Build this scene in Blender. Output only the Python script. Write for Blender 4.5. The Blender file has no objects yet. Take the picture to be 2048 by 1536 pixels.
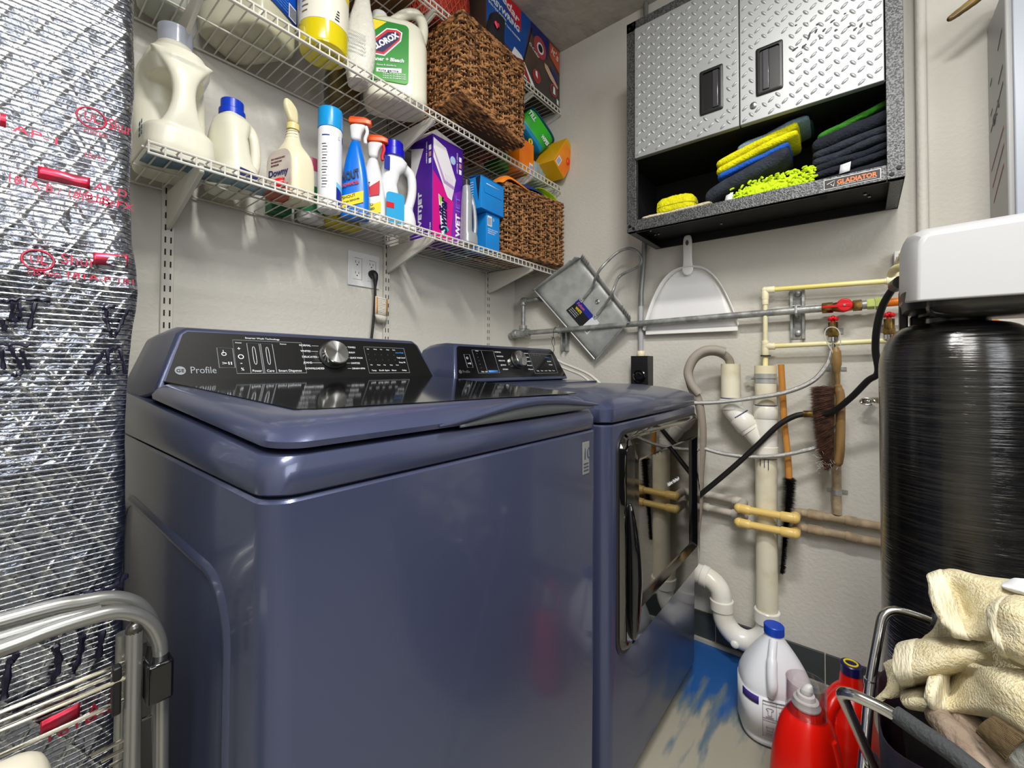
import bpy, bmesh, math, random
from mathutils import Vector, Matrix, noise
random.seed(7)
S = bpy.context.scene
COL = S.collection
PI = math.pi
R = math.radians

# ------------------------------------------------------------ camera, world, lights, exposure
F_PX, CX, CY = 860.93, 1024.0, 716.76
CAM = Vector((-1.8032, -1.4445, 1.04))
YAW, PIT, ROL = 0.6816, 0.0185, 0.0039
fw = Vector((math.cos(YAW)*math.cos(PIT), math.sin(YAW)*math.cos(PIT), math.sin(PIT)))
rt0 = Vector((math.sin(YAW), -math.cos(YAW), 0)); up0 = rt0.cross(fw)
rt = rt0*math.cos(ROL) + up0*math.sin(ROL); up = up0*math.cos(ROL) - rt0*math.sin(ROL)
cd = bpy.data.cameras.new('camera'); cam = bpy.data.objects.new('camera', cd); COL.objects.link(cam)
cd.sensor_width = 36; cd.lens = F_PX/2048*36; cd.clip_start = .01
cd.shift_y = -(768-CY)/2048
cam.matrix_world = Matrix(((rt.x, up.x, -fw.x, CAM.x), (rt.y, up.y, -fw.y, CAM.y), (rt.z, up.z, -fw.z, CAM.z), (0, 0, 0, 1)))
S.camera = cam
S.view_settings.view_transform = 'Standard'; S.view_settings.look = 'None'
S.view_settings.gamma = 1; S.view_settings.use_curve_mapping = False
S.view_settings.exposure = 0.0
w = bpy.data.worlds.new('world'); S.world = w; w.use_nodes = True
w.node_tree.nodes['Background'].inputs[0].default_value = (.9, .95, 1, 1)
w.node_tree.nodes['Background'].inputs[1].default_value = .25
def area(name, loc, rot, sx, sy, power, col):
    l = bpy.data.lights.new(name, 'AREA'); l.shape = 'RECTANGLE'; l.size = sx; l.size_y = sy
    l.energy = power; l.color = col
    o = bpy.data.objects.new(name, l); o.location = loc; o.rotation_euler = rot; COL.objects.link(o); return o
area('ceiling_lamp_light', (-1.46, -1.45, 2.56), (0, 0, 0), .14, .42, 30, (1, .98, .94))
area('overhead_fill_rear', (-2.3, -1.95, 2.56), (0, 0, 0), .9, .6, 48, (1, .98, .94))  # added overhead fill without a fixture, evens out the walls
area('cool_fill_light', (-2.2, -3.3, 1.95), (R(80), 0, R(-12)), 1.3, 1.0, 30, (.93, .96, 1))  # added cool fill from behind the camera, no doorway there

def ray(u, v): return fw + rt*((u-CX)/F_PX) - up*((v-CY)/F_PX)
def PX(u, v, x): d = ray(u, v); return CAM + d*((x-CAM.x)/d.x)
def PY(u, v, y): d = ray(u, v); return CAM + d*((y-CAM.y)/d.y)
def PZ(u, v, z): d = ray(u, v); return CAM + d*((z-CAM.z)/d.z)

# ------------------------------------------------------------ materials
def lin(c):
    f = lambda x: x/12.92 if x <= .04045 else ((x+.055)/1.055)**2.4
    return tuple(f(x/255) for x in c) + (1,)
MC = {}
def mat(name, c=(200, 200, 200), rough=.5, metal=0, c2=None, nscale=8, ndet=4, lo=.4, hi=.6, bump=0, bscale=60,
        trans=0, ior=1.45, coat=0, emit=0, sub=0, spec=.5, stretch=None, aniso=0, rvar=0):
    if name in MC: return MC[name]
    m = bpy.data.materials.new(name); m.use_nodes = True; MC[name] = m
    nt = m.node_tree; b = nt.nodes['Principled BSDF']; N = nt.nodes.new; L = nt.links.new
    b.inputs['Base Color'].default_value = lin(c); b.inputs['Roughness'].default_value = rough
    b.inputs['Metallic'].default_value = metal; b.inputs['Transmission Weight'].default_value = trans
    b.inputs['IOR'].default_value = ior; b.inputs['Coat Weight'].default_value = coat
    b.inputs['Coat Roughness'].default_value = .08
    b.inputs['Specular IOR Level'].default_value = spec
    b.inputs['Anisotropic'].default_value = aniso
    if sub: b.inputs['Subsurface Weight'].default_value = sub; b.inputs['Subsurface Radius'].default_value = (.02, .02, .015); b.inputs['Subsurface Scale'].default_value = .5
    if emit: b.inputs['Emission Color'].default_value = lin(c); b.inputs['Emission Strength'].default_value = emit
    if c2 or bump or rvar:
        tc = N('ShaderNodeTexCoord'); mp = N('ShaderNodeMapping'); L(tc.outputs['Object'], mp.inputs[0])
        if stretch: mp.inputs['Scale'].default_value = stretch
    if c2:
        n = N('ShaderNodeTexNoise'); n.inputs['Scale'].default_value = nscale; n.inputs['Detail'].default_value = ndet
        L(mp.outputs[0], n.inputs['Vector'])
        r = N('ShaderNodeValToRGB'); r.color_ramp.elements[0].position = lo; r.color_ramp.elements[1].position = hi
        r.color_ramp.elements[0].color = lin(c); r.color_ramp.elements[1].color = lin(c2)
        L(n.outputs[0], r.inputs[0]); L(r.outputs[0], b.inputs['Base Color'])
    if rvar:
        n3 = N('ShaderNodeTexNoise'); n3.inputs['Scale'].default_value = 7; n3.inputs['Detail'].default_value = 5
        L(mp.outputs[0], n3.inputs['Vector'])
        mr = N('ShaderNodeMapRange'); mr.inputs['To Min'].default_value = rough-rvar; mr.inputs['To Max'].default_value = rough+rvar
        L(n3.outputs[0], mr.inputs[0]); L(mr.outputs[0], b.inputs['Roughness'])
    if bump:
        n2 = N('ShaderNodeTexNoise'); n2.inputs['Scale'].default_value = bscale; n2.inputs['Detail'].default_value = 5
        L(mp.outputs[0], n2.inputs['Vector'])
        bp = N('ShaderNodeBump'); bp.inputs['Strength'].default_value = bump; bp.inputs['Distance'].default_value = .01
        L(n2.outputs[0], bp.inputs['Height']); L(bp.outputs[0], b.inputs['Normal'])
    return m

wallm = mat('painted_plaster', (202, 199, 190), .7, c2=(210, 207, 198), nscale=3, lo=.3, hi=.7, bump=.2, bscale=80)
ceilm = mat('troweled_ceiling', (168, 164, 156), .8, c2=(186, 182, 172), nscale=5, bump=.9, bscale=14)
navy = mat('navy_enamel', (65, 71, 98), .3, metal=.35, coat=.4, bump=.02, bscale=500, rvar=.02)
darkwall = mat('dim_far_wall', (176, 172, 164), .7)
blackgl = mat('black_gloss', (9, 9, 12), .07, coat=.5)
panelm = mat('console_black', (11, 11, 12), .45, spec=.3)
blackpl = mat('black_plastic', (20, 20, 22), .4)
rubber = mat('black_rubber', (17, 17, 18), .5)
prnt = mat('white_print', (225, 228, 232), .5)
prntg = mat('grey_print', (140, 145, 150), .5)
prntb = mat('blue_print', (70, 140, 220), .5)
chrome = mat('chrome', (214, 214, 212), .16, metal=1)
brushed = mat('brushed_metal', (170, 170, 168), .28, metal=1)
smoke = mat('smoked_mirror_glass', (104, 103, 100), .03, metal=1)
smoke2 = mat('inner_window_glass', (118, 116, 111), .025, metal=1)
wirem = mat('white_epoxy_wire', (214, 210, 200), .4)
stdm = mat('white_painted_steel', (205, 202, 192), .45)
slotm = mat('slot_dark', (30, 28, 24), .8)
galv = mat('galvanized_steel', (140, 142, 140), .45, metal=.55, c2=(176, 178, 175), nscale=25, bump=.15, bscale=60)
galvs = mat('galvanized_sheet', (176, 178, 176), .42, metal=.4, c2=(194, 196, 194), nscale=18, bump=.1, bscale=20)
pvc = mat('white_pvc', (246, 246, 242), .22, c2=(236, 232, 220), nscale=9)
pvcold = mat('aged_pvc', (236, 230, 208), .4, c2=(208, 197, 164), nscale=10, lo=.5, hi=.75)
cpvc = mat('yellow_cpvc', (244, 236, 184), .4, c2=(228, 212, 120), nscale=12, stretch=(1, .2, 1))
cream = mat('cream_fitting', (238, 228, 192), .35)
cpvcy = mat('ochre_cpvc', (232, 200, 118), .35)
cpvct = mat('tan_dusty_pipe', (178, 158, 128), .7, c2=(150, 132, 106), nscale=30)
cpvcw = mat('painted_white_pipe', (198, 192, 182), .6, c2=(182, 174, 162), nscale=20)
redpl = mat('red_plastic', (214, 18, 30), .3)
brass = mat('brass', (150, 122, 66), .35, metal=.9, c2=(92, 72, 42), nscale=50)
greenp = mat('lime_fitting', (186, 200, 110), .4)
orangep = mat('orange_pipe', (226, 120, 20), .4)
whitepl = mat('white_plastic', (226, 226, 226), .3, sub=.05)
jugw = mat('cream_jug_plastic', (226, 224, 206), .32, sub=.15)
jugw2 = mat('white_jug_plastic', (232, 234, 236), .3, sub=.1)
bluecap = mat('blue_cap', (10, 58, 190), .3)
navycap = mat('navy_cap', (22, 22, 78), .3)
deepbl = mat('royal_blue_cap', (24, 20, 190), .28)
greycap = mat('grey_cap_translucent', (176, 180, 194), .22, sub=.1)

# ------------------------------------------------------------ mesh helpers
LOCAL = False
class MB:
    def __init__(s): s.v = []; s.f = []
    def add(s, vs, fs):
        o = len(s.v); s.v += [Vector(v) for v in vs]; s.f += [tuple(i+o for i in f) for f in fs]; return s
    def box(s, a, b):
        x0, y0, z0 = a; x1, y1, z1 = b
        return s.add([(x0,y0,z0),(x1,y0,z0),(x1,y1,z0),(x0,y1,z0),(x0,y0,z1),(x1,y0,z1),(x1,y1,z1),(x0,y1,z1)],
                     [(3,2,1,0),(4,5,6,7),(0,1,5,4),(1,2,6,5),(2,3,7,6),(3,0,4,7)])
    def obb(s, A, a, b, c):
        A = Vector(A); a = Vector(a); b = Vector(b); c = Vector(c)
        if a.cross(b).dot(c) < 0: a, b = b, a
        return s.add([A, A+a, A+a+b, A+b, A+c, A+a+c, A+a+b+c, A+b+c],
                     [(3,2,1,0),(4,5,6,7),(0,1,5,4),(1,2,6,5),(2,3,7,6),(3,0,4,7)])
    def tube(s, pts, r, n=10, closed=False, cap=True, up=None):
        pts = [Vector(p) for p in pts]; k = len(pts)
        rr = r if isinstance(r, (list, tuple)) else [r]*k
        T = []
        for i in range(k):
            a = pts[(i-1) % k] if (closed or i > 0) else pts[0]
            b = pts[(i+1) % k] if (closed or i < k-1) else pts[-1]
            d = b-a; T.append(d.normalized() if d.length > 1e-9 else Vector((0, 0, 1)))
        ref = Vector(up) if up else (Vector((0, 0, 1)) if abs(T[0].z) < .9 else Vector((1, 0, 0)))
        nrm = (ref - T[0]*ref.dot(T[0])).normalized(); o = len(s.v)
        for i in range(k):
            nrm = nrm - T[i]*nrm.dot(T[i])
            nrm = nrm.normalized() if nrm.length > 1e-6 else T[i].orthogonal().normalized()
            bn = T[i].cross(nrm)
            for j in range(n):
                a = 2*PI*j/n; s.v.append(pts[i] + (nrm*math.cos(a) + bn*math.sin(a))*rr[i])
        m = k if closed else k-1
        for i in range(m):
            p = o+i*n; q = o+((i+1) % k)*n
            for j in range(n): s.f.append((p+j, p+(j+1) % n, q+(j+1) % n, q+j))
        if cap and not closed:
            s.f.append(tuple(o+j for j in reversed(range(n)))); s.f.append(tuple(o+(k-1)*n+j for j in range(n)))
        return s
    def cyl(s, a, b, r, n=20, r2=None): return s.tube([a, b], [r, r if r2 is None else r2], n)
    def lathe(s, prof, c=(0, 0, 0), n=28, axis='z', sx=1, sy=1):
        c = Vector(c); o = len(s.v)
        for (r, h) in prof:
            for j in range(n):
                a = 2*PI*j/n; x, y = r*math.cos(a)*sx, r*math.sin(a)*sy
                p = {'z': (x, y, h), 'x': (h, x, y), 'y': (y, h, x)}[axis]; s.v.append(c+Vector(p))
        k = len(prof)
        for i in range(k-1):
            for j in range(n):
                s.f.append((o+i*n+j, o+i*n+(j+1) % n, o+(i+1)*n+(j+1) % n, o+(i+1)*n+j))
        s.f.append(tuple(o+j for j in reversed(range(n)))); s.f.append(tuple(o+(k-1)*n+j for j in range(n)))
        return s
    def loft(s, rings, cap=True, closed=False):
        o = len(s.v); n = len(rings[0]); k = len(rings)
        for rg in rings: s.v += [Vector(p) for p in rg]
        for i in range(k if closed else k-1):
            q = ((i+1) % k)
            for j in range(n): s.f.append((o+i*n+j, o+i*n+(j+1) % n, o+q*n+(j+1) % n, o+q*n+j))
        if cap and not closed: s.f.append(tuple(o+j for j in reversed(range(n)))); s.f.append(tuple(o+(k-1)*n+j for j in range(n)))
        return s
    def grid(s, rows):
        o = len(s.v); n = len(rows[0])
        for r_ in rows: s.v += [Vector(p) for p in r_]
        for i in range(len(rows)-1):
            for j in range(n-1): s.f.append((o+i*n+j, o+i*n+j+1, o+(i+1)*n+j+1, o+(i+1)*n+j))
        return s
    def prism(s, poly, d):      # poly: 3D points, extruded by vector d
        d = Vector(d); return s.loft([poly, [Vector(p)+d for p in poly]])
    def sphere(s, c, r, n=10, m=6):
        c = Vector(c); rr = Vector(r) if isinstance(r, (tuple, list, Vector)) else Vector((r, r, r))
        rings = []
        for i in range(m+1):
            t = PI*(i+.02)/(m+.04); rings.append([c+Vector((rr.x*math.sin(t)*math.cos(2*PI*j/n), rr.y*math.sin(t)*math.sin(2*PI*j/n), -rr.z*math.cos(t))) for j in range(n)])
        return s.loft(rings)
    def xf(s, M, i0=0):
        for i in range(i0, len(s.v)): s.v[i] = M @ s.v[i]
        return s
    def build(s, name, m, parent=None, smooth=True, bevel=0, sub=0, solid=0, remesh=0, smit=0, local=False, ang=40, disp=0, dscale=.05):
        vs = s.v
        off = Vector((0, 0, 0))
        if parent is None and not local:
            xs = [v.x for v in vs]; ys = [v.y for v in vs]; zs = [v.z for v in vs]
            off = Vector(((min(xs)+max(xs))/2, (min(ys)+max(ys))/2, min(zs)))
        elif parent is not None and not local and not LOCAL:
            off = worldloc(parent)
        me = bpy.data.meshes.new(name); me.from_pydata([tuple(v-off) for v in vs], [], s.f); me.validate(); me.update()
        bm = bmesh.new(); bm.from_mesh(me); bmesh.ops.recalc_face_normals(bm, faces=bm.faces); bm.to_mesh(me); bm.free()
        o = bpy.data.objects.new(name, me); COL.objects.link(o); me.materials.append(m)
        if parent is None: o.location = off
        else: o.parent = parent
        if remesh:
            md = o.modifiers.new('r', 'REMESH'); md.mode = 'VOXEL'; md.voxel_size = remesh; md.use_smooth_shade = True
        if smit:
            md = o.modifiers.new('s', 'SMOOTH'); md.iterations = smit; md.factor = .6
        if solid:
            md = o.modifiers.new('t', 'SOLIDIFY'); md.thickness = solid; md.offset = 0
        if bevel:
            md = o.modifiers.new('b', 'BEVEL'); md.width = bevel; md.segments = 3; md.limit_method = 'ANGLE'; md.angle_limit = R(35)
        if sub:
            md = o.modifiers.new('u', 'SUBSURF'); md.levels = sub; md.render_levels = sub
        if disp:
            tx = bpy.data.textures.new(name+'_noise', 'CLOUDS'); tx.noise_scale = dscale; tx.noise_depth = 3
            md = o.modifiers.new('d', 'DISPLACE'); md.texture = tx; md.strength = disp; md.mid_level = .5; md.texture_coords = 'LOCAL'
        if smooth:
            for p in me.polygons: p.use_smooth = True
            if not (remesh or sub):
                try: me.set_sharp_from_angle(angle=R(ang))
                except Exception: pass
        return o
def worldloc(o):
    l = Vector((0, 0, 0))
    while o: l += o.location; o = o.parent
    return l
def tag(o, label, cat, group=None, kind=None):
    o['label'] = label
    if cat: o['category'] = cat
    if group: o['group'] = group
    if kind: o['kind'] = kind
    return o
def thing(name, loc, label, cat, group=None, rz=0):
    o = bpy.data.objects.new(name, None); o.empty_display_size = .05; COL.objects.link(o)
    o.location = loc; o.rotation_euler = (0, 0, rz); return tag(o, label, cat, group)
def plab(o, label): o['label'] = label; return o
def struct(name, mb, m, **k):
    o = mb.build(name, m, smooth=False, **k); o['kind'] = 'structure'; return o
def text(s, org, xd, yd, size, m, parent, width=None, name='lettering', ext=.0004, align='LEFT', shear=0, bold=0):
    cu = bpy.data.curves.new(name, 'FONT'); cu.body = s; cu.size = size; cu.extrude = ext; cu.align_x = align; cu.shear = shear; cu.offset = bold
    cu.resolution_u = 3
    t = bpy.data.objects.new(name, cu); me = bpy.data.meshes.new_from_object(t)
    bpy.data.objects.remove(t); bpy.data.curves.remove(cu)
    xd = Vector(xd).normalized(); yd = Vector(yd); yd = (yd-xd*yd.dot(xd)).normalized(); zd = xd.cross(yd)
    k = 1
    if width:
        xs = [v.co.x for v in me.vertices]; k = width/(max(xs)-min(xs)) if xs else 1
    org = Vector(org); off = Vector((0, 0, 0)) if LOCAL else worldloc(parent)
    for v in me.vertices: v.co = org + xd*(v.co.x*k) + yd*v.co.y + zd*(v.co.z+.0003) - off
    me.materials.clear(); me.materials.append(m)
    o = bpy.data.objects.new(name, me); COL.objects.link(o); o.parent = parent; return o
def rrect(cx, cy, hx, hy, z, e=4, n=32, plane='xy'):
    out = []
    for i in range(n):
        a = 2*PI*(i+.5)/n; c, s_ = math.cos(a), math.sin(a)
        x = cx + hx*math.copysign(abs(c)**(2/e), c); y = cy + hy*math.copysign(abs(s_)**(2/e), s_)
        out.append(Vector({'xy': (x, y, z), 'xz': (x, z, y), 'yz': (z, x, y)}[plane]))
    return out
def rr_poly(x0, x1, z0, z1, r, n=5):
    out = []
    for cx, cz, a0 in ((x1-r, z1-r, 0), (x0+r, z1-r, 90), (x0+r, z0+r, 180), (x1-r, z0+r, 270)):
        for i in range(n+1):
            a = R(a0+90*i/n); out.append((cx+r*math.cos(a), cz+r*math.sin(a)))
    return out
def spl(pts, n=8):
    P = [Vector(p) for p in pts]; out = []
    for i in range(len(P)-1):
        p0 = P[max(i-1, 0)]; p1 = P[i]; p2 = P[i+1]; p3 = P[min(i+2, len(P)-1)]
        for k in range(n):
            t = k/n; out.append(.5*((2*p1)+(p2-p0)*t+(2*p0-5*p1+4*p2-p3)*t*t+(3*p1-p0-3*p2+p3)*t**3))
    out.append(P[-1]); return out
def fillet(pts, r, n=6):
    P = [Vector(p) for p in pts]; out = [P[0]]
    for i in range(1, len(P)-1):
        a = (P[i-1]-P[i]); b = (P[i+1]-P[i]); rr = min(r, a.length*.49, b.length*.49)
        s_ = P[i]+a.normalized()*rr; e = P[i]+b.normalized()*rr
        for k in range(n+1):
            t = k/n; out.append(s_*(1-t)**2 + P[i]*2*t*(1-t) + e*t*t)
    out.append(P[-1]); return out

# ------------------------------------------------------------ the room
FZ, CZ = -.03, 2.615
XW, YW = -3.3, -3.5
floorm = mat('worn_painted_floor', (150, 146, 134), .45)
def floor_nodes():
    nt = floorm.node_tree; b = nt.nodes['Principled BSDF']; N = nt.nodes.new; L = nt.links.new
    g = N('ShaderNodeNewGeometry'); mp = N('ShaderNodeMapping'); L(g.outputs['Position'], mp.inputs[0])
    mp.inputs['Rotation'].default_value = (0, 0, R(35)); mp.inputs['Scale'].default_value = (1, 5, 1)
    n = N('ShaderNodeTexNoise'); n.inputs['Scale'].default_value = 5; n.inputs['Detail'].default_value = 9; L(mp.outputs[0], n.inputs['Vector'])
    sx = N('ShaderNodeSeparateXYZ'); L(g.outputs['Position'], sx.inputs[0])
    # worn blue paint: strongest in the patch beside the dryer, by the wall
    d = N('ShaderNodeVectorMath'); d.operation = 'DISTANCE'; L(g.outputs['Position'], d.inputs[0]); d.inputs[1].default_value = (-.06, -1.02, FZ)
    mr = N('ShaderNodeMapRange'); mr.inputs['From Min'].default_value = .08; mr.inputs['From Max'].default_value = .42
    mr.inputs['To Min'].default_value = .42; mr.inputs['To Max'].default_value = -.16; L(d.outputs['Value'], mr.inputs[0])
    ad = N('ShaderNodeMath'); L(n.outputs[0], ad.inputs[0]); L(mr.outputs[0], ad.inputs[1])
    r = N('ShaderNodeValToRGB'); E_ = r.color_ramp.elements
    E_[0].position = .42; E_[0].color = lin((158, 154, 140)); E_[1].position = .72; E_[1].color = lin((34, 84, 148))
    e = E_.new(.56); e.color = lin((98, 114, 124))
    L(ad.outputs[0], r.inputs[0]); L(r.outputs[0], b.inputs['Base Color'])
    bp = N('ShaderNodeBump'); bp.inputs['Strength'].default_value = .25; bp.inputs['Distance'].default_value = .004
    L(n.outputs[0], bp.inputs['Height']); L(bp.outputs[0], b.inputs['Normal'])
floor_nodes()
struct('floor', MB().box((XW, YW, FZ-.1), (0, 0, FZ)), floorm)
struct('ceiling', MB().box((XW, YW, CZ), (0, 0, CZ+.1)), ceilm)
struct('wall_back', MB().box((XW-.1, 0, FZ-.1), (.1, .1, CZ+.1)), wallm)
struct('wall_right', MB().box((0, YW, FZ-.1), (.1, 0, CZ+.1)), wallm)
struct('wall_left', MB().box((XW-.1, YW, FZ-.1), (XW, 0, CZ+.1)), darkwall)
struct('wall_front', MB().box((XW-.1, YW-.1, FZ-.1), (.1, YW, CZ+.1)), wallm)
struct('reflection_panel', MB().box((XW, YW, FZ), (-.001, YW+.02, 1.35)), mat('dark_reflection_panel', (40, 42, 52), .6))  # unseen dark panel, added so the lower foil reflects something dark
tile = mat('charcoal_tile', (66, 70, 70), .5, c2=(58, 62, 62), nscale=6)
grout = mat('grout', (168, 166, 156), .8)
mb = MB()
y = 0
for y1 in (-.32, -.65, -1.0, -1.342, -1.68, -2.0, -2.3, -2.6, -2.9, -3.2, -3.5):
    mb.box((-.009, y1+.002, FZ+.014), (-.0005, y-.002, .082)); y = y1
bb = struct('baseboard_right', mb, tile, bevel=.002)
struct('trim_1', MB().box((-.02, YW, FZ), (0, -.001, FZ+.012)), grout)

# ------------------------------------------------------------ wire shelves, standards, brackets
XE = -1.593
YR = -.295
def wire_shelf(zr, where, xe=XE):
    z = zr; zl = zr-.027
    t = thing('wire_shelf', (xe, 0, z), 'white wire shelf, %s' % where, 'shelf', 'wire shelves on the back wall')
    mb = MB(); n = int((-.012-xe)/.0274); xs = [xe+.002+i*(-.014-xe)/n for i in range(n+1)]
    for x in xs:
        mb.tube([(x, -.008, z), (x, YR+.004, z), (x, YR, z-.003), (x, YR, zl)], .0019, 6)
    mb.build('deck_wires', wirem, t)
    for zz, yy_ in ((zl, YR), (z-.004, YR+.001)): MB().tube([(xe, yy_, zz), (-.01, yy_, zz)], .0034, 8).build('front_rail', wirem, t)
    MB().tube([(xe-.004, YR+.034, z-.005), (-.01, YR+.034, z-.005)], .003, 8).build('under_rail', wirem, t)
    MB().tube([(xe, -.009, z-.004), (-.01, -.009, z-.004)], .003, 8).build('back_rail', wirem, t)
    MB().tube([(xe, -.14, z-.004), (-.01, -.14, z-.004)], .0024, 8).build('middle_rail', wirem, t)
    return t
Z1, Z2, Z3 = 1.510, 1.932, 2.318
D1, D2, D3 = Z1+.0022, Z2+.0022, Z3+.0022
wire_shelf(Z1, 'lowest of the three, above the washer')
wire_shelf(Z2, 'middle one, holding the bleach jug and the large basket')
wire_shelf(Z3, 'highest of the three, just under the ceiling')
SX = [(-1.495, 'leftmost, beside the foil duct'), (-.812, 'middle one, beside the power outlet'), (-.226, 'rightmost, near the room corner')]
for x, wh in SX:
    t = thing('shelf_standard', (x, 0, .75), 'white slotted shelf standard screwed to the back wall, %s' % wh, 'shelf standard', 'shelf standards on the back wall')
    MB().box((x-.0135, -.013, .75), (x+.0135, 0, 2.56)).build('channel', stdm, t, bevel=.0015)
    mb = MB(); z = .78
    while z < 2.53:
        for dx in (-.006, .006): mb.box((x+dx-.0017, -.0134, z), (x+dx+.0017, -.0128, z+.016))
        z += .0325
    plab(mb.build('slots', slotm, t), 'dark slots')
bn = ['lowest shelf', 'middle shelf', 'highest shelf']
for k, z in enumerate((Z1-.0095, Z2-.0095, Z3-.0095)):
    for x, wh in SX:
        t = MB()
        poly = [(x-.005, -.0136, z), (x-.005, YR+.012, z), (x-.005, YR+.008, z-.024), (x-.005, -.05, z-.092), (x-.005, -.0136, z-.1)]
        t.prism(poly, (.010, 0, 0))
        o = t.build('shelf_bracket', stdm, bevel=.002)
        tag(o, 'white tapered steel bracket under the %s, on the %s standard' % (bn[k], ['left', 'middle', 'right'][SX.index((x, wh))]), 'bracket', 'shelf brackets')

# ------------------------------------------------------------ wicker baskets
wick = mat('woven_seagrass', (188, 132, 80), .5, c2=(66, 38, 20), nscale=34, ndet=6, lo=.42, hi=.60, bump=.8, bscale=90, stretch=(1, 1, 3))
wickd = mat('dark_core', (60, 38, 22), .8)
wickl = mat('pale_stake', (190, 150, 100), .6)
def basket(base, W, D, top, label, rim_r=.009, rows=17, name_grp='wicker baskets', dz=None):
    """base: front-left-bottom corner; W along +x, D along +y; dz: drop of bottom corner heights (fl, fr, br, bl)"""
    x0, y0, z0 = base; dz = dz or (0, 0, 0, 0)
    t = thing('wicker_basket', (x0+W/2, y0+D/2, min(z0+d for d in dz)), label, 'basket', name_grp)
    def bot(fx, fy): return z0 + (dz[0]*(1-fx)+dz[1]*fx)*(1-fy) + (dz[3]*(1-fx)+dz[2]*fx)*fy
    def P(u, h, off=0):     # u: arc position 0..1 along perimeter, h 0..1
        per = 2*(W+D); s_ = (u % 1)*per
        if s_ < W: fx, fy, nx, ny = s_/W, 0, 0, -1
        elif s_ < W+D: fx, fy, nx, ny = 1, (s_-W)/D, 1, 0
        elif s_ < 2*W+D: fx, fy, nx, ny = 1-(s_-W-D)/W, 1, 0, 1
        else: fx, fy, nx, ny = 0, 1-(s_-2*W-D)/D, -1, 0
        zb = bot(fx, fy); sp = .03*(h-.5)*0
        return Vector((x0+fx*W+nx*(off+sp), y0+fy*D+ny*(off+sp), zb+(top-zb)*h))
    per = 2*(W+D); ns = int(per/.029)
    inner = MB().loft([[P(u, h, -.006) for u in (0, W/per, (W+D)/per, (2*W+D)/per)] for h in (.0, 1)], cap=False)
    inner.f.append((3, 2, 1, 0)); inner.build('inner_wall', wickd, t, smooth=False, solid=.004)
    mb = MB()
    rnd = random.Random(3)
    for r_ in range(rows):
        for k in (0, 1):
            pts = []; n = ns*4
            h0 = (r_+.32+.36*k)/rows
            for i in range(n):
                ph = PI*(i/4+r_) + k*PI
                a = .0042*math.sin(ph) + .002
                h = h0 + .22/rows*math.sin(2*PI*i/n*ns*.5+k*PI) + rnd.uniform(-.14, .14)/rows
                pts.append(P(i/n, h, a))
            mb.tube(pts, [.0058*rnd.uniform(.62, 1.15) for _ in pts], 6, closed=True)
    mb.build('weave', wick, t)
    mb = MB()
    for i in range(ns): mb.tube([P((i+.5)/ns, h, .0012) for h in (0, .5, 1)], .0021, 5)
    plab(mb.build('stakes', wickl, t), 'pale vertical stakes')
    for h, nm in ((1, 'rim'), (0.015, 'base_rim')):
        mb = MB(); n = int(per/.006)
        for k in range(2):
            mb.tube([P(i/n, h, .003)+Vector((0, 0, .004*math.sin(i*.9+k*PI)))+Vector((rnd.uniform(-.0012, .0012),)*3) for i in range(n)], .0062, 6, closed=True)
        mb.build(nm, wick, t)
    mb = MB()
    nb = int(D/.0085)
    for i in range(nb):
        fy = (i+.5)/nb
        mb.tube([Vector((x0+W*f, y0+D*fy, bot(f, fy)+.001+.0022*math.sin(f*34+i*PI))) for f in [j/44 for j in range(45)]], .0056, 6)
    mb.build('bottom', wick, t)
    return t
basket((-.775, -.380, D2+.010), .352, .30, 2.268, 'large brown wicker basket overhanging the middle shelf, black cloth sticking out', rows=14, dz=(.042, -.002, -.002, .0))
bk1 = basket((-.4055, -.4185+.001, D1+.010), .369, .220, 1.815, 'brown wicker basket on the lowest shelf, bright cloths on top', rows=14)
bk1.rotation_euler.z = R(-8.6); bk1.location = (-.221, -.199, bk1.location.z)



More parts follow.
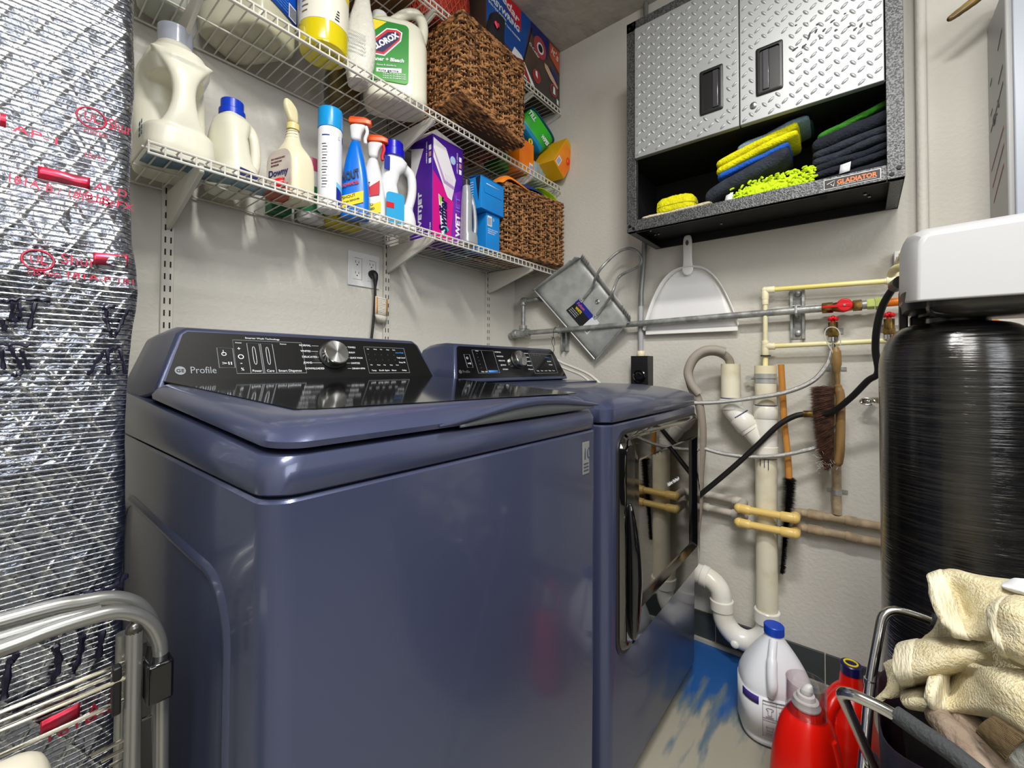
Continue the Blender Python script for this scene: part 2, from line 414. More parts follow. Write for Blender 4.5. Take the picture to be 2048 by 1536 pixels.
# ------------------------------------------------------------ washer and dryer
YF, YB = -.993, -.27
W_ = .686
def appliance(x0, kind):
    x1 = x0+W_
    wash = kind == 'washer'
    t = thing(kind, (x0+W_/2, (YF+YB)/2, FZ),
              'navy top-load washing machine with black glass lid, beside the foil duct' if wash else 'navy front-door dryer with smoked mirror glass door, by the pipe wall',
              'washing machine' if wash else 'dryer')
    def sec(z, ins=0, r=.03, yb=YB):
        return [Vector((x, y, z)) for x, y in rr_poly(x0+ins, x1-ins, YF+ins, yb, r)]
    b = MB(); b.loft([sec(FZ+.06, .004), sec(.60), sec(.900), sec(.9035, .003)])
    body = b.build('cabinet_body', navy, t, ang=30)
    for dx in (.05, W_-.05):
        for yy in (YF+.06, YB-.06): MB().cyl((x0+dx, yy, FZ), (x0+dx, yy, FZ+.07), .02, 14).build('levelling_foot', rubber, t)
    # pressed side panel with a raised border
    for sx, xx in (('l', x0), ('r', x1)):
        if sx == 'r' and wash: continue
        d = -.004 if sx == 'l' else .004
        ring = []
        for k, (ins, dd) in enumerate(((0, 0), (.006, d), (.012, d), (.018, d*.1))):
            ring.append([Vector((xx+dd, y, z)) for y, z in rr_poly(-.905+ins, -.33-ins, .30+ins, .802-ins, .07)])
        mb = MB(); mb.loft(ring, cap=False); mb.build('side_rib', navy if not wash else navy, t, ang=60)
    # top frame: sloped upper edge, higher at the back
    def zt(y): return .945 + (y-YF)*.058
    if wash:
        mb = MB()
        lo = sec(.909, 0, .034); mid = [Vector((v.x, v.y, zt(v.y)-.012)) for v in sec(0, 0, .034)]
        hi = [Vector((v.x, v.y, zt(v.y))) for v in sec(0, .006, .036)]
        mb.loft([sec(.906, .003, .034), lo, mid, hi]); mb.build('top_frame', navy, t, ang=50)
        # lid with black glass inset
        lx0, lx1, ly0, ly1 = x0+.010, x1-.012, YF+.006, -.452
        L0, L1, nu = .005, .034, 40
        def lidring(ins, dz, r):
            return [Vector((x, y, zt(y)+dz)) for x, y in rr_poly(lx0+ins, lx1-ins, ly0+ins*1.5, ly1, r, 8)]
        mb = MB(); mb.loft([lidring(.012, .004, .03), lidring(.001, .007, .038), lidring(.0, .014, .04), lidring(.006, .024, .046), lidring(.018, .031, .05), lidring(.034, .0335, .05)])
        lid = mb.build('lid', navy, t, ang=50)
        gp = [(-1.594, -.458), (-1.580, -.60), (-1.556, -.892), (-1.535, -.905), (-1.40, -.918), (-1.2, -.938), (-1.04, -.952), (-.975, -.956), (-.968, -.945), (-.972, -.458)]
        gp = [(x0-(-1.626)+gx, gy) for gx, gy in gp]
        mb = MB(); mb.loft([[Vector((gx, gy, zt(gy)+.033)) for gx, gy in gp], [Vector((gx, gy, zt(gy)+.0352)) for gx, gy in gp]])
        mb.build('lid_glass', blackgl, lid)
        # finger pocket: a shallow dark-bottomed scoop under a raised wave of the lid's front edge
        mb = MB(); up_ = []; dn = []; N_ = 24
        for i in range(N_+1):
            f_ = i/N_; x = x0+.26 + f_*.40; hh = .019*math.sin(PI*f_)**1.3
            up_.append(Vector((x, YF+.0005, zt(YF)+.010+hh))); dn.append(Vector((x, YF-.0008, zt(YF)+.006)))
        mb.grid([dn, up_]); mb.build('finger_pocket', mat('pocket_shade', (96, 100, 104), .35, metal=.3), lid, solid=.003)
        mb = MB(); lip = []
        for i in range(N_+1):
            f_ = i/N_; x = x0+.22 + f_*.46; hh = .021*math.sin(PI*f_)**1.3
            lip.append((x, YF-.001, zt(YF)+.012+hh))
        mb.tube(lip, [.002+.0055*math.sin(PI*i/N_)**.7 for i in range(N_+1)], 10); mb.build('handle_lip', navy, lid)
        # front badge sticker
        st = MB().box((x0+.612, YF-.0012, .815), (x0+.640, YF, .882)).build('badge', mat('silver_badge', (150, 152, 148), .35, metal=.5), t, bevel=.002)
        text('10', (x0+.6135, YF-.0015, .846), (1, 0, 0), (0, 0, 1), .034, navy, st, width=.024)
        for q in range(3):
            st2 = MB().box((x0+.616, YF-.0018, .821+q*.007), (x0+.636, YF-.0011, .824+q*.007)); st2.build('badge_line', navy, st)
    else:
        mb = MB()
        mb.loft([sec(.908, .003, .034), sec(.911, 0, .034), sec(.940, 0, .036), sec(.952, .012, .045), sec(.962, .035, .06), sec(.972, .075, .07), sec(.979, .12, .07), sec(.981, .16, .06)])
        mb.build('top_panel', navy, t, ang=50)
        mb = MB(); mb.loft([[Vector((x, y, z)) for x, y in rr_poly(x0+.012, x1-.012, -.62, YB, .03)] for z in (.95, .976, .984)])
        mb.build('rear_deck', navy, t, ang=50)
        # door: smoked glass frame with a recessed inner window
        dx0, dx1, dz0, dz1 = x0+.048, x1-.010, .352, .880
        def dr(ins, yy, r): return [Vector((x, yy, z)) for x, z in rr_poly(dx0+ins, dx1-ins, dz0+ins, dz1-ins, max(r-ins*.4, .01), 7)]
        mb = MB(); mb.loft([dr(-.006, YF-.0005, .045), dr(-.003, YF-.004, .045), dr(.004, YF-.004, .042)], cap=False)
        mb.build('door_gasket', blackpl, t)
        wx0, wx1, wz0, wz1 = dx0+.085, dx1-.052, dz0+.085, dz1-.070
        def wr(ins, yy): return [Vector((x, yy, z)) for x, z in rr_poly(wx0+ins, wx1-ins, wz0+ins, wz1-ins, .008, 7)]
        door = MB().loft([dr(.004, YF-.004, .042), dr(.010, YF-.012, .042), dr(.016, YF-.016, .040), wr(-.002, YF-.018), wr(0, YF-.018)], cap=False).build('door', smoke, t, ang=30)
        MB().loft([wr(0, YF-.018), wr(.012, YF-.004)], cap=False).build('window_bevel', blackgl, door, ang=20)
        mb = MB(); mb.v = wr(.012, YF-.004); mb.f = [tuple(range(len(mb.v)))]; mb.build('window', smoke2, door, smooth=False)
        MB().loft([[Vector((x, yy, z)) for x, z in rr_poly(dx0+.014, dx0+.062, dz0+.030, dz1-.030, .02)] for yy in (YF-.0155, YF-.0175)]).build('grip_panel', blackgl, door)
        # moulded grip down the hinge side
        pts = spl([(dx0+.030, YF-.018, dz0+.36), (dx0+.028, YF-.028, dz0+.27), (dx0+.030, YF-.030, dz0+.19), (dx0+.036, YF-.026, dz0+.10), (dx0+.050, YF-.018, dz0+.03)], 8)
        MB().tube(pts, [.004+.014*math.sin(PI*i/(len(pts)-1))**.6 for i in range(len(pts))], 14).build('door_grip', blackgl, door)
        text('Fabric Refresh', (wx0+.24, YF-.0185+.013, wz0+.25), (1, 0, 0), (0, 0, 1), .016, prnt, door, width=.10)
    # console: black slanted face in a navy hood
    yb0, yb1 = -.462, -.415
    zc0, zc1 = (1.000, 1.113)
    front = [(x0+.020, zc0-.012), (x0+.022, zc0+.004), (x0+.060, zc1-.012), (x0+.074, zc1), (x1-.060, zc1), (x1-.044, zc1-.012), (x1-.008, zc0+.004), (x1-.006, zc0-.012)]
    def cy_(z): return yb0+(yb1-yb0)*(z-zc0)/(zc1-zc0)
    back = [(x0+.004, .960), (x0+.004, zc0-.002), (x0+.040, zc1-.02), (x0+.070, zc1-.004), (x1-.066, zc1-.004), (x1-.036, zc1-.02), (x1-.004, zc0-.002), (x1-.004, .960)]
    ra = [Vector((x, cy_(z), z)) for x, z in front]
    rc = [Vector((x, YB-.01, z)) for x, z in back]
    rb = [a.lerp(c_, .35)+Vector((0, 0, .006 if a.z > 1.05 else 0)) for a, c_ in zip(ra, rc)]
    rb2 = [a.lerp(c_, .7)+Vector((0, 0, .005 if a.z > 1.05 else 0)) for a, c_ in zip(ra, rc)]
    con = MB().loft([ra, rb, rb2, rc]).build('console', navy, t, bevel=.006, ang=50)
    ins = [(x0+.031, zc0+.001), (x0+.033, zc0+.006), (x0+.068, zc1-.014), (x0+.076, zc1-.008), (x1-.062, zc1-.008), (x1-.054, zc1-.014), (x1-.020, zc0+.006), (x1-.018, zc0+.001)]
    nrm = Vector((0, -(zc1-zc0), (yb1-yb0))).normalized()
    def cp(x, z, o=0): return Vector((x, cy_(z), z)) + nrm*o
    pan = MB().loft([[cp(x, z, .0002) for x, z in ins], [cp(x, z, .0022) for x, z in ins]]).build('control_panel', panelm if wash else mat('console_gloss', (16, 16, 18), .12), con, smooth=False)
    O = .0026; ydir = Vector((0, yb1-yb0, zc1-zc0))
    def tx(s_, x, z, sz, wd=None, m=prnt): return text(s_, cp(x, z, O), (1, 0, 0), ydir, sz, m, con, width=wd)
    def boxl(xa, xb, za, zb, wd=.0007, m=prntg, sl=.0):
        mb = MB(); pts = [cp(xa, za, O), cp(xb, za, O), cp(xb-sl, zb, O), cp(xa-sl*-1, zb, O)]
        mb.tube(pts, wd, 4, closed=True); mb.build('outline', m, con, smooth=False)
    ko = x0+.365
    if wash:
        tx('Profile', x0+.073, 1.023, .020, .042, prntg)
        MB().lathe([(.0001, 0), (.0085, 0), (.0085, .0006), (.0001, .0006)], n=24).xf(Matrix.Translation(cp(x0+.058, 1.0285, O)) @ Matrix.Rotation(R(68), 4, 'X')).build('logo_disc', prntg, con)
        text('GE', cp(x0+.0515, 1.0255, O+.0008), (1, 0, 0), ydir, .009, panelm, con, width=.012)
        boxl(x0+.122, x0+.150, 1.034, 1.074); tx('O', x0+.128, 1.058, .012, .009); tx('>II', x0+.127, 1.040, .009, .017)
        MB().tube([cp(x0+.1325, 1.063, O), cp(x0+.1325, 1.070, O)], .0006, 4).build('power_mark', prnt, con)
        boxl(x0+.152, x0+.294, 1.022, 1.092); boxl(x0+.178, x0+.202, 1.022, 1.086); boxl(x0+.205, x0+.229, 1.022, 1.086)
        for q in (.190, .217):
            mb = MB(); mb.tube([cp(x0+q+.003*math.cos(a)*1.0, 1.06+.019*math.copysign(abs(math.sin(a))**.5, math.sin(a)), O) for a in [2*PI*i/20 for i in range(20)]], .0005, 4, closed=True); mb.build('slider_mark', prnt, con)
        for s_, x, z, sz in (('+', .158, 1.070, .012), ('O', .157, 1.052, .015), ('-', .160, 1.040, .014), ('%', .160, 1.028, .009)): tx(s_, x0+x, z, sz)
        tx('Power', x0+.181, 1.025, .0075, .018); tx('Care', x0+.209, 1.025, .0075, .015); tx('Smart Dispense', x0+.233, 1.025, .0075, .05)
        tx('Amount', x0+.156, 1.085, .004, .012); tx('Status', x0+.245, 1.086, .004, .014)
        tx('Smarter Wash Technology', x0+.176, 1.0955, .0055, .07)
        for i, s_ in enumerate(('NORMAL', 'WHITES', 'DELICATES', 'JEANS', 'DOWNLOADED')):
            z = 1.084-i*.0135; tx(s_, x0+.288+(.001*i), z, .0068, (.027, .023, .034, .02, .045)[i])
            a = x0+.338; mb = MB().tube([cp(x0+.291+(.027, .023, .034, .02, .045)[i], z+.002, O), cp(a-.004, z+.002, O)], .0004, 4); mb.build('dial_tick', prnt, con)
        for i, s_ in enumerate(('TOWELS', 'BULKY', 'QUICK WASH', 'SANITIZE', 'DRAIN+SPIN')):
            z = 1.084-i*.0135; tx(s_, x0+.410, z, .0062, (.021, .017, .035, .024, .035)[i])
            MB().tube([cp(x0+.398, z+.002, O), cp(x0+.408, z+.002, O)], .0004, 4).build('dial_tick', prnt, con)
        boxl(x0+.456, x0+.584, 1.020, 1.089)
        for i in range(5):
            for j in range(4):
                tx('-' if 0 < j < 3 else ('Hot', 'Heavy', 'Max', 'Deep', 'Extra')[i], x0+.464+i*.020, 1.082-j*.014, .004)
        tx('Smart Wash', x0+.552, 1.074, .0055, .026, prntb); tx('Tangle Control', x0+.552, 1.060, .0055, .028); tx('Deep Fill', x0+.556, 1.047, .0055, .02)
        for i, s_ in enumerate(('Temp', 'Soil', 'Spin', 'Rinse', 'Delay')): tx(s_, x0+(.464, .486, .504, .526, .560)[i], 1.025, .0058, .014)
    else:
        tx('Profile', x0+.062, 1.017, .014, .032, mat('dim_print', (80, 78, 80), .5))
        MB().lathe([(.0001, 0), (.0065, 0), (.0065, .0006), (.0001, .0006)], n=20).xf(Matrix.Translation(cp(x0+.052, 1.021, O)) @ Matrix.Rotation(R(68), 4, 'X')).build('logo_disc', mat('dim_print', (80, 78, 80), .5), con)
        boxl(x0+.090, x0+.116, 1.035, 1.078); tx('O', x0+.096, 1.062, .012, .008); tx('>II', x0+.095, 1.045, .009, .014)
        boxl(x0+.134, x0+.242, 1.016, 1.094); MB().tube([cp(x0+.180, 1.018, O), cp(x0+.180, 1.092, O)], .0005, 4).build('outline', prntg, con)
        for j in range(5): tx('-', x0+.152, 1.080-j*.012, .007)
        tx('Heavy', x0+.150, 1.090, .004, .014); tx('Dry', x0+.150, 1.019, .006, .012); tx('Soil', x0+.168, 1.019, .006, .01)
        MB().grid([[cp(x0+.186, 1.018, O), cp(x0+.236, 1.018, O)], [cp(x0+.186, 1.025, O), cp(x0+.236, 1.025, O)]]).build('blue_bar', prntb, con, solid=.0004)
        for i, s_ in enumerate(('NORMAL', 'WHITES', 'DELICATES', 'JEANS', 'STEAM')):
            tx(s_, x0+.248+.004*i, 1.088-i*.0155, .0065, (.034, .036, .034, .03, .028)[i]); tx(s_[::-1].title(), x0+.415, 1.088-i*.0155, .0065, .03)
        boxl(x0+.452, x0+.612, 1.012, 1.090)
        tx('Sensor', x0+.556, 1.074, .006, .03, prntb); tx('Refresh', x0+.562, 1.058, .006, .026); tx('Wrinkle', x0+.566, 1.044, .006, .026)
        for i in range(5): tx(('Temp', 'Time', 'Level', 'Delay', 'Eco')[i], x0+.466+i*.028, 1.020, .006, .016)
        for i in range(3): tx('--', x0+.48+i*.02, 1.083, .006)
    kc = cp(ko, 1.064 if wash else 1.062, .001)
    M = Matrix.Translation(kc) @ Matrix.Rotation(math.atan2(-(zc1-zc0), -(yb1-yb0))+PI/2+R(90)+R(90), 4, 'X')
    q = nrm.to_track_quat('Z', 'Y').to_matrix().to_4x4(); M = Matrix.Translation(kc) @ q
    kb = MB().lathe([(.036, 0), (.036, .004), (.034, .006)], n=40).xf(M).build('knob_base', blackpl, con)
    kn = MB().lathe([(.0315, .004), (.0315, .020), (.0305, .024), (.0285, .0255)], n=48).xf(M).build('knob', chrome, con, ang=25)
    cap = mat('spun_metal_cap', (190, 190, 190), .3, metal=1)
    if 'rad' not in MC:
        MC['rad'] = 1; nt = cap.node_tree; b_ = nt.nodes['Principled BSDF']; b_.inputs['Anisotropic'].default_value = .9
        tn = nt.nodes.new('ShaderNodeTangent'); tn.direction_type = 'RADIAL'; tn.axis = 'Z'; nt.links.new(tn.outputs[0], b_.inputs['Tangent'])
    cc = MB().lathe([(.028, 0), (.001, .0004)], n=48); cc.build('knob_cap', cap, kn, local=True)
    c_ = bpy.data.objects[-1] if False else kn.children[0]
    c_.location = (M @ Vector((0, 0, .0256))) - worldloc(con) ; c_.rotation_euler = q.to_euler()
    return t
DX = -.8965
WASHER = appliance(-1.626, 'washer')
appliance(DX, 'dryer')

# ------------------------------------------------------------ foil-wrapped duct
foil = mat('crinkled_foil', (192, 194, 198), .2, metal=1)
def foil_nodes():
    nt = foil.node_tree; b = nt.nodes['Principled BSDF']; N = nt.nodes.new; L = nt.links.new
    g = N('ShaderNodeTexCoord'); P_ = g.outputs['Object']
    def noise_(sc, det, dist=0):
        n = N('ShaderNodeTexNoise'); n.inputs['Scale'].default_value = sc; n.inputs['Detail'].default_value = det; n.inputs['Distortion'].default_value = dist; L(P_, n.inputs['Vector']); return n.outputs[0]
    def wave(rot, sc, dist, prof='SIN'):
        mp = N('ShaderNodeMapping'); mp.inputs['Rotation'].default_value = rot; L(P_, mp.inputs[0])
        w_ = N('ShaderNodeTexWave'); w_.inputs['Scale'].default_value = sc; w_.inputs['Distortion'].default_value = dist; w_.inputs['Detail'].default_value = 2; w_.inputs['Detail Scale'].default_value = 3
        w_.bands_direction = 'Z'; L(mp.outputs[0], w_.inputs[0])
        pw = N('ShaderNodeMath'); pw.operation = 'POWER'; L(w_.outputs[0 if False else 1], pw.inputs[0]); pw.inputs[1].default_value = 14; return pw.outputs[0]
    h1 = wave((0, 0, 0), 48, .5); h2 = wave((0, R(62), 0), 13, .6); h3 = wave((0, R(-58), 0), 13, .6)
    a = noise_(34, 8, 1.2); b2 = noise_(130, 4)
    vo = N('ShaderNodeTexVoronoi'); vo.feature = 'DISTANCE_TO_EDGE'; vo.inputs['Scale'].default_value = 42; L(P_, vo.inputs['Vector'])
    def mul(x, k): m_ = N('ShaderNodeMath'); m_.operation = 'MULTIPLY'; L(x, m_.inputs[0]); m_.inputs[1].default_value = k; return m_.outputs[0]
    def add(x, y_): m_ = N('ShaderNodeMath'); L(x, m_.inputs[0]); L(y_, m_.inputs[1]); return m_.outputs[0]
    tot = add(add(add(mul(h1, .8), mul(h2, .13)), mul(h3, .13)), add(mul(a, .7), mul(b2, .2)))
    tot = add(tot, mul(vo.outputs[0], .6))
    bp = N('ShaderNodeBump'); bp.inputs['Strength'].default_value = .85; bp.inputs['Distance'].default_value = .0042; L(tot, bp.inputs['Height']); L(bp.outputs[0], b.inputs['Normal'])
    mx = N('ShaderNodeMix'); mx.data_type = 'RGBA'; L(add(h1, mul(add(h2, h3), .3)), mx.inputs[0])
    mx.inputs[6].default_value = lin((142, 147, 160)); mx.inputs[7].default_value = lin((236, 238, 238)); L(mx.outputs[2], b.inputs['Base Color'])
foil_nodes()
YD = -.70
def duct():
    t = thing('insulated_duct', (-1.93, YD+.15, FZ), 'silver foil wrapped square duct with red and black printing, floor to ceiling', 'duct')
    rows = []; rnd = random.Random(5)
    nz = 340; zs = [FZ+(CZ-.002-FZ)*i/nz for i in range(nz+1)]
    for z in zs:
        row = []
        band = math.exp(-((z-1.17)/.075)**2)
        # wrinkled taped joint and sag
        for j in range(47):
            if j < 40: x = -2.16+(.465)*j/39; y = YD
            else:
                a = R(90)*(j-39)/7*1.0; x = -1.695+.014*math.sin(a); y = YD+.014*(1-math.cos(a))
            p = Vector((x, y, z))
            d = .004*(noise.noise(p*9)) + .0022*noise.noise(p*30)
            cr = band*(.008*noise.noise(Vector((x*6, 3, z*34+x*9))) + .008*abs(noise.noise(Vector((x*22, 9, z*40)))) + .010)
            bulge = .007*math.exp(-((z-1.13)/.05)**2) if j > 36 else 0
            row.append(Vector((x+(bulge+d*.5 if j >= 39 else 0), y-(d+cr), z)))
        row.append(Vector((-1.681+.004*noise.noise(Vector((1, 2, z*25))), YD+.30, z)))
        rows.append(row)
    MB().grid(rows).build('foil_face', foil, t, ang=180)
    MB().box((-2.16, YD+.012, FZ), (-1.69, YD+.30, CZ-.002)).build('duct_core', foil, t)
    red = mat('red_foil_print', (190, 40, 66), .3, metal=.6, c2=(150, 60, 76), nscale=60); ink = mat('black_marker', (26, 24, 44), .4, metal=.3)
    yo = YD-.0165
    def tp(s_, u, v, size, m, rot=0, wd=None, y=YD-.012, bold=0):
        p = PY(u, v, y); xd = Vector((math.cos(rot), 0, math.sin(rot))); return text(s_, p, xd, Vector((-math.sin(rot), 0, math.cos(rot))), size, m, t, width=wd, bold=bold)
    def ul(u, v, r):
        c = PY(u, v, YD-.0135); mb = MB(); mb.tube([c+Vector((r*math.cos(a), 0, r*.92*math.sin(a))) for a in [2*PI*i/28 for i in range(28)]], .0012, 6, closed=True); mb.build('ring_mark', red, t)
        text('UL', c+Vector((-r*.55, 0, -r*.35)), (1, 0, 0), (0, 0, 1), r*1.1, red, t, width=r*1.05)
    def bar(u0, v0, u1, v1, h, y=YD-.014):
        a = PY(u0, v0, y); b_ = PY(u1, v1, y); n = 14; lo = []; hi = []
        for i in range(n+1):
            p = a.lerp(b_, i/n); lo.append(p+Vector((0, -.003*abs(noise.noise(p*40)), -h/2))); hi.append(p+Vector((0, -.003*abs(noise.noise(p*37)), h/2)))
        MB().grid([lo, hi]).build('printed_bar', red, t, solid=.0004)
    ul(183, 236, .013); tp('Shur', 216, 257, .020, red, 0, .022, YD-.0125); tp('LISTED', 166, 262, .006, red, 0, .022, YD-.02)
    bar(75, 344, 180, 368, .014, YD-.024); bar(0, 240, 12, 243, .014, YD-.02)
    tp('181A-B / 181B-FX', 10, 362, .013, red, R(-3), .085, YD-.024); tp('181B-FX', 150, 392, .013, red, R(-4), .05, YD-.024); tp('AF-D', 188, 378, .013, red, R(-3), .030, YD-.024)
    tp('AP-1', 24, 262, .012, red, R(-3), .034, YD-.026); tp('LISTED', 168, 312, .008, red, R(-4), .018, YD-.026)
    ul(76, 520, .0125); tp('LISTED', 54, 548, .007, red, 0, .026, YD-.0135)
    tp('Shur', 120, 526, .018, red, 0, .030, YD-.0135); bar(186, 517, 256, 522, .015, YD-.0145); tp('181A-P 181', 128, 554, .010, red, 0, .060, YD-.0135)
    # marker letters
    def stroke(pts, r=.0032, y=YD-.0105):
        P_ = [PY(u, v, y) for u, v in pts]; mb = MB(); q = spl(P_, 6)
        for i in range(len(q)): q[i] = q[i]+Vector((0, -.001*math.sin(i), .0016*math.sin(i*2.3)))
        mb.tube(q, [r*(.75+.25*math.sin(i*1.7)) for i in range(len(q))], 6); o = mb.build('marker_stroke', ink, t)
        return o
    for s_ in ([(4, 604), (40, 598), (100, 602)], [(26, 606), (24, 640), (40, 634), (38, 606)], [(70, 606), (58, 660)], [(4, 640), (10, 660)], [(0, 688), (60, 690)], [(20, 694), (44, 742), (24, 752)], [(42, 700), (60, 740)], [(2, 700), (8, 740)],
               [(205, 618), (230, 612)], [(212, 622), (216, 650), (226, 676)], [(256, 618), (240, 652), (228, 676)], [(206, 640), (226, 642)],
               [(176, 750), (206, 708), (240, 694)], [(214, 700), (218, 752)], [(240, 700), (252, 750)], [(206, 726), (250, 722)]):
        stroke(s_, .0024)
    for s_ in ([(34, 1310), (18, 1330), (8, 1400)], [(8, 1420), (60, 1405), (150, 1376)], [(110, 1290), (118, 1330), (100, 1370)], [(165, 1270), (160, 1310), (144, 1350)], [(205, 1262), (196, 1320)], [(30, 1424), (70, 1398), (140, 1384)],
               [(100, 1212), (150, 1196), (210, 1180)], [(100, 1218), (160, 1202), (240, 1168)], [(238, 1176), (252, 1150)]):
        stroke(s_, .0042)
    bar(80, 1460, 160, 1418, .018, YD-.012); tp('181B-FX', 85, 1490, .016, red, R(2), .075, YD-.012); tp('A', 174, 1436, .02, red, 0, .012, YD-.012)
    mb = MB(); pch = [PY(u, v, YD-.009) for u, v in ((0, 1240), (60, 1212), (160, 1180), (170, 1200), (60, 1238), (0, 1262))]
    return t
duct()

# ------------------------------------------------------------ things on the shelves
def zoomto(o, k):
    o.location = CAM+(o.location-CAM)*k; o.scale = (k, k, k)
K1, K2, K3 = 1.032, 1.050, 1.0378
RS = []
def locthing(name, loc, label, cat, rz=0, group=None): return thing(name, loc, label, cat, group, rz)
before = set(bpy.data.objects)
ND = (D1, D2, D3); D1, D2, D3 = 1.4975, 1.8914, 2.2734      # laid out at nominal heights, moved onto the decks below
LOCAL = True
def cyl_cap(t, c, r, h, m, name='cap', ribs=0, top=.002):
    mb = MB(); n = 48; rg = []
    for (rr, z) in ((r, 0), (r, h-top), (r-top, h)):
        rg.append([Vector((c[0]+(rr+(.0006 if ribs and j % 2 else 0))*math.cos(2*PI*j/n), c[1]+(rr+(.0006 if ribs and j % 2 else 0))*math.sin(2*PI*j/n), c[2]+z)) for j in range(n)])
    mb.loft(rg); return mb.build(name, m, t)
# large cream detergent jug
t = locthing('detergent_jug', (-1.521, -.165, D1+.0035), 'large blank cream jug with clear grey cap, leftmost on the lowest shelf', 'detergent jug')
mb = MB()
mb.loft([rrect(0, 0, hx, hy, z, e) for z, hx, hy, e in ((0, .062, .09, 4), (.006, .068, .096, 4), (.03, .0715, .099, 4), (.07, .070, .097, 3.6), (.082, .064, .09, 3.2))])
mb.loft([rrect(0, cy, hx, hy, z, e) for z, hx, hy, cy, e in ((.04, .068, .06, .035, 3.5), (.10, .073, .050, .044, 3), (.16, .075, .044, .05, 2.6), (.215, .070, .048, .044, 2.6), (.25, .063, .055, .03, 2.6))])
mb.loft([rrect(0, cy, hx, hy, z, e) for z, hx, hy, cy, e in ((.205, .052, .080, .0, 2.8), (.236, .063, .094, 0, 2.8), (.264, .057, .082, 0, 2.4), (.284, .046, .054, 0, 2.2), (.290, .037, .037, 0, 2), (.305, .0365, .0365, 0, 2))])
cp_ = spl([(0, -.072, .055), (0, -.080, .10), (0, -.080, .16), (0, -.076, .21), (0, -.064, .25)], 6)
mb.loft([rrect(p.x, p.y, w_, .017, p.z, 2.6, 24) for p, w_ in zip(cp_, [.062-.040*math.sin(PI*min(1, i/(len(cp_)-1)*1.02)) for i in range(len(cp_))])])
mb.build('bottle', jugw, t, remesh=.0028, smit=10)
cyl_cap(t, (0, 0, .300), .0345, .046, greycap)
ink2 = mat('grey_ink', (60, 66, 80), .5)
for k in range(3): text('||| ||', (-.0725, -.05+.0*k, .04+.012*k), (0, -1, 0), (0, 0, 1), .010, ink2, t, width=.028)
# small jug, blue cap
t = locthing('detergent_jug', (-1.392, -.145, D1), 'small cream jug with ribbed blue cap and side grip, behind the wire rail', 'detergent jug', R(18))
mb = MB()
mb.loft([rrect(0, 0, hx, hy, z, 3.2) for z, hx, hy in ((0, .040, .06), (.008, .045, .066), (.05, .046, .067), (.07, .043, .063))])
mb.loft([rrect(cx, 0, hx, hy, z, 3) for z, hx, hy, cx in ((.05, .044, .066, 0), (.10, .034, .06, -.010), (.14, .030, .055, -.012), (.168, .034, .05, -.006), (.19, .036, .042, 0), (.205, .026, .028, 0), (.215, .024, .024, 0))])
mb.tube(spl([(.038, -.02, .05), (.044, -.03, .085), (.043, -.032, .13), (.036, -.028, .17), (.02, -.015, .195)], 6), .0135, 12)
mb.build('bottle', jugw, t, remesh=.0026, smit=8)
cyl_cap(t, (0, 0, .205), .030, .016, bluecap, 'cap', 1); cyl_cap(t, (0, 0, .22), .026, .026, bluecap, 'cap_top', 1)
MB().box((-.025, -.0665, .012), (.025, -.0675, .05)).build('label_strip', mat('navy_label', (40, 44, 96), .5), t)
# blue film sheet under the jugs
t = MB()
rows = []
for i in range(30):
    f_ = i/29; x = -1.588+.285*f_
    rows.append([Vector((x, y_, D1+.0012+.0012*math.sin(x*60+y_*30))) for y_ in (-.272, -.25, -.225, -.192+.012*math.sin(f_*17))])
o = t.grid(rows).build('plastic_sheet', mat('blue_grey_film', (98, 132, 152), .35, sub=.1), solid=.0012); tag(o, 'blue-grey plastic sheet under the large cream jug on the lowest shelf', 'plastic sheet')
# orange pouch with red tip
t = locthing('product_pouch', (-1.305, -.215, D1), 'orange pouch with red spout lying behind the wire rail, left of the ironing spray', 'pouch', R(-20))
MB().loft([rrect(0, 0, .035*k, .05*k, z, 3) for z, k in ((0, .8), (.006, 1), (.014, .98), (.019, .7))]).build('pouch', mat('rust_orange', (176, 76, 44), .45), t)
MB().lathe([(.012, 0), (.014, .012), (.012, .02)], n=18).xf(Matrix.Translation((-.005, -.046, .018)) @ Matrix.Rotation(R(70), 4, 'Y')).build('spout_cap', redpl, t)
# ironing spray bottle
t = locthing('spray_bottle', (-1.258, -.200, D1), 'cream wrinkle-release spray bottle with ridged neck and clear nozzle', 'spray bottle', R(-76))
crm = mat('cream_bottle', (228, 220, 190), .35, sub=.1)
mb = MB(); mb.loft([rrect(cx, 0, hx, hy, z, e) for z, hx, hy, cx, e in ((0, .050, .036, 0, 4), (.004, .056, .040, 0, 4), (.07, .057, .041, 0, 4), (.11, .056, .040, 0, 3.6), (.135, .047, .037, 0, 3), (.155, .030, .029, .0, 2.4), (.168, .021, .022, 0, 2.1), (.19, .0165, .0175, 0, 2), (.212, .015, .015, 0, 2))])
mb.build('bottle', crm, t, sub=1)
mb = MB()
for k in range(6): mb.tube([(.0185*math.cos(a)*(1.1-.04*k), -.0195*abs(math.sin(a))*(1.1-.04*k), .158+.009*k-.003*math.sin(a)) for a in [PI*j/12 for j in range(13)]], .0014, 6)
mb.build('neck_ridges', crm, t)
cyl_cap(t, (0, 0, .208), .0165, .018, mat('clear_yellow', (222, 208, 138), .25), 'collar', 1)
mb = MB(); mb.loft([rrect(0, y_, hx, hy, z, 3, 20) for z, hx, hy, y_ in ((.226, .011, .012, 0), (.240, .0105, .015, -.002), (.258, .011, .020, -.007), (.272, .010, .020, -.010), (.282, .008, .012, -.016), (.288, .006, .006, -.02))])
mb.build('nozzle', mat('clear_nozzle', (226, 216, 176), .15, sub=.2), t, sub=1)
lab = mat('pale_rose_label', (206, 198, 188), .4, c2=(190, 172, 164), nscale=14)
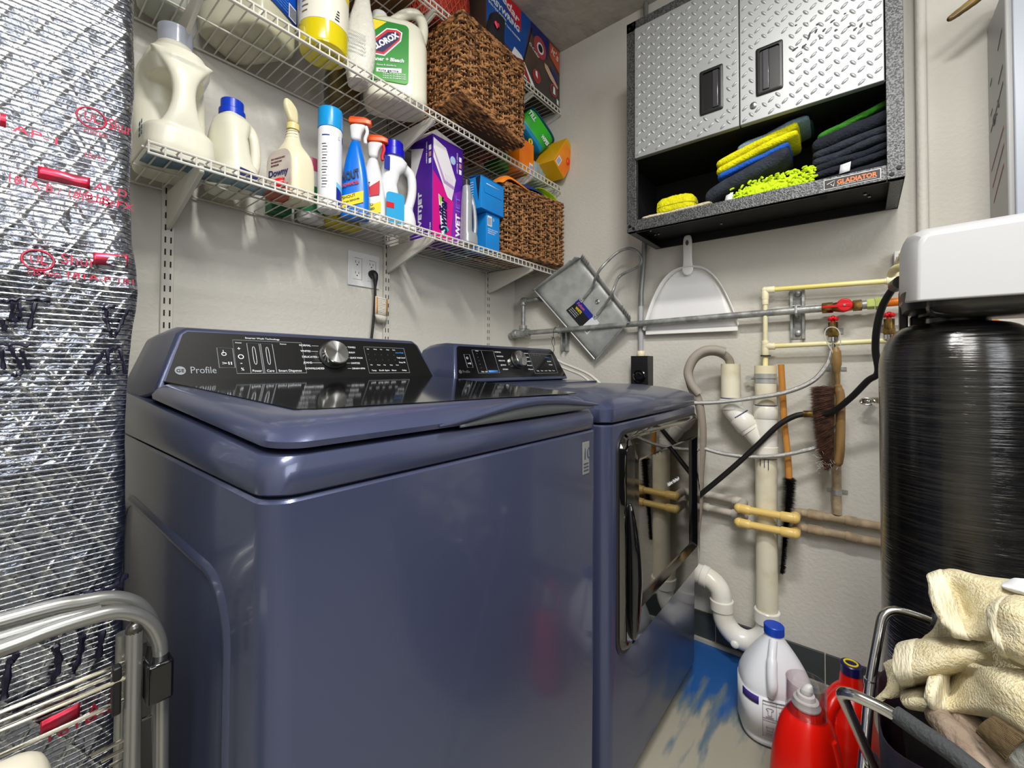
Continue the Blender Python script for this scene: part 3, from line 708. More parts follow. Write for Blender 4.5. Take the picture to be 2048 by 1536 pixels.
mb = MB(); mb.loft([[Vector((x, -.0430, z)) for x, z in rr_poly(-.049, .049, .008, .134, .035)], [Vector((x, -.0405, z)) for x, z in rr_poly(-.049, .049, .008, .134, .035)]]); mb.build('label', lab, t)
text('Downy', (-.040, -.0435, .062), (1, 0, 0), (0, 0, 1), .026, mat('navy_ink', (28, 34, 96), .4), t, width=.078, bold=.0006)
rd = mat('red_ink', (190, 40, 50), .4)
text('wrinkle', (-.024, -.0435, .046), (1, 0, 0), (0, 0, 1), .014, rd, t, width=.05); text('releaser', (-.010, -.0435, .030), (1, 0, 0), (0, 0, 1), .014, rd, t, width=.048)
for k in range(3): text('SPRAY WRINKLES AWAY', (-.03, -.0435, .108-.009*k), (1, 0, 0), (0, 0, 1), .006, mat('mauve_ink', (120, 70, 80), .5), t, width=.056-.012*k)
# bottle with pink cap behind
t = locthing('squeeze_bottle', (-1.150, -.088, D1), 'white bottle with pink cap and green label behind the aerosol can', 'bottle')
MB().lathe([(.038, 0), (.041, .004), (.041, .12), (.03, .15), (.022, .158)]).build('bottle', whitepl, t); MB().lathe([(.0415, .02), (.0415, .1)]).build('label', mat('green_label', (30, 120, 70), .4), t)
cyl_cap(t, (0, 0, .155), .025, .042, mat('pink_cap', (206, 84, 120), .3))
# aerosol can
t = locthing('aerosol_can', (-1.157, -.2165, D1+.001), 'tall white aerosol can with sky blue cap', 'spray can', R(-8))
cansk = mat('can_white', (228, 230, 236), .25)
MB().lathe([(.031, 0), (.0335, .003), (.034, .008), (.034, .238), (.033, .243)], n=40).build('can', cansk, t, ang=30)
MB().lathe([(.0345, .244), (.0348, .246), (.0345, .296), (.0335, .302), (.030, .3045)], n=40).build('cap', mat('sky_blue_cap', (20, 150, 220), .28), t)
def wrap(mb, r, a0, a1, z0, z1, n=12, zf=None):
    lo = []; hi = []
    for i in range(n+1):
        a = a0+(a1-a0)*i/n; f_ = i/n; lo.append(Vector((r*math.cos(a), r*math.sin(a), z0))); hi.append(Vector((r*math.cos(a), r*math.sin(a), z1 if not zf else zf(f_))))
    mb.grid([lo, hi]); return mb
inkb = mat('blue_ink', (24, 40, 150), .4); inkn = mat('dark_ink', (40, 44, 60), .5)
wrap(MB(), .0344, R(-78), R(10), .01, .03, 12, lambda f_: .068-.03*f_).build('blue_foot', inkb, t)
wrap(MB(), .0342, R(-78), R(10), .03, .05, 12, lambda f_: .082-.022*f_).build('sky_band', mat('sky_ink', (110, 195, 235), .4), t)
wrap(MB(), .0344, R(-40), R(20), .205, .225).build('logo_patch', inkb, t)
wrap(MB(), .0344, R(-150), R(-112), .213, .2165).build('ink_line', inkb, t)
for k in range(16):
    wrap(MB(), .0344, R(-150+(k % 3)*2), R(-128+(k*7 % 5)*2), .06+.0085*k, .0625+.0085*k, 4).build('small_print', inkn if k % 4 else prntg, t)
text('S', (.010, -.034, .209), (1, .25, 0), (0, 0, 1), .016, prnt, t)
def trigger(t, z, head, trig, s_=1.0):
    mb = MB(); mb.loft([rrect(0, y_, hx*s_, hy*s_, z+zz*s_, 2.6, 20) for zz, hx, hy, y_ in ((0, .013, .013, 0), (.014, .012, .013, 0), (.022, .010, .014, 0), (.036, .010, .018, -.003), (.047, .012, .025, -.010))]); mb.build('sprayer_neck', whitepl, t, sub=1)
    mb = MB(); mb.loft([[Vector((x_, y_, z+zz*s_)) for x_, y_ in ((-.014, .020), (-.015, -.030), (-.008, -.047), (.008, -.047), (.015, -.030), (.014, .020))] for zz in (.046, .058)])
    mb.loft([[Vector((x_, y_, z+zz*s_)) for x_, y_ in ((-.014*k, .020*k), (-.015*k, -.030*k), (-.008*k, -.044*k), (.008*k, -.044*k), (.015*k, -.030*k), (.014*k, .020*k))] for zz, k in ((.058, 1), (.064, .75))])
    mb.build('sprayer_head', head, t, bevel=.002)
    MB().tube(spl([(0, -.030, z+.044*s_), (0, -.034, z+.028*s_), (0, -.028, z+.010*s_), (0, -.030, z-.004)], 5), [.0055]*15+[.003], 8).build('trigger', trig, t)
def spraybody(t, m, h, hx=.030, hy=.044):
    mb = MB(); mb.loft([rrect(0, y_, hx*j, hy*k, z*h, e) for z, k, j, e, y_ in ((0, .92, .9, 4, 0), (.02, 1, 1, 4, 0), (.25, 1, 1, 3.6, 0), (.5, .88, .95, 3.2, -.001), (.75, .66, .82, 2.8, .001), (.9, .44, .62, 2.2, .001), (1, .33, .5, 2, 0))]); return mb.build('bottle', m, t, sub=1)
orng = mat('orange_trigger', (240, 92, 24), .35); rdt = mat('red_trigger', (206, 30, 36), .35)
yel = mat('yellow_label', (236, 212, 20), .45)
ya = (0, -1, 0); ya2 = (0, -1, .35)
def sidequad(t, pts, m, nm, o=.0318): return MB().add([(-o, -y_, z) for y_, z in pts], [tuple(range(len(pts)))]).build(nm, m, t, solid=.0012, smooth=False)
t = locthing('spray_bottle', (-1.072, -.215, D1), 'bright blue spray bottle with orange trigger top, beside the aerosol can', 'spray bottle', R(48))
spraybody(t, mat('bright_blue_bottle', (0, 112, 216), .28, sub=.1), .250); trigger(t, .246, orng, whitepl, 1.2)
sidequad(t, ((-.036, .024), (.030, .046), (.030, .082), (-.036, .060)), yel, 'label')
text('SHOUT', (-.0330, .030, .050), ya2, (0, 0, 1), .012, inkn, t, width=.04); text('STAIN REMOVER', (-.0330, .028, .038), ya2, (0, 0, 1), .007, inkn, t, width=.05)
text('SHOUT', (-.0330, .042, .104), ya2, (0, 0, 1), .034, inkn, t, width=.068, shear=.2, bold=.001); text('ADVANCED', (-.0330, .030, .088), ya2, (0, 0, 1), .013, rd, t, width=.05, bold=.0005)
for k in range(6): text('II', (-.008, -.0445, .02+.011*k), (1, 0, 0), (0, 0, 1), .008, mat('sky_ink', (110, 195, 235), .4), t)
t = locthing('spray_bottle', (-1.000, -.200, D1), 'white spray bottle with orange and red trigger, left of the white jug', 'spray bottle', R(48))
spraybody(t, whitepl, .228); trigger(t, .224, orng, rdt, 1.2)
sidequad(t, ((-.034, .080), (.026, .096), (.026, .142), (-.034, .098)), mat('label_red', (200, 24, 44), .4), 'red_panel')
sidequad(t, ((-.038, .018), (.030, .038), (.030, .074), (-.038, .046)), yel, 'label')
text('OUT', (-.0335, .040, .098), ya2, (0, 0, 1), .032, inkn, t, width=.044, shear=.2, bold=.001); text('SPEED', (-.0335, .026, .048), ya2, (0, 0, 1), .010, inkn, t, width=.035); text('STUDIED', (-.0335, .026, .034), ya2, (0, 0, 1), .009, inkn, t, width=.04)
for k in range(6): text('II', (-.008, -.0445, .02+.011*k), (1, 0, 0), (0, 0, 1), .008, inkn, t)
# white jug deep blue cap
t = locthing('detergent_jug', (-.914, -.215, D1), 'glossy white jug with royal blue cap and open side handle, left of the purple box', 'detergent jug', R(-14))
mb = MB()
mb.loft([rrect(0, 0, hx, hy, z, 3.2) for z, hx, hy in ((0, .056, .04), (.006, .061, .045), (.04, .060, .045), (.065, .054, .042), (.085, .046, .038))])
mb.loft([rrect(cx, 0, hx, hy, z, 2.8) for z, hx, hy, cx in ((.06, .050, .040, -.008), (.10, .032, .036, -.028), (.15, .026, .034, -.034), (.19, .030, .034, -.028), (.215, .040, .036, -.016), (.235, .040, .033, -.010), (.248, .030, .028, -.014), (.258, .026, .026, -.016))])
mb.tube(spl([(.026, 0, .06), (.040, -.002, .095), (.050, -.002, .135), (.052, -.002, .175), (.046, 0, .208), (.020, 0, .228)], 6), [.019]*6+[.0155]*18+[.016]*7, 14)
mb.build('bottle', jugw2, t, remesh=.0024, smit=6)
cyl_cap(t, (-.016, 0, .250), .037, .026, deepbl, 'cap', 1); cyl_cap(t, (-.016, 0, .275), .032, .026, deepbl, 'cap_top', 1)
mb = MB(); mb.loft([[Vector((x, -.0455, z)) for x, z in rr_poly(-.056, .006, .014, .115, .012)], [Vector((x, -.0440, z)) for x, z in rr_poly(-.056, .006, .014, .115, .012)]]); mb.build('label', mat('aqua_label', (40, 160, 214), .4), t)
MB().box((-.056, -.047, .062), (-.03, -.0452, .08)).build('label_red_spot', rdt, t)
MB().box((-.060, -.038, .19), (-.042, -.034, .235)).build('label_top', inkb, t)
LOCAL = False
# purple and magenta cleaner-pad box
purp = mat('purple_card', (84, 28, 160), .4, c2=(66, 22, 140), nscale=6); mag = mat('magenta_card', (206, 14, 132), .4); purpl = mat('violet_card', (124, 40, 168), .4)
t = thing('pad_refill_box', (-.724, -.198, D1), 'tall purple and magenta box of mopping pads, white torn top flaps', 'box')
bx0, bx1, by0, by1, bz0, bz1 = -.800, -.649, -.262, -.138, D1+.001, 1.872
MB().box((bx0, by0, bz0), (bx1, by1, bz1)).build('carton', purp, t, bevel=.0015)
fy = by0-.0008
MB().add([(bx0+.001, fy, bz0+.001), (bx1-.062, fy, bz0+.001), (bx1-.05, fy, bz0+.155), (bx0+.001, fy, bz1-.13)], [(0, 1, 2, 3)]).build('magenta_panel', mag, t, solid=.0006, smooth=False)
MB().add([(bx1-.060, fy, bz0+.001), (bx1-.001, fy, bz0+.001), (bx1-.001, fy, bz0+.215), (bx1-.048, fy, bz0+.190)], [(0, 1, 2, 3)]).build('violet_panel', purpl, t, solid=.0006, smooth=False)
padw = mat('pad_white', (226, 222, 226), .7)
MB().add([(bx0+.002, fy-.001, bz1-.012), (bx0+.062, fy-.001, bz1-.030), (bx0+.112, fy-.001, bz1-.132), (bx0+.092, fy-.001, bz1-.215), (bx0+.070, fy-.001, bz1-.208), (bx0+.002, fy-.001, bz1-.085)], [(0, 1, 2, 3, 4, 5)]).build('pad_picture', padw, t, solid=.0004, smooth=False)
MB().add([(bx0+.003, fy-.0015, bz1-.050), (bx0+.058, fy-.0015, bz1-.150), (bx0+.104, fy-.0015, bz1-.160), (bx0+.102, fy-.0015, bz1-.172), (bx0+.052, fy-.0015, bz1-.162), (bx0+.003, fy-.0015, bz1-.062)], [(0, 1, 2, 3, 4, 5)]).build('pad_stripe', mat('lilac', (176, 142, 190), .6), t, solid=.0004, smooth=False)
mb = MB()
for k in range(5): mb.tube([(bx0+.060+.008*k, fy-.0016, bz1-.125-.002*k), (bx0+.070+.006*k, fy-.0016, bz1-.206)], .0004, 4)
mb.build('pad_lines', mat('lilac_line', (150, 110, 170), .6), t)
zu = (0, 0, 1)
text('WET', (bx1-.018, fy-.0012, bz0+.03), zu, (-1, 0, 0), .030, mat('white_ink', (240, 240, 244), .4), t, width=.088, bold=.0012)
text('JET', (bx1-.018, fy-.0012, bz0+.121), zu, (-1, 0, 0), .030, mat('periwinkle_ink', (120, 110, 220), .4), t, width=.066)
text('24 wipes', (bx1-.004, fy-.0012, bz0+.006), zu, (-1, 0, 0), .010, prnt, t, width=.04)
text('ABSORB + LOCK', (bx1-.030, fy-.0012, bz1-.105), zu, (-1, 0, 0), .008, prnt, t, width=.08)
text('Swiffer', (bx0+.066, fy-.0022, bz0+.028), zu, (-1, 0, 0), .050, mat('navy_print', (20, 20, 80), .4), t, width=.130, shear=.25, bold=.0016)
MB().add([(bx0+.026, fy-.0012, bz0+.165), (bx0+.052, fy-.0012, bz0+.150), (bx0+.068, fy-.0012, bz0+.05), (bx0+.045, fy-.0012, bz0+.012), (bx0+.034, fy-.0012, bz0+.09)], [(0, 1, 2, 3, 4)]).build('logo_leaf', prnt, t, solid=.0004, smooth=False)
MB().add([(bx0+.028, fy-.0018, bz0+.160), (bx0+.044, fy-.0018, bz0+.155), (bx0+.036, fy-.0018, bz0+.125)], [(0, 1, 2)]).build('logo_green', mat('lime_ink', (150, 205, 30), .5), t, solid=.0004, smooth=False)
MB().add([(bx0+.052, fy-.0018, bz0+.020), (bx0+.078, fy-.0018, bz0+.045), (bx0+.062, fy-.0018, bz0+.060)], [(0, 1, 2)]).build('logo_teal', mat('teal_ink', (40, 180, 170), .5), t, solid=.0004, smooth=False)
for k, c_ in enumerate(('white_ink', 'skin_ink', 'white_ink')):
    MB().box((bx1-.022, fy-.0012, bz1-.055-.024*k), (bx1-.010, fy, bz1-.037-.024*k)).build('swatch', mat(c_, (190, 140, 120), .5), t, bevel=.002)
MB().sphere((bx0+.098, fy, bz1-.062), (.014, .0012, .016), 20, 6).build('drop_badge', mat('badge_blue', (170, 196, 226), .5), t)
fx = bx0-.0008
text('WETJET', (fx, by0+.060, bz0+.03), zu, (0, 1, 0), .026, prnt, t, width=.15, bold=.001)
text('24 wipes', (fx, by0+.008, bz0+.01), zu, (0, 1, 0), .010, prnt, t, width=.045)
MB().add([(fx, by0+.05, bz1-.04), (fx, by1-.004, bz1-.02), (fx, by1-.002, bz1-.2), (fx, by0+.09, bz1-.12)], [(0, 1, 2, 3)]).build('pad_picture', padw, t, solid=.0004, smooth=False)
text('ABSORB + LOCK', (fx, by0+.030, bz1-.10), zu, (0, 1, 0), .007, prnt, t, width=.08)
for k, c_ in enumerate(('white_ink', 'skin_ink', 'white_ink')):
    MB().box((fx-.0004, by0+.008, bz1-.055-.024*k), (fx+.0004, by0+.020, bz1-.037-.024*k)).build('swatch', MC[c_], t)
mb = MB(); mb.add([(bx0, by0, bz1), (bx1, by0, bz1), (bx1-.004, by0+.020, bz1+.010), (bx0+.004, by0-.012, bz1+.012), (bx0-.006, by0+.05, bz1+.008), (bx0, by1, bz1)], [(0, 1, 2, 3), (0, 3, 4, 5)]); mb.build('torn_flaps', mat('card_white', (226, 220, 212), .7), t, solid=.0012, smooth=False)
LOCAL = True
# silver grey jug
t = locthing('detergent_jug', (-.649, -.2946, D1), 'silver grey jug with open handle between the purple box and blue cartons', 'detergent jug', R(-8))
slv = mat('silver_plastic', (168, 172, 178), .3, metal=.3)
mb = MB(); mb.loft([rrect(0, 0, hx, hy, z, 3) for z, hx, hy in ((0, .030, .026), (.006, .033, .029), (.03, .032, .028), (.045, .028, .025))])
mb.loft([rrect(-.012, 0, hx, hy, z, 2.8) for z, hx, hy in ((.03, .019, .024), (.15, .017, .022), (.20, .014, .018), (.225, .012, .014))])
mb.tube(spl([(.020, -.004, .02), (.026, -.006, .07), (.022, -.006, .13), (.010, -.004, .18), (-.008, 0, .205)], 6), .0085, 12)
mb.build('bottle', slv, t, remesh=.0026, smit=6); cyl_cap(t, (-.012, 0, .222), .014, .022, mat('dark_cap', (40, 40, 46), .4))
# blue cartons
bluec = mat('azure_carton', (20, 140, 222), .5, c2=(24, 128, 208), nscale=5)
t = locthing('blue_carton', (-.497, -.228, ND[0]), 'plain azure carton with white barcode, under the tilted blue carton', 'box', 0, 'blue cartons')
MB().box((-.028, -.042, .001), (.055, .045, .152)).build('carton', bluec, t, bevel=.001)
MB().box((-.020, -.0428, .100), (.006, -.0420, .142)).build('barcode_label', prnt, t)
for k in range(6): MB().box((-.018+.0036*k, -.0432, .104), (-.0165+.0036*k, -.0426, .134)).build('barcode_bar', inkn, t)
for k in range(3): text('DRYER SHEETS FRESH', (-.018, -.0425, .085-.008*k), (1, 0, 0), (0, 0, 1), .006, prnt, t, width=.06-.01*k)
text('5', (.012, -.0425, .125), (1, 0, 0), (0, 0, 1), .016, prnt, t)
t = locthing('blue_carton', (-.502, -.235, ND[0]+.153), 'opened azure carton with gaping seam, stacked on the barcode carton', 'box', R(3), 'blue cartons')
MB().box((-.076, -.050, 0), (.070, .05, .128)).build('carton', bluec, t, bevel=.001)
MB().add([(-.0768, -.036, .03), (-.0768, -.022, .125), (-.0768, -.046, .128)], [(0, 1, 2)]).build('open_seam', mat('seam_dark', (8, 22, 50), .8), t, solid=.0008, smooth=False)
mb = MB()
for k in range(9): mb.box((-.0772, -.010+.0*k, .028+.010*k), (-.0766, .036-.006*(k % 3), .0305+.010*k))
mb.build('text_lines', prntb if False else prnt, t)
MB().tube([(-.06, -.0506, .085), (-.055, -.0506, .066), (.052, -.0506, .068), (.055, -.0506, .068)], .0008, 4).build('flap_crease', inkb, t)
MB().grid([[(-.045, -.0506, .104), (.04, -.0506, .104)], [(-.045, -.0506, .107), (.04, -.0506, .107)]]).build('text_line', prnt, t, solid=.0004)
MB().add([(-.078, -.052, .128), (.07, -.052, .128), (.072, .02, .134), (-.072, .02, .140)], [(0, 1, 2, 3)]).build('lid_flap', bluec, t, solid=.001, smooth=False)
LOCAL = False
# low items at the back seen through the wires
def softbox(name, a, b, m, label, cat, r=.01, disp=0, parts=None):
    mb = MB().box(a, b); o = mb.build(name, m, bevel=r, disp=disp); tag(o, label, cat); return o
softbox('refill_pouch', (-1.10, -.125, ND[0]+.001), (-.965, -.02, ND[0]+.05), mat('yellow_pouch', (214, 196, 30), .4, c2=(190, 170, 20), nscale=12), 'yellow refill pouch lying flat behind the spray bottles', 'pouch', .015)
softbox('green_carton', (-1.255, -.058, ND[0]+.001), (-1.195, -.006, ND[0]+.11), mat('green_card', (20, 104, 62), .5), 'narrow green carton at the wall behind the cream spray bottle', 'box', .003)
softbox('folded_white_pack', (-.76, -.085, ND[0]+.001), (-.64, -.008, ND[0]+.07), mat('pack_white', (190, 182, 164), .6, c2=(150, 60, 70), nscale=10, lo=.6, hi=.62), 'cream folded packet at the wall behind the purple box', 'packet', .015)
softbox('folded_blue_pack', (-.53, -.165, ND[0]+.001), (-.45, -.02, ND[0]+.06), mat('pack_blue', (90, 120, 146), .6, c2=(40, 50, 76), nscale=10, lo=.5, hi=.55), 'blue-grey folded packet at the wall behind the silver jug', 'packet', .015)
# cloths spilling from the lower basket
def sheet(name, rows, m, label, cat, th=.004, sub=2, parent=None, disp=0):
    mb = MB().grid(rows); o = mb.build(name, m, parent, solid=th, sub=sub, disp=disp)
    if parent is None: tag(o, label, cat)
    return o
clo = mat('orange_cloth', (240, 140, 34), .9, bump=.3, bscale=120, c2=(228, 122, 24), nscale=10)
sheet('cleaning_cloth', [[(-.42, -.12, 1.80), (-.39, -.12, 1.84), (-.33, -.12, 1.85), (-.28, -.13, 1.83)], [(-.45, -.22, 1.81), (-.41, -.21, 1.862), (-.35, -.21, 1.866), (-.28, -.22, 1.838)], [(-.455, -.28, 1.812), (-.425, -.285, 1.858), (-.37, -.29, 1.848), (-.285, -.305, 1.822)], [(-.44, -.288, 1.800), (-.415, -.298, 1.838), (-.36, -.305, 1.826), (-.29, -.318, 1.806)]], clo, 'orange cloth heaped over the left half of the lower basket', 'cloth', .008)
sheet('cleaning_cloth', [[(-.34, -.14, 1.83), (-.28, -.14, 1.87), (-.20, -.15, 1.865), (-.14, -.16, 1.84)], [(-.33, -.22, 1.84), (-.27, -.23, 1.878), (-.20, -.24, 1.868), (-.15, -.25, 1.845)], [(-.31, -.27, 1.845), (-.26, -.285, 1.866), (-.205, -.295, 1.852), (-.17, -.30, 1.836)], [(-.30, -.28, 1.83), (-.25, -.30, 1.840), (-.20, -.312, 1.832), (-.17, -.318, 1.824)]], mat('navy_cloth', (28, 52, 110), .9, bump=.3, bscale=120), 'navy cloth between orange and lime cloths on the lower basket', 'cloth', .008)
mb = MB()
fold = [(-.23, 1.872), (-.18, 1.874), (-.125, 1.868), (-.092, 1.858), (-.082, 1.846), (-.092, 1.838), (-.13, 1.842), (-.18, 1.846), (-.22, 1.846)]
mb.grid([[Vector((x+.006*k, -.16-.030*k, z-.002*k)) for x, z in fold] for k in range(6)])
tag(mb.build('cleaning_cloth', mat('lime_cloth', (190, 220, 30), .9, bump=.3, bscale=120), solid=.006, sub=2), 'folded lime green cloth at the right end of the lower basket', 'cloth')

# middle shelf
LOCAL = True
clearpl = mat('clear_plastic', (196, 192, 170), .2, sub=.3, c2=(176, 174, 150), nscale=6)
t = locthing('storage_bottle', (-1.530, -.072, ND[1]), 'frosted grey-white bottle at the left end of the middle shelf', 'bottle')
MB().loft([rrect(0, 0, a, b_, z, 2.6) for z, a, b_ in ((0, .045, .05), (.006, .052, .058), (.19, .052, .058), (.235, .035, .04), (.26, .02, .02), (.29, .02, .02))]).build('bottle', mat('frosted_grey', (176, 180, 170), .3, sub=.2), t, sub=1)
cyl_cap(t, (0, 0, .285), .022, .025, whitepl)
t = locthing('detergent_jug', (-1.368, -.178, D2), 'rounded clear jug with bright blue label and barcode on the middle shelf', 'detergent jug', R(28))
mb = MB(); mb.loft([rrect(0, 0, a, b_, z, e) for z, a, b_, e in ((0, .064, .092, 5), (.005, .072, .102, 5), (.02, .076, .106, 5), (.20, .076, .106, 5), (.25, .055, .08, 2.6), (.28, .03, .03, 2), (.30, .025, .025, 2))]); mb.build('bottle', clearpl, t, sub=1)
MB().loft([rrect(0, 0, .0775, .1075, z, 5) for z in (.075, .19)], cap=False).build('label', mat('label_blue', (10, 100, 210), .35, c2=(16, 60, 170), nscale=4), t, solid=.0006)
MB().box((.018, -.1088, .080), (.046, -.1080, .118)).build('barcode_label', prnt, t)
for k in range(9): MB().box((.020, -.1094, .083+.0036*k), (.044, -.1086, .0848+.0036*k)).build('barcode_bar', inkn, t)
for k in range(6): text('INGREDIENTS AND CAUTION', (-.045, -.1085, .085+.008*k), (1, 0, 0), (0, 0, 1), .006, prntb, t, width=.058)
cyl_cap(t, (0, 0, .295), .028, .04, bluecap)
t = locthing('cleaner_bottle', (-1.222, -.300, D2+.0005), 'round bottle of yellow liquid with wide white label', 'bottle', R(-35))
liq = mat('yellow_liquid', (214, 196, 16), .15, coat=.5, sub=.15)
MB().lathe([(.050, 0), (.060, .004), (.0625, .012), (.0625, .25), (.05, .285), (.025, .31)], n=44).build('bottle', liq, t)
MB().lathe([(.0632, .062), (.0632, .235)], n=44).build('label', mat('label_cream', (226, 222, 206), .35), t)
wrap(MB(), .0637, R(-60), R(40), .15, .17, 12, lambda f_: .232).build('label_yellow_corner', yel, t)
for k in range(9): wrap(MB(), .0637, R(-140), R(-122+2*(k % 3)), .08+.014*k, .084+.014*k, 4).build('small_print', mat('olive_ink', (120, 106, 60), .5), t)
for k in range(4): wrap(MB(), .0637, R(-58+2*k), R(-46), .07+.008*k, .074+.008*k, 4).build('small_print', inkn, t)
# wrapped pouch
t = locthing('wrapped_pack', (-1.098, -.268, D2+.001), 'crinkled clear-wrapped white pack leaning between the yellow bottle and bleach', 'pack', R(-30))
mb = MB(); rg = []
for i in range(13):
    f_ = i/12; z = .295*f_; hx = .030+.016*math.sin(PI*min(1, f_*1.3))-.012*max(0, f_-.75)*4; hy = .030*(1-f_)**.6+.004
    rg.append([p+Vector((.002*noise.noise(p*60), .005*noise.noise(p*45), 0)) for p in rrect(.0+.012*f_, .012*f_, hx, hy, z, 2.6, 36)])
mb.loft(rg); mb.build('wrapper', mat('crinkled_wrap', (224, 222, 212), .18, coat=.6, bump=1.0, bscale=30), t, ang=80)
for k in range(6): text('/////////////', (-.03, -.026, .08+.012*k), (1, 0, -.2), (0, 0, 1), .008, prntg, t, width=.05)
# brown bottle
t = locthing('brown_bottle', (-1.030, -.066, ND[1]), 'olive-brown bottle at the wall behind the wrapped pack', 'bottle')
MB().loft([rrect(0, 0, a, a*.9, z, 2.4) for z, a in ((0, .045), (.006, .052), (.16, .052), (.2, .03), (.23, .018))]).build('bottle', mat('olive_brown', (112, 92, 50), .25, sub=.1), t, sub=1); cyl_cap(t, (0, 0, .225), .02, .025, whitepl)
# bleach jug
t = locthing('bleach_jug', (-.948, -.245, D2), 'large white bleach cleaner jug with green label and top loop handle', 'jug', R(-34))
mb = MB()
mb.loft([rrect(0, 0, hx, hy, z, e) for z, hx, hy, e in ((0, .086, .060, 3.6), (.006, .097, .070, 3.6), (.02, .102, .074, 3.6), (.20, .101, .073, 3.6), (.225, .095, .070, 3.2), (.26, .088, .062, 3), (.275, .075, .05, 2.8))])
mb.loft([rrect(cx, 0, hx, .026, z, 2.6) for z, hx, cx in ((.25, .040, -.045), (.275, .036, -.048), (.29, .026, -.05), (.30, .022, -.052))])
mb.tube(spl([(-.035, 0, .272), (-.005, 0, .300), (.030, 0, .330), (.062, 0, .340), (.084, 0, .320), (.090, 0, .285), (.084, 0, .24)], 7), .0175, 14)
mb.build('bottle', jugw, t, remesh=.003, smit=8)
cyl_cap(t, (-.052, 0, .292), .024, .02, whitepl)
grn = mat('label_green', (20, 128, 40), .35, c2=(60, 160, 40), nscale=3)
mb = MB(); mb.loft([[Vector((x, yy, z)) for x, z in rr_poly(-.090, .038, .045, .235, .014)] for yy in (-.0775, -.073)]); mb.build('label', grn, t)
def poly(pts, y_, m, nm='label_shape', th=.0006): return MB().add([(x, y_, z) for x, z in pts], [tuple(range(len(pts)))]).build(nm, m, t, solid=th, smooth=False)
poly([(-.088, .20), (-.07, .232), (-.03, .232), (-.088, .178)], -.078, yel)
poly([(-.078, .138), (-.066, .122), (-.036, .122), (.014, .180), (.018, .208), (.0, .216), (-.03, .212), (-.074, .165)], -.0782, mat('white_ink', (240, 240, 244), .4))
poly([(-.075, .140), (-.064, .126), (-.038, .126), (.010, .181), (.014, .206), (.0, .212), (-.029, .208), (-.071, .164)], -.0788, mat('label_red', (200, 24, 44), .4))
poly([(-.068, .142), (-.060, .133), (-.040, .133), (.005, .183), (.007, .200), (-.002, .204), (-.026, .200), (-.064, .160)], -.0794, mat('navy_print', (20, 20, 80), .4))
text('CLOROX', (-.068, -.0800, .132), (1, 0, .78), (-.78, 0, 1), .024, MC['white_ink'], t, width=.098, bold=.0012)
text('cleaner + Bleach', (-.086, -.0785, .100), (1, 0, .12), (0, 0, 1), .016, MC['white_ink'], t, width=.110, shear=.2, bold=.0005)
text('cleans & disinfects', (-.06, -.0785, .088), (1, 0, .12), (0, 0, 1), .008, MC['white_ink'], t, width=.06)
poly([(-.060, .068), (.016, .078), (.016, .092), (-.060, .080)], -.0782, MC['white_ink'])
text('Kills germs', (-.054, -.079, .071), (1, 0, .12), (0, 0, 1), .009, inkn, t, width=.06)
for k in range(3): text('MULTI PURPOSE', (-.04, -.0785, .050+.007*k), (1, 0, .12), (0, 0, 1), .006, MC['white_ink'], t, width=.07)
LOCAL = False
# things on the right end of the middle shelf
def boxthing(name, A, B, C_, D_, m, label, cat, r=.003, pn='carton'):
    """A corner; B, C, D neighbours; edges squared up"""
    A, B, C_, D_ = map(Vector, (A, B, C_, D_)); a = B-A; b = C_-A; b -= a*(a.dot(b)/a.dot(a)); c = D_-A; c -= a*(a.dot(c)/a.dot(a)); c -= b*(b.dot(c)/b.dot(b))
    mb = MB().obb(A, a, b, c); zmin = min(v.z for v in mb.v)
    t = thing(name, (A.x, A.y, zmin), label, cat); o = mb.build(pn, m, t, bevel=r); return t, A, a, b, c
orc = mat('orange_carton', (238, 112, 10), .35, c2=(244, 150, 20), nscale=6)
t, A, a, b, c = boxthing('snack_box', PY(1107.6, 319.4, -.385), PY(1134, 275.7, -.40), PY(1125, 363, -.385), PY(1073, 346, -.26), mat('yellow_carton', (222, 168, 8), .4), 'orange and yellow box tipped over the right end of the middle shelf', 'box', .002)
n_ = a.cross(b).normalized(); n_ = -n_ if n_.dot(c) > 0 else n_
MB().add([A+a*.02+b*.02+n_*.0006, A+a*.86+b*.02+n_*.0006, A+a*.86+b*.98+n_*.0006, A+a*.02+b*.98+n_*.0006], [(0, 1, 2, 3)]).build('front_panel', orc, t, solid=.0006, smooth=False)
MB().add([A+a*.03+b*.10+n_*.0014, A+a*.30+b*.10+n_*.0014, A+a*.30+b*.38+n_*.0014, A+a*.03+b*.38+n_*.0014], [(0, 1, 2, 3)]).build('barcode_label', prnt, t, solid=.0004, smooth=False)
for k in range(6): MB().add([A+a*.06+b*(.14+.035*k)+n_*.0020, A+a*.26+b*(.14+.035*k)+n_*.0020, A+a*.26+b*(.155+.035*k)+n_*.0020, A+a*.06+b*(.155+.035*k)+n_*.0020], [(0, 1, 2, 3)]).build('barcode_bar', inkb, t, smooth=False)
MB().sphere(A+a*.5+b*.68, (.012, .012, .018), 10, 6).build('printed_fruit', mat('deep_orange', (226, 70, 30), .4), t)
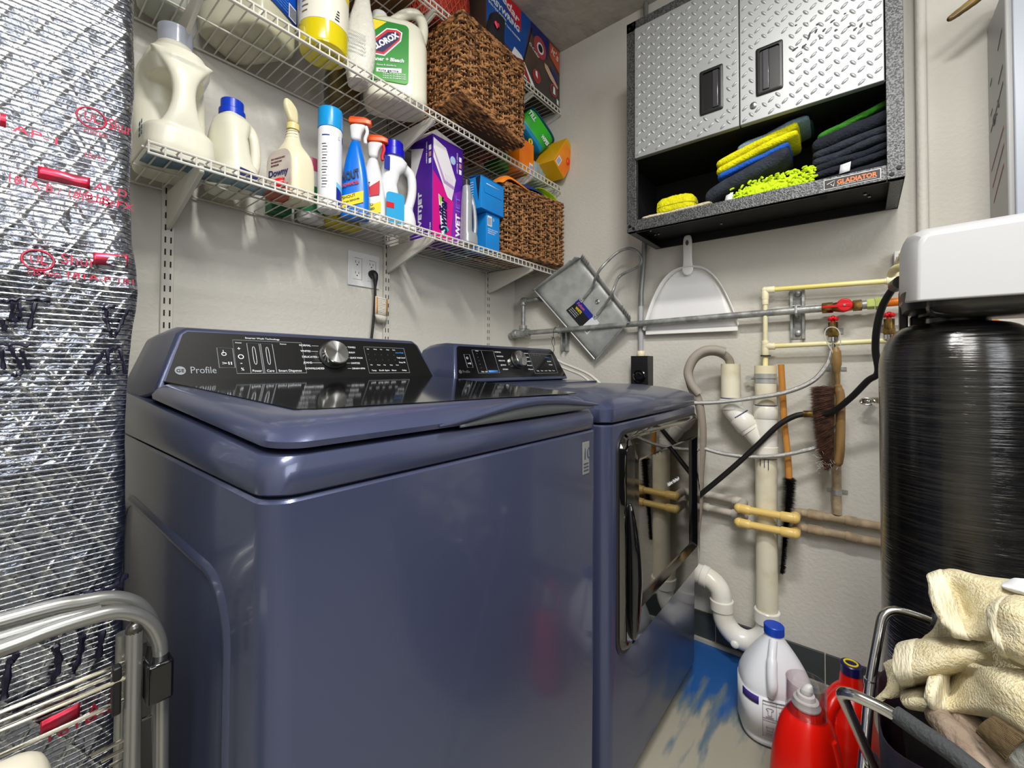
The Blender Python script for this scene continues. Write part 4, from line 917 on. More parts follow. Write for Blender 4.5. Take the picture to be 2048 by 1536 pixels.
# small upright orange box
t = thing('small_carton', (-.287, -.262, D2), 'small upright orange carton with barcode between the big basket and wipes tub', 'box')
MB().box((-.345, -.300, D2+.001), (-.242, -.225, D2+.150)).build('carton', orc, t, bevel=.001)
MB().box((-.275, -.3006, D2+.012), (-.248, -.3000, D2+.06)).build('barcode_label', prnt, t)
for k in range(5): MB().box((-.272+.005*k, -.3010, D2+.016), (-.270+.005*k, -.3004, D2+.05)).build('barcode_bar', inkb, t)
MB().box((-.3456, -.296, D2+.128), (-.345, -.262, D2+.146)).build('label', inkb, t)
softbox('green_pouch', (-.43, -.255, D2+.001), (-.355, -.16, D2+.09), mat('leaf_green', (22, 120, 34), .4), 'leaf green pouch beside the small orange carton, under the big basket edge', 'pouch', .012)
# wipes tub, blue underside and green sides, tipped
C0 = PY(1064, 268, -.235); M = Matrix.Translation(C0) @ Matrix.Rotation(R(38), 4, 'Y') @ Matrix.Rotation(R(18), 4, 'X') @ Matrix.Rotation(R(-14), 4, 'Z')
t = thing('wipes_tub', (C0.x, C0.y, C0.z-.12), 'blue and green plastic wipes tub tipped against the right wall', 'tub')
def tub(zr, k=1): return [rrect(0, 0, hx, hy, z, 4.5, 40) for z, hx, hy in zr]
MB().loft(tub(((-.060, .074, .050), (-.055, .082, .057), (-.04, .086, .060)))).xf(M).build('underside', mat('wipes_blue', (30, 140, 190), .3, sub=.1), t)
MB().loft(tub(((-.040, .0862, .0602), (-.036, .088, .062), (.030, .091, .065), (.034, .091, .065)))).xf(M).build('wrap_label', mat('wipes_green', (60, 184, 40), .35, c2=(30, 150, 60), nscale=6), t)
MB().loft(tub(((.034, .0915, .0655), (.036, .096, .070), (.042, .096, .070), (.048, .090, .064)))).xf(M).build('rim', mat('rim_teal', (16, 74, 96), .3), t)
MB().loft(tub(((-.0625, .050, .030), (-.058, .060, .040)))).xf(M).build('base_recess', mat('wipes_blue_dark', (26, 118, 168), .3), t)
text('TILL', M @ Vector((-.085, -.0645, .0)), M.to_3x3() @ Vector((1, 0, 0)), M.to_3x3() @ Vector((0, 0, 1)), .030, prnt, t, width=.05, bold=.001)
text('WIPES', M @ Vector((.030, -.0655, -.02)), M.to_3x3() @ Vector((1, 0, 0)), M.to_3x3() @ Vector((0, 0, 1)), .026, prnt, t, width=.05, bold=.001)
text('EXTRA SOFT 80', M @ Vector((.0895, -.05, .0)), M.to_3x3() @ Vector((0, 1, 0)), M.to_3x3() @ Vector((0, 0, 1)), .014, prnt, t, width=.08)
tag(MB().tube([(-.253+.011*math.cos(a), -.290, 2.057+.011*math.sin(a)) for a in [2*PI*i/20 for i in range(20)]], .004, 8, closed=True).build('rubber_ring', mat('yellow_rubber', (236, 206, 10), .5)), 'yellow rubber ring on the small orange carton, by the big basket corner', 'ring')
softbox('clear_bag', (-.235, -.30, D2+.004), (-.13, -.20, D2+.10), mat('clear_bag_plastic', (150, 170, 172), .2, coat=.6, bump=1, bscale=30), 'crumpled clear plastic bag between the wipes tub and orange box', 'bag', .02, disp=.02)
# cloths in the big basket
t = thing('black_cloth', (-.62, -.30, 2.2), 'black cloth with pink heart poking out of the large basket', 'cloth')
bc = mat('black_fleece', (22, 20, 26), .9, bump=.3, bscale=90)
MB().loft([rrect(-.575+.03*k, -.345+.004*k, .058*(1-.42*k), .024, 2.235+.180*k, 3, 24) for k in (0, .3, .6, .85, .96, 1)]).build('fabric', bc, t, sub=1, disp=.008, dscale=.03)
hc = PY(994, 50, -.372); hp = [(16*math.sin(a)**3, 13*math.cos(a)-5*math.cos(2*a)-2*math.cos(3*a)-math.cos(4*a)) for a in [2*PI*i/28 for i in range(28)]]
MB().add([hc+Vector((x*.00085, 0, z*.00085)) for x, z in hp], [tuple(range(28))]).build('heart', mat('pink_print', (240, 60, 90), .6), t, solid=.004)
tag(MB().loft([rrect(-.525, -.335, .045, .034, z, 3, 24) for z in (2.23, 2.268, 2.286)]).build('folded_fabric', mat('midnight_cloth', (36, 32, 66), .9, bump=.4, bscale=90), sub=1), 'dark navy fabric beside the black cloth inside the large basket', 'cloth')
tag(MB().sphere((-.655, -.27, 2.272), (.03, .03, .022), 12, 8).build('orange_scrap', mat('peach', (240, 150, 110), .8)), 'peach coloured scrap behind the black cloth in the large basket', 'cloth')

# top shelf
t = thing('mop_box', (-.274, -.15, D3), 'long blue and brown spin mop box at the ceiling, right end of top shelf', 'box')
mx0, mx1, my0, mz0, mz1 = -.555, -.014, -.291, ND[2]+.001, 2.612
brn = mat('brown_print', (88, 66, 54), .4, c2=(58, 50, 46), nscale=4)
MB().box((mx0, my0, mz0), (mx1, -.02, mz1)).build('carton', brn, t, bevel=.001)
yy = my0-.0008
def pp(pts, m, nm, o=0): return MB().add([(x, yy-o, z) for x, z in pts], [tuple(range(len(pts)))]).build(nm, m, t, solid=.0005, smooth=False)
bl = mat('box_blue', (16, 70, 150), .35, c2=(30, 96, 176), nscale=4); bld = mat('box_navy', (26, 32, 100), .35); rdb = mat('label_red', (200, 24, 44), .4)
pp([(mx0+.001, mz0+.10), (mx0+.24, mz0+.06), (mx0+.30, mz1-.001), (mx0+.001, mz1-.001)], bl, 'blue_panel')
pp([(mx0+.295, mz1-.05), (mx0+.43, mz0+.185), (mx1-.095, mz1-.02), (mx1-.095, mz1-.001), (mx0+.30, mz1-.001)], bld, 'navy_panel')
pp([(mx0+.04, mz1-.001), (mx0+.225, mz1-.001), (mx0+.225, mz1-.10), (mx0+.09, mz1-.035)], rdb, 'red_panel', .0006)
text('Vedar', (mx0+.055, yy-.0014, mz1-.030), (1, 0, -.30), (.3, 0, 1), .05, prnt, t, width=.16, bold=.001)
text('EASYWRING', (mx0+.012, yy-.0008, mz0+.205), (1, 0, -.12), (.12, 0, 1), .034, prnt, t, width=.20, bold=.001)
text('SPIN MOP SYSTEM', (mx0+.012, yy-.0008, mz0+.185), (1, 0, -.12), (.12, 0, 1), .014, prnt, t, width=.11); text('DEEP CLEAN MICROFIBER', (mx0+.10, yy-.0008, mz0+.160), (1, 0, -.12), (.12, 0, 1), .012, prnt, t, width=.12)
pp([(mx0+.14, mz0+.02), (mx0+.18, mz0+.10), (mx0+.23, mz0+.09), (mx0+.33, mz0-.0), (mx0+.30, mz0)], prnt, 'mop_head_picture', .0008)
pp([(mx0+.18, mz0+.06), (mx0+.24, mz0+.075), (mx0+.30, mz0+.0), (mx0+.28, mz0)], mat('deep_red', (150, 34, 34), .4), 'mop_joint_picture', .0012)
pp([(mx0+.24, mz0+.07), (mx0+.248, mz0+.07), (mx0+.31, mz1-.03), (mx0+.305, mz1-.03)], blackpl, 'mop_pole_picture', .0014)
pp([(mx1-.09, mz1-.012), (mx1-.004, mz1-.012), (mx1-.004, mz0+.17), (mx1-.09, mz0+.215)], mat('rust_panel', (186, 82, 46), .4), 'rust_panel', .0006)
text("it's", (mx1-.080, yy-.0014, mz0+.24), (1, 0, -.3), (.3, 0, 1), .05, prnt, t, width=.06)
text('O-Cedar', (mx0+.285, yy-.0010, mz0+.175), (1, 0, -.35), (.3, 0, 1), .02, prnt, t, width=.08)
for (cx_, cz_, rr_, mm, o_) in ((mx0+.37, mz0+.205, .050, mat('pedal_red', (170, 60, 70), .4), .001), (mx0+.372, mz0+.203, .026, prnt, .0016), (mx0+.372, mz0+.203, .018, blackpl, .0022), (mx0+.345, mz0+.058, .030, mat('ring_red', (190, 50, 60), .4), .001), (mx0+.345, mz0+.058, .026, mat('deep_red', (150, 34, 34), .4), .0016), (mx1-.055, mz0+.062, .030, mat('ring_red', (190, 50, 60), .4), .001), (mx1-.055, mz0+.062, .025, brn, .0016)):
    pp([(cx_+rr_*math.cos(a), cz_+rr_*math.sin(a)) for a in [2*PI*i/24 for i in range(24)]], mm, 'printed_disc', o_)
pp([(mx1-.062, mz0+.045), (mx1-.042, mz0+.045), (mx1-.046, mz0+.078), (mx1-.060, mz0+.082)], prnt, 'printed_cup', .0022); pp([(mx0+.336, mz0+.058), (mx0+.352, mz0+.05), (mx0+.346, mz0+.08), (mx0+.334, mz0+.078)], prnt, 'printed_cup', .0022)
pp([(mx1-.135, mz0+.155), (mx1-.11, mz0+.155), (mx1-.06, mz0+.125), (mx1-.018, mz0+.095), (mx1-.022, mz0+.085), (mx1-.085, mz0+.105), (mx1-.13, mz0+.135)], mat('skin_print', (208, 168, 140), .5), 'foot_picture', .001)
pp([(mx1-.09, mz0+.165), (mx1-.03, mz0+.150), (mx1-.02, mz0+.105), (mx1-.06, mz0+.125)], bld, 'trouser_picture', .0012)
pp([(mx1-.028, mz0+.01), (mx1-.012, mz0+.006), (mx1-.012, mz0+.03), (mx1-.028, mz0+.036)], prnt, 'barcode_label', .001)
mesh_red = mat('red_mesh', (176, 52, 34), .6, c2=(140, 34, 26), nscale=60, bump=.8, bscale=90)
t = thing('mesh_bag', (-.70, -.15, D3), 'red netted bag bulging over the top shelf, left of the mop box', 'bag')
MB().loft([rrect(-.705, -.155, hx, hy, D3+.002+z, 2.6, 36) for z, hx, hy in ((0, .09, .07), (.01, .115, .10), (.08, .135, .12), (.16, .14, .122), (.24, .12, .10), (.29, .06, .05))]).build('contents', mesh_red, t, sub=1)
mb = MB()
for k in range(34):
    a0 = 2*PI*k/34
    for s_ in (1, -1):
        pts = []
        for i in range(16):
            f_ = i/15; a = a0+s_*f_*1.1; hx = .12+.022*math.sin(PI*f_); hy = .104+.02*math.sin(PI*f_); pts.append((-.705+hx*math.cos(a)*1.01, -.155+hy*math.sin(a)*1.01, D3+.01+.25*f_))
        mb.tube(pts, .0013, 4)
mb.build('netting', mat('net_red', (206, 90, 60), .6), t)
softbox('brown_box', (-1.13, -.235, D3+.002), (-.87, -.03, D3+.16), mat('cardboard_dark', (128, 88, 50), .8, c2=(100, 66, 38), nscale=6), 'brown cardboard box on the top shelf above the bleach jug', 'box', .002)
softbox('maroon_case', (-1.24, -.22, D3+.002), (-1.14, -.05, D3+.14), mat('maroon', (96, 22, 20), .6), 'dark maroon case beside the cardboard box on the top shelf', 'case', .005)
softbox('storage_bin', (-1.58, -.24, D3+.002), (-1.27, -.03, D3+.20), mat('grey_bin', (150, 150, 140), .5), 'grey storage bin at the left end of the top shelf', 'bin', .01)

keep = ('plain azure', 'opened azure', 'yellow refill', 'narrow green', 'cream folded', 'blue-grey folded', 'frosted', 'olive-brown', 'long blue and brown')
for o in [o for o in bpy.data.objects if o not in before and o.parent is None]:
    L_ = o.get('label', '')
    if L_.startswith(keep): continue
    z = o.location.z
    if z > 2.25 and ('top shelf' in L_): o.location.z += ND[2]-D3; continue
    if 'large basket' in L_: continue
    elif 'lower basket' in L_: continue
    elif z < 1.85: zoomto(o, K1)
    elif z > 2.2: zoomto(o, 1.024)
    else: zoomto(o, K2 if 'tub' not in o.name else 1.04)
D1, D2, D3 = ND
# ------------------------------------------------------------ power outlet, plug, cord
t = thing('power_outlet', (-.908, 0, 1.335), 'double white power outlet plate with four sockets, on the back wall', 'outlet')
ox0, ox1, oz0, oz1 = -.973, -.843, 1.334, 1.460
MB().box((ox0, -.006, oz0), (ox1, 0, oz1)).build('plate', whitepl, t, bevel=.002)
for cx_ in (-.9375, -.8785):
    rc = MB().box((cx_-.0185, -.0078, 1.358), (cx_+.0185, -.005, 1.436)).build('receptacle', whitepl, t, bevel=.0012)
    mb = MB(); mb.tube([(cx_+.019, -.0065, 1.357), (cx_+.019, -.0065, 1.437), (cx_-.010, -.0065, 1.437)], .0007, 4); mb.build('gap_line', slotm, rc)
    mb = MB()
    for zz in (1.378, 1.418):
        mb.box((cx_-.008, -.0080, zz), (cx_-.006, -.0076, zz+.009)); mb.box((cx_+.005, -.0080, zz), (cx_+.007, -.0076, zz+.008)); mb.lathe([(.0026, -.0080), (.0026, -.0076)], (cx_-.0005, 0, zz-.006), 12, 'y')
    mb.build('socket_holes', slotm, rc)
t = MB().tube(spl([(-.8795, -.034, 1.34), (-.880, -.034, 1.28), (-.886, -.034, 1.20), (-.896, -.036, 1.12), (-.91, -.04, 1.0), (-.92, -.05, .85)], 6), .0048, 10).build('power_cord', rubber, WASHER)
plab(t, 'black power cord with plug and folded warning tag')
MB().tube(spl([(-.8785, -.008, 1.386), (-.8785, -.022, 1.385), (-.8785, -.032, 1.374), (-.879, -.034, 1.352), (-.8795, -.034, 1.335)], 5), [.0145, .0145, .015, .0152, .015, .0145, .014, .0138, .0132, .0125, .0115, .0108, .010, .009, .008, .0072, .0065, .006, .0056, .0052, .005], 16).build('plug', rubber, t)
tg = mat('tag_white', (222, 218, 206), .5); tgo = mat('tag_orange', (226, 150, 50), .5)
rows = [[(-.882+.054*f_, -.040-.006*math.sin(PI*f_), z-.004*f_) for f_ in (0, .25, .5, .75, 1)] for z in (1.300, 1.275, 1.252, 1.232)]
tag_o = MB().grid(rows).build('warning_tag', tg, t, solid=.0008)
MB().grid([[(-.884+.054*f_-.0, -.041-.008*math.sin(PI*f_), 1.231-.004*f_) for f_ in (0, .25, .5, .75, 1)], [(-.864+.040*f_, -.026-.006*math.sin(PI*f_), 1.205-.006*f_) for f_ in (0, .25, .5, .75, 1)]]).build('tag_fold', tg, t, solid=.0008)
for a_, b_ in ((.06, .16), (.80, .92)):
    MB().grid([[(-.882+.054*f_, -.0412-.006*math.sin(PI*f_), z-.004*f_) for f_ in (a_, b_)] for z in (1.297, 1.235)]).build('orange_stripe', tgo, t, solid=.0004)
mb = MB()
for k in range(9): mb.tube([(-.872+.0, -.0440, 1.292-.0062*k), (-.858, -.0462, 1.291-.0062*k), (-.844-.004*(k % 3), -.0456, 1.290-.0062*k)], .0005, 4)
mb.build('tag_print', inkn, t)

# ------------------------------------------------------------ wall cabinet
ham = mat('hammered_grey_steel', (104, 105, 106), .38, metal=.6, c2=(62, 63, 64), nscale=260, ndet=2, lo=.42, hi=.58, bump=.25, bscale=260)
cin = mat('cabinet_interior', (26, 27, 28), .55, metal=.3)
alum = mat('bright_door_steel', (160, 162, 163), .46, metal=.5)
XC, cy0, cy1, cz0, czd, cz1 = -.293, -.770, -1.538, 1.540, 1.803, 2.325
t = thing('wall_cabinet', (XC/2, (cy0+cy1)/2, cz0), 'grey steel wall cabinet with two diamond plate doors over an open shelf', 'cabinet')
mb = MB(); T_ = .0015
fr = .036
def fbox(a, b, m=ham, nm='frame_bar', **k): return MB().box(a, b).build(nm, m, t, bevel=.001, **k)
MB().box((XC, cy0-.0, cz0), (-.001, cy0-.002, cz1)).build('side_panel', cin, t); MB().box((XC, cy1, cz0), (-.001, cy1+.002, cz1)).build('side_panel', ham, t)
fbox((XC, cy1, cz1-.002), (-.001, cy0, cz1), cin, 'top_panel'); fbox((-.004, cy1, cz0), (-.001, cy0, cz1), cin, 'back_panel')
fbox((XC+.002, cy1+.002, cz0+.030), (-.004, cy0-.002, cz0+.034), cin, 'bottom_panel')
fbox((XC+.004, cy1+.002, czd+.004), (-.004, cy0-.002, czd+.010), cin, 'middle_shelf')
for a, b in ((cy0-fr, cy0), (cy1, cy1+fr)): fbox((XC-.002, a, cz0), (XC+.018, b, cz1))
fbox((XC-.002, cy1, cz1-fr), (XC+.018, cy0, cz1)); fbox((XC-.0015, cy1+fr, cz0), (XC+.018, cy0-fr, cz0+.040))
# bottom return flanges round the hollow underside
fbox((XC, cy1, cz0), (XC+.022, cy0, cz0+.002)); fbox((XC, cy0-.024, cz0), (-.001, cy0, cz0+.002)); fbox((XC, cy1, cz0), (-.001, cy1+.030, cz0+.002)); fbox((-.010, cy1, cz0), (-.001, cy0, cz0+.03), cin)
scr = mat('black_screw', (24, 24, 26), .3, metal=.5)
for yy, zz in ((cy0-.012, cz0+.020), (cy0-.026, cz0+.010), (cy1+.012, cz0+.026), (cy1+.026, cz0+.012), (cy0-.012, cz1-.012-.01), (cy0-.026, cz1-.012), (cy1+.012, cz1-.03)):
    MB().lathe([(.0048, XC-.0048), (.0055, XC-.003), (.0055, XC-.001)], (0, yy, zz), 14, 'x').build('screw', scr, t)
for xx, yy in ((-.20, cy0-.03), (-.18, cy0-.045), (-.12, cy0-.04), (-.12, cy0-.055), (-.10, cy0-.28), (-.12, cy1+.08), (-.09, cy1+.07)):
    MB().sphere((xx, yy, cz0+.027), (.005, .005, .004), 10, 5).build('bolt', brushed, t)
def door(ya, yb, side):
    d = MB().box((XC-.014, yb, czd), (XC+.006, ya, cz1-fr-.004)).build('door', alum, t, bevel=.002)
    mb = MB(); P_ = .0355; xs = XC-.0142
    hy0, hy1 = (-1.034, -1.106) if side == 0 else (-1.199, -1.271)
    j = 0; ny = int((ya-yb)/P_)+2; nz = int((cz1-fr-czd)/P_)+2
    for i in range(ny*2):
        for k in range(nz):
            cy = ya-.014-i*P_/2; cz = czd+.016+k*P_+(i % 2)*P_/2
            # two interleaved orientations
            for q in (0, 1):
                yy = cy-(P_*.5 if q else 0)*.5*2*0 - (.0 if not q else 0); zz = cz
                if (i % 2) != q: continue
                zz = czd+.014+k*P_+((i//2) % 2)*P_/2+(P_*.25 if q else 0)
                yy = cy
                if not (yb+.008 < yy < ya-.008 and czd+.012 < zz < cz1-fr-.014): continue
                if hy1-.008 < yy < hy0+.008 and 1.862 < zz < 2.040: continue
                if side == 1 and abs(yy+1.192) < .016 and abs(zz-1.852) < .016: continue
                an = R(52) if q else R(-38)
                o_ = len(mb.v); n = 10
                for rr_, h in ((1, 0), (.70, .0018), (.28, .0026)):
                    for a in range(n):
                        b_ = 2*PI*a/n; u_, v_ = .0108*rr_*math.cos(b_), .0044*rr_*math.sin(b_)
                        mb.v.append(Vector((xs-h, yy+u_*math.cos(an)-v_*math.sin(an), zz+u_*math.sin(an)+v_*math.cos(an))))
                for r_ in range(2):
                    for a in range(n): mb.f.append((o_+r_*n+a, o_+r_*n+(a+1) % n, o_+(r_+1)*n+(a+1) % n, o_+(r_+1)*n+a))
                mb.f.append(tuple(o_+2*n+a for a in range(n)))
    mb.build('diamond_plate', alum, d, ang=80)
    h = MB()
    z0, z1 = 1.876, 2.022
    def hr(i_, x): return [Vector((x, y_, z)) for y_, z in rr_poly(hy1+i_, hy0-i_, z0+i_, z1-i_, .006, 4)]
    h.loft([hr(0, XC-.014), hr(0, XC-.0185), hr(.003, XC-.020), hr(.009, XC-.020), hr(.010, XC-.0145)], cap=False)
    hd = h.build('recessed_handle', blackpl, d, ang=30)
    mb = MB(); mb.v = hr(.010, XC-.0146); mb.f = [tuple(range(len(mb.v)))]; mb.build('handle_recess', mat('recess_black', (10, 10, 12), .35), hd, smooth=False)
    yc = (hy0+hy1)/2+(-.012 if side == 0 else .010)
    MB().box((XC-.0200, yc-.010, z0+.012), (XC-.0150, yc+.008, z1-.012)).build('grip', mat('grip_grey', (84, 84, 88), .2, metal=.6), hd, bevel=.003)
    return d
d1 = door(-.806, -1.151, 0); d2 = door(-1.154, -1.499, 1)
MB().lathe([(.006, XC-.020), (.0095, XC-.018), (.0095, XC-.014)], (0, -1.192, 1.852), 20, 'x').build('lock', brushed, d2)
MB().box((XC-.0204, -1.1928, 1.848), (XC-.0199, -1.1912, 1.856)).build('keyhole', slotm, d2)
rnd = random.Random(11)
SC = MB()
for u, v, l_, w_, an in ((1590, 98, .016, .005, 20), (1600, 108, .012, .004, 10), (1618, 72, .022, .006, 70), (1608, 92, .014, .006, 30), (1632, 62, .012, .005, 60), (1636, 48, .010, .004, 0), (1648, 60, .010, .005, 40), (1640, 76, .008, .004, 80), (1665, 42, .012, .004, 20), (1672, 60, .008, .005, 0), (1700, 52, .014, .004, 10), (1710, 58, .010, .005, 30), (1722, 50, .012, .006, 60), (1612, 47, .010, .003, 0), (1745, 42, .007, .004, 30), (1592, 50, .006, .003, 0), (1690, 27, .006, .003, 0)):
    c_ = PX(u, v, XC-.0150); a_ = R(an)
    SC.v += [c_+Vector((0, -l_*.5*math.cos(q)*math.cos(a_)*(1+.2*math.sin(5*q))-w_*.5*math.sin(q)*math.sin(a_), l_*.5*math.cos(q)*math.sin(a_)-w_*.5*math.sin(q)*math.cos(a_)*(1+.3*math.cos(3*q)))) for q in [2*PI*i/12 for i in range(12)]]
    SC.f.append(tuple(range(len(SC.v)-12, len(SC.v))))
blob = mat('black_smudge', (16, 16, 18), .5)
SC.build('scuff_marks', blob, d2, solid=.0012, smooth=False)
bpl = MB().box((XC-.0032, -1.490, cz0+.0065), (XC-.0015, -1.366, cz0+.034)).build('name_plate', prnt, t)
MB().box((XC-.0036, -1.4885, cz0+.008), (XC-.0030, -1.3675, cz0+.0325)).build('plate_ground', mat('plate_black', (40, 36, 34), .5), t)
text('GLADIATOR', (XC-.0038, -1.396, cz0+.0150), (0, -1, 0), (0, 0, 1), .017, mat('orange_ink', (236, 120, 60), .4), t, width=.086, bold=.0006)
text('BY WHIRLPOOL CORPORATION', (XC-.0038, -1.396, cz0+.0105), (0, -1, 0), (0, 0, 1), .0042, prnt, t, width=.084)
MB().tube([(XC-.0038, -1.373, cz0+.020), (XC-.0038, -1.391, cz0+.028), (XC-.0038, -1.388, cz0+.011), (XC-.0038, -1.382, cz0+.019)], .0012, 5).build('arrow_mark', prnt, t)

# cloths on the cabinet's open shelf (shelf top z)
CS = cz0+.0345
yv = mat('yellow_microfiber', (226, 222, 10), .95, bump=.6, bscale=160, c2=(214, 206, 8), nscale=40)
charc = mat('charcoal_towel', (46, 52, 62), .95, bump=.6, bscale=160, c2=(38, 42, 52), nscale=30)
darkt = mat('dark_navy_towel', (30, 35, 46), .95, bump=.6, bscale=160, c2=(24, 28, 38), nscale=30)
def folded(name, yc, hy, z0, th, x0, x1, m, label, slope=0, n=2, sag=.004, seed=1, cat='towel', arch=0):
    """folded cloth: rounded fold facing -x (into the room), several layers; slope = rise per metre towards -y"""
    mb = MB(); ny = 14
    def zb(y, x): return z0 + (yc-y)*slope + arch*math.sin(PI*(y-yc+hy)/(2*hy)) + sag*noise.noise(Vector((x*12, y*14, seed*3.1)))
    lt = th/n
    for k in range(n):
        rg = []
        for i in range(ny+1):
            y = yc-hy+2*hy*i/ny; e = min(1, min(i, ny-i)/1.2+.55)
            prof = []
            for j in range(7):
                a = R(90+180*j/6); prof.append((x0+.5*lt+.5*lt*math.cos(a)*1.0+.006*noise.noise(Vector((y*14, k*2.7, seed))), .5*lt-.5*lt*math.sin(-a+PI)*-1))
            ring = [Vector((x1, y, zb(y, x1)+lt*k+lt*.5*(1+e)))]
            for j in range(9):
                a = R(90+180*j/8); ring.append(Vector((x0+.5*lt+.5*lt*math.cos(a)+.008*noise.noise(Vector((y*16, k*2.7, seed))), y, zb(y, x0)+lt*k+.5*lt+.5*lt*e*math.sin(a))))
            ring.append(Vector((x1, y, zb(y, x1)+lt*k+lt*.5*(1-e))))
            rg.append(ring)
        mb.loft(rg)
    o = mb.build(name, m, sub=1, disp=.003, dscale=.02)
    return tag(o, label, cat)
t = thing('wash_sponge', (-.215, -.915, CS+.02), 'fluffy lemon yellow wash sponge on the cream cloth, left end of cabinet shelf', 'sponge')
MB().loft([rrect(-.205, -.925, hx, hy, CS+.026+z, 3.2, 36) for z, hx, hy in ((0, .040, .062), (.006, .048, .070), (.030, .048, .070), (.050, .045, .067), (.062, .030, .05))]).build('foam', yv, t, sub=2, disp=.006, dscale=.012)
MB().loft([rrect(-.205, -.925, hx, hy, CS+.048+z, 3.2, 36) for z, hx, hy in ((0, .0485, .0705), (.0025, .0485, .0705))]).build('seam', mat('seam_olive', (150, 146, 20), .8), t)
creamt = mat('cream_pile', (206, 198, 168), .95, bump=.8, bscale=120)
folded('folded_cloth', -.935, .125, CS+.001, .022, -.270, -.06, creamt, 'flat cream pile cloth beneath the yellow sponge at the left of the cabinet shelf', n=2, seed=4, cat='cloth')
# lime chenille mitt
t = thing('chenille_mitt', (-.2, -1.24, CS), 'lime green noodle wash mitt under the charcoal roll in the cabinet', 'wash mitt')
lime = mat('lime_chenille', (196, 224, 20), .85, sub=.1)
MB().loft([rrect(-.185, -1.225, hx, hy, CS+.002+z, 3, 30) for z, hx, hy in ((0, .07, .100), (.01, .08, .110), (.045, .075, .105), (.06, .05, .08))]).build('mitt', lime, t, sub=1)
mb = MB(); rnd = random.Random(2)
for k in range(330):
    y_ = -1.112-.232*rnd.random(); f_ = rnd.random(); z_ = CS+.004+.066*f_*(.55+.45*min(1, (-1.112-y_)/.15)); x_ = -.264+.02*f_**2+.006*rnd.random()
    if k > 240: x_ = -.26+.12*rnd.random(); z_ = CS+.055+.012*rnd.random()
    d = Vector((rnd.uniform(-.5, .3), rnd.uniform(-1, 1), rnd.uniform(-.9, .4))).normalized()*.013
    p = Vector((x_, y_, z_)); mb.tube([p-d*.5, p-d*.2+Vector((-.002, 0, .001)), p+d*.3+Vector((-.002, 0, 0)), p+d*.5], [.0028, .0036, .0036, .0026], 6)
o = mb.build('noodle_pile', lime, t); o['kind'] = 'stuff'
MB().add([(-.272, -1.098, CS+.002), (-.274, -1.122, CS+.006), (-.270, -1.126, CS+.036), (-.268, -1.104, CS+.030)], [(0, 1, 2, 3)]).build('care_tag', prnt, t, solid=.001)
folded('rolled_towel', -1.155, .125, CS+.064, .050, -.262, -.08, charc, 'charcoal rolled towel sloping down left over the lime mitt', slope=.34, n=1, seed=5)
folded('folded_towel', -1.175, .105, CS+.121, .018, -.255, -.08, mat('royal_blue_towel', (28, 90, 190), .95, bump=.6, bscale=160), 'thin royal blue folded towel under the yellow towel', slope=.25, n=1, seed=6)
folded('folded_towel', -1.185, .118, CS+.141, .048, -.258, -.08, yv, 'bright yellow folded towel in the middle stack', slope=.26, n=2, seed=7, arch=.004)
folded('folded_towel', -1.230, .100, CS+.194, .020, -.250, -.08, mat('grey_blue_towel', (122, 146, 158), .95, bump=.6, bscale=160), 'grey-blue folded towel on top of the yellow towel', slope=.20, n=1, seed=8)
folded('folded_towel', -1.280, .055, CS+.215, .022, -.20, -.06, mat('forest_towel', (34, 58, 56), .95, bump=.6, bscale=160), 'small dark green folded towel at the back of the middle stack', slope=.1, n=1, seed=12)
z_ = CS+.001
for k, (th, nn, sd) in enumerate(((.034, 1, 21), (.040, 2, 22), (.046, 2, 23), (.040, 1, 24))):
    folded('folded_towel', -1.425, .092 if k else .090, z_, th, -.252-.003*(k % 2), -.05, darkt if k != 2 else charc, ['navy towel at the bottom of the right stack, white care tag', 'navy towel second from the bottom of the right stack', 'charcoal towel third from the bottom of the right stack', 'navy towel second from the top of the right stack'][k], slope=.10+.03*k, n=nn, seed=sd)
    z_ += th+.0015
folded('folded_towel', -1.430, .085, z_+.004, .020, -.235, -.05, mat('lime_edge_towel', (60, 150, 30), .9, bump=.5, bscale=120, c2=(46, 110, 26), nscale=20), 'green towel with bright edge on top of the right stack', slope=.30, n=1, seed=30)
tag(MB().add([(-.262, -1.400, CS+.020), (-.264, -1.424, CS+.023), (-.260, -1.427, CS+.050), (-.258, -1.403, CS+.047)], [(0, 1, 2, 3)]).build('care_tag', prnt, solid=.001), 'small white care tag sewn on the lowest navy towel, right stack', 'tag')

# ------------------------------------------------------------ pipes on the right wall
XP = -.05
def pipe(mb, pts, r, n=16, f_=.03): return mb.tube(fillet(pts, f_) if f_ else pts, r, n)
def sleeve(mb, a, b, r, n=18):
    a, b = Vector(a), Vector(b); return mb.tube([a, a+(b-a)*.06, b-(b-a)*.06, b], [r*.94, r, r, r*.94], n)
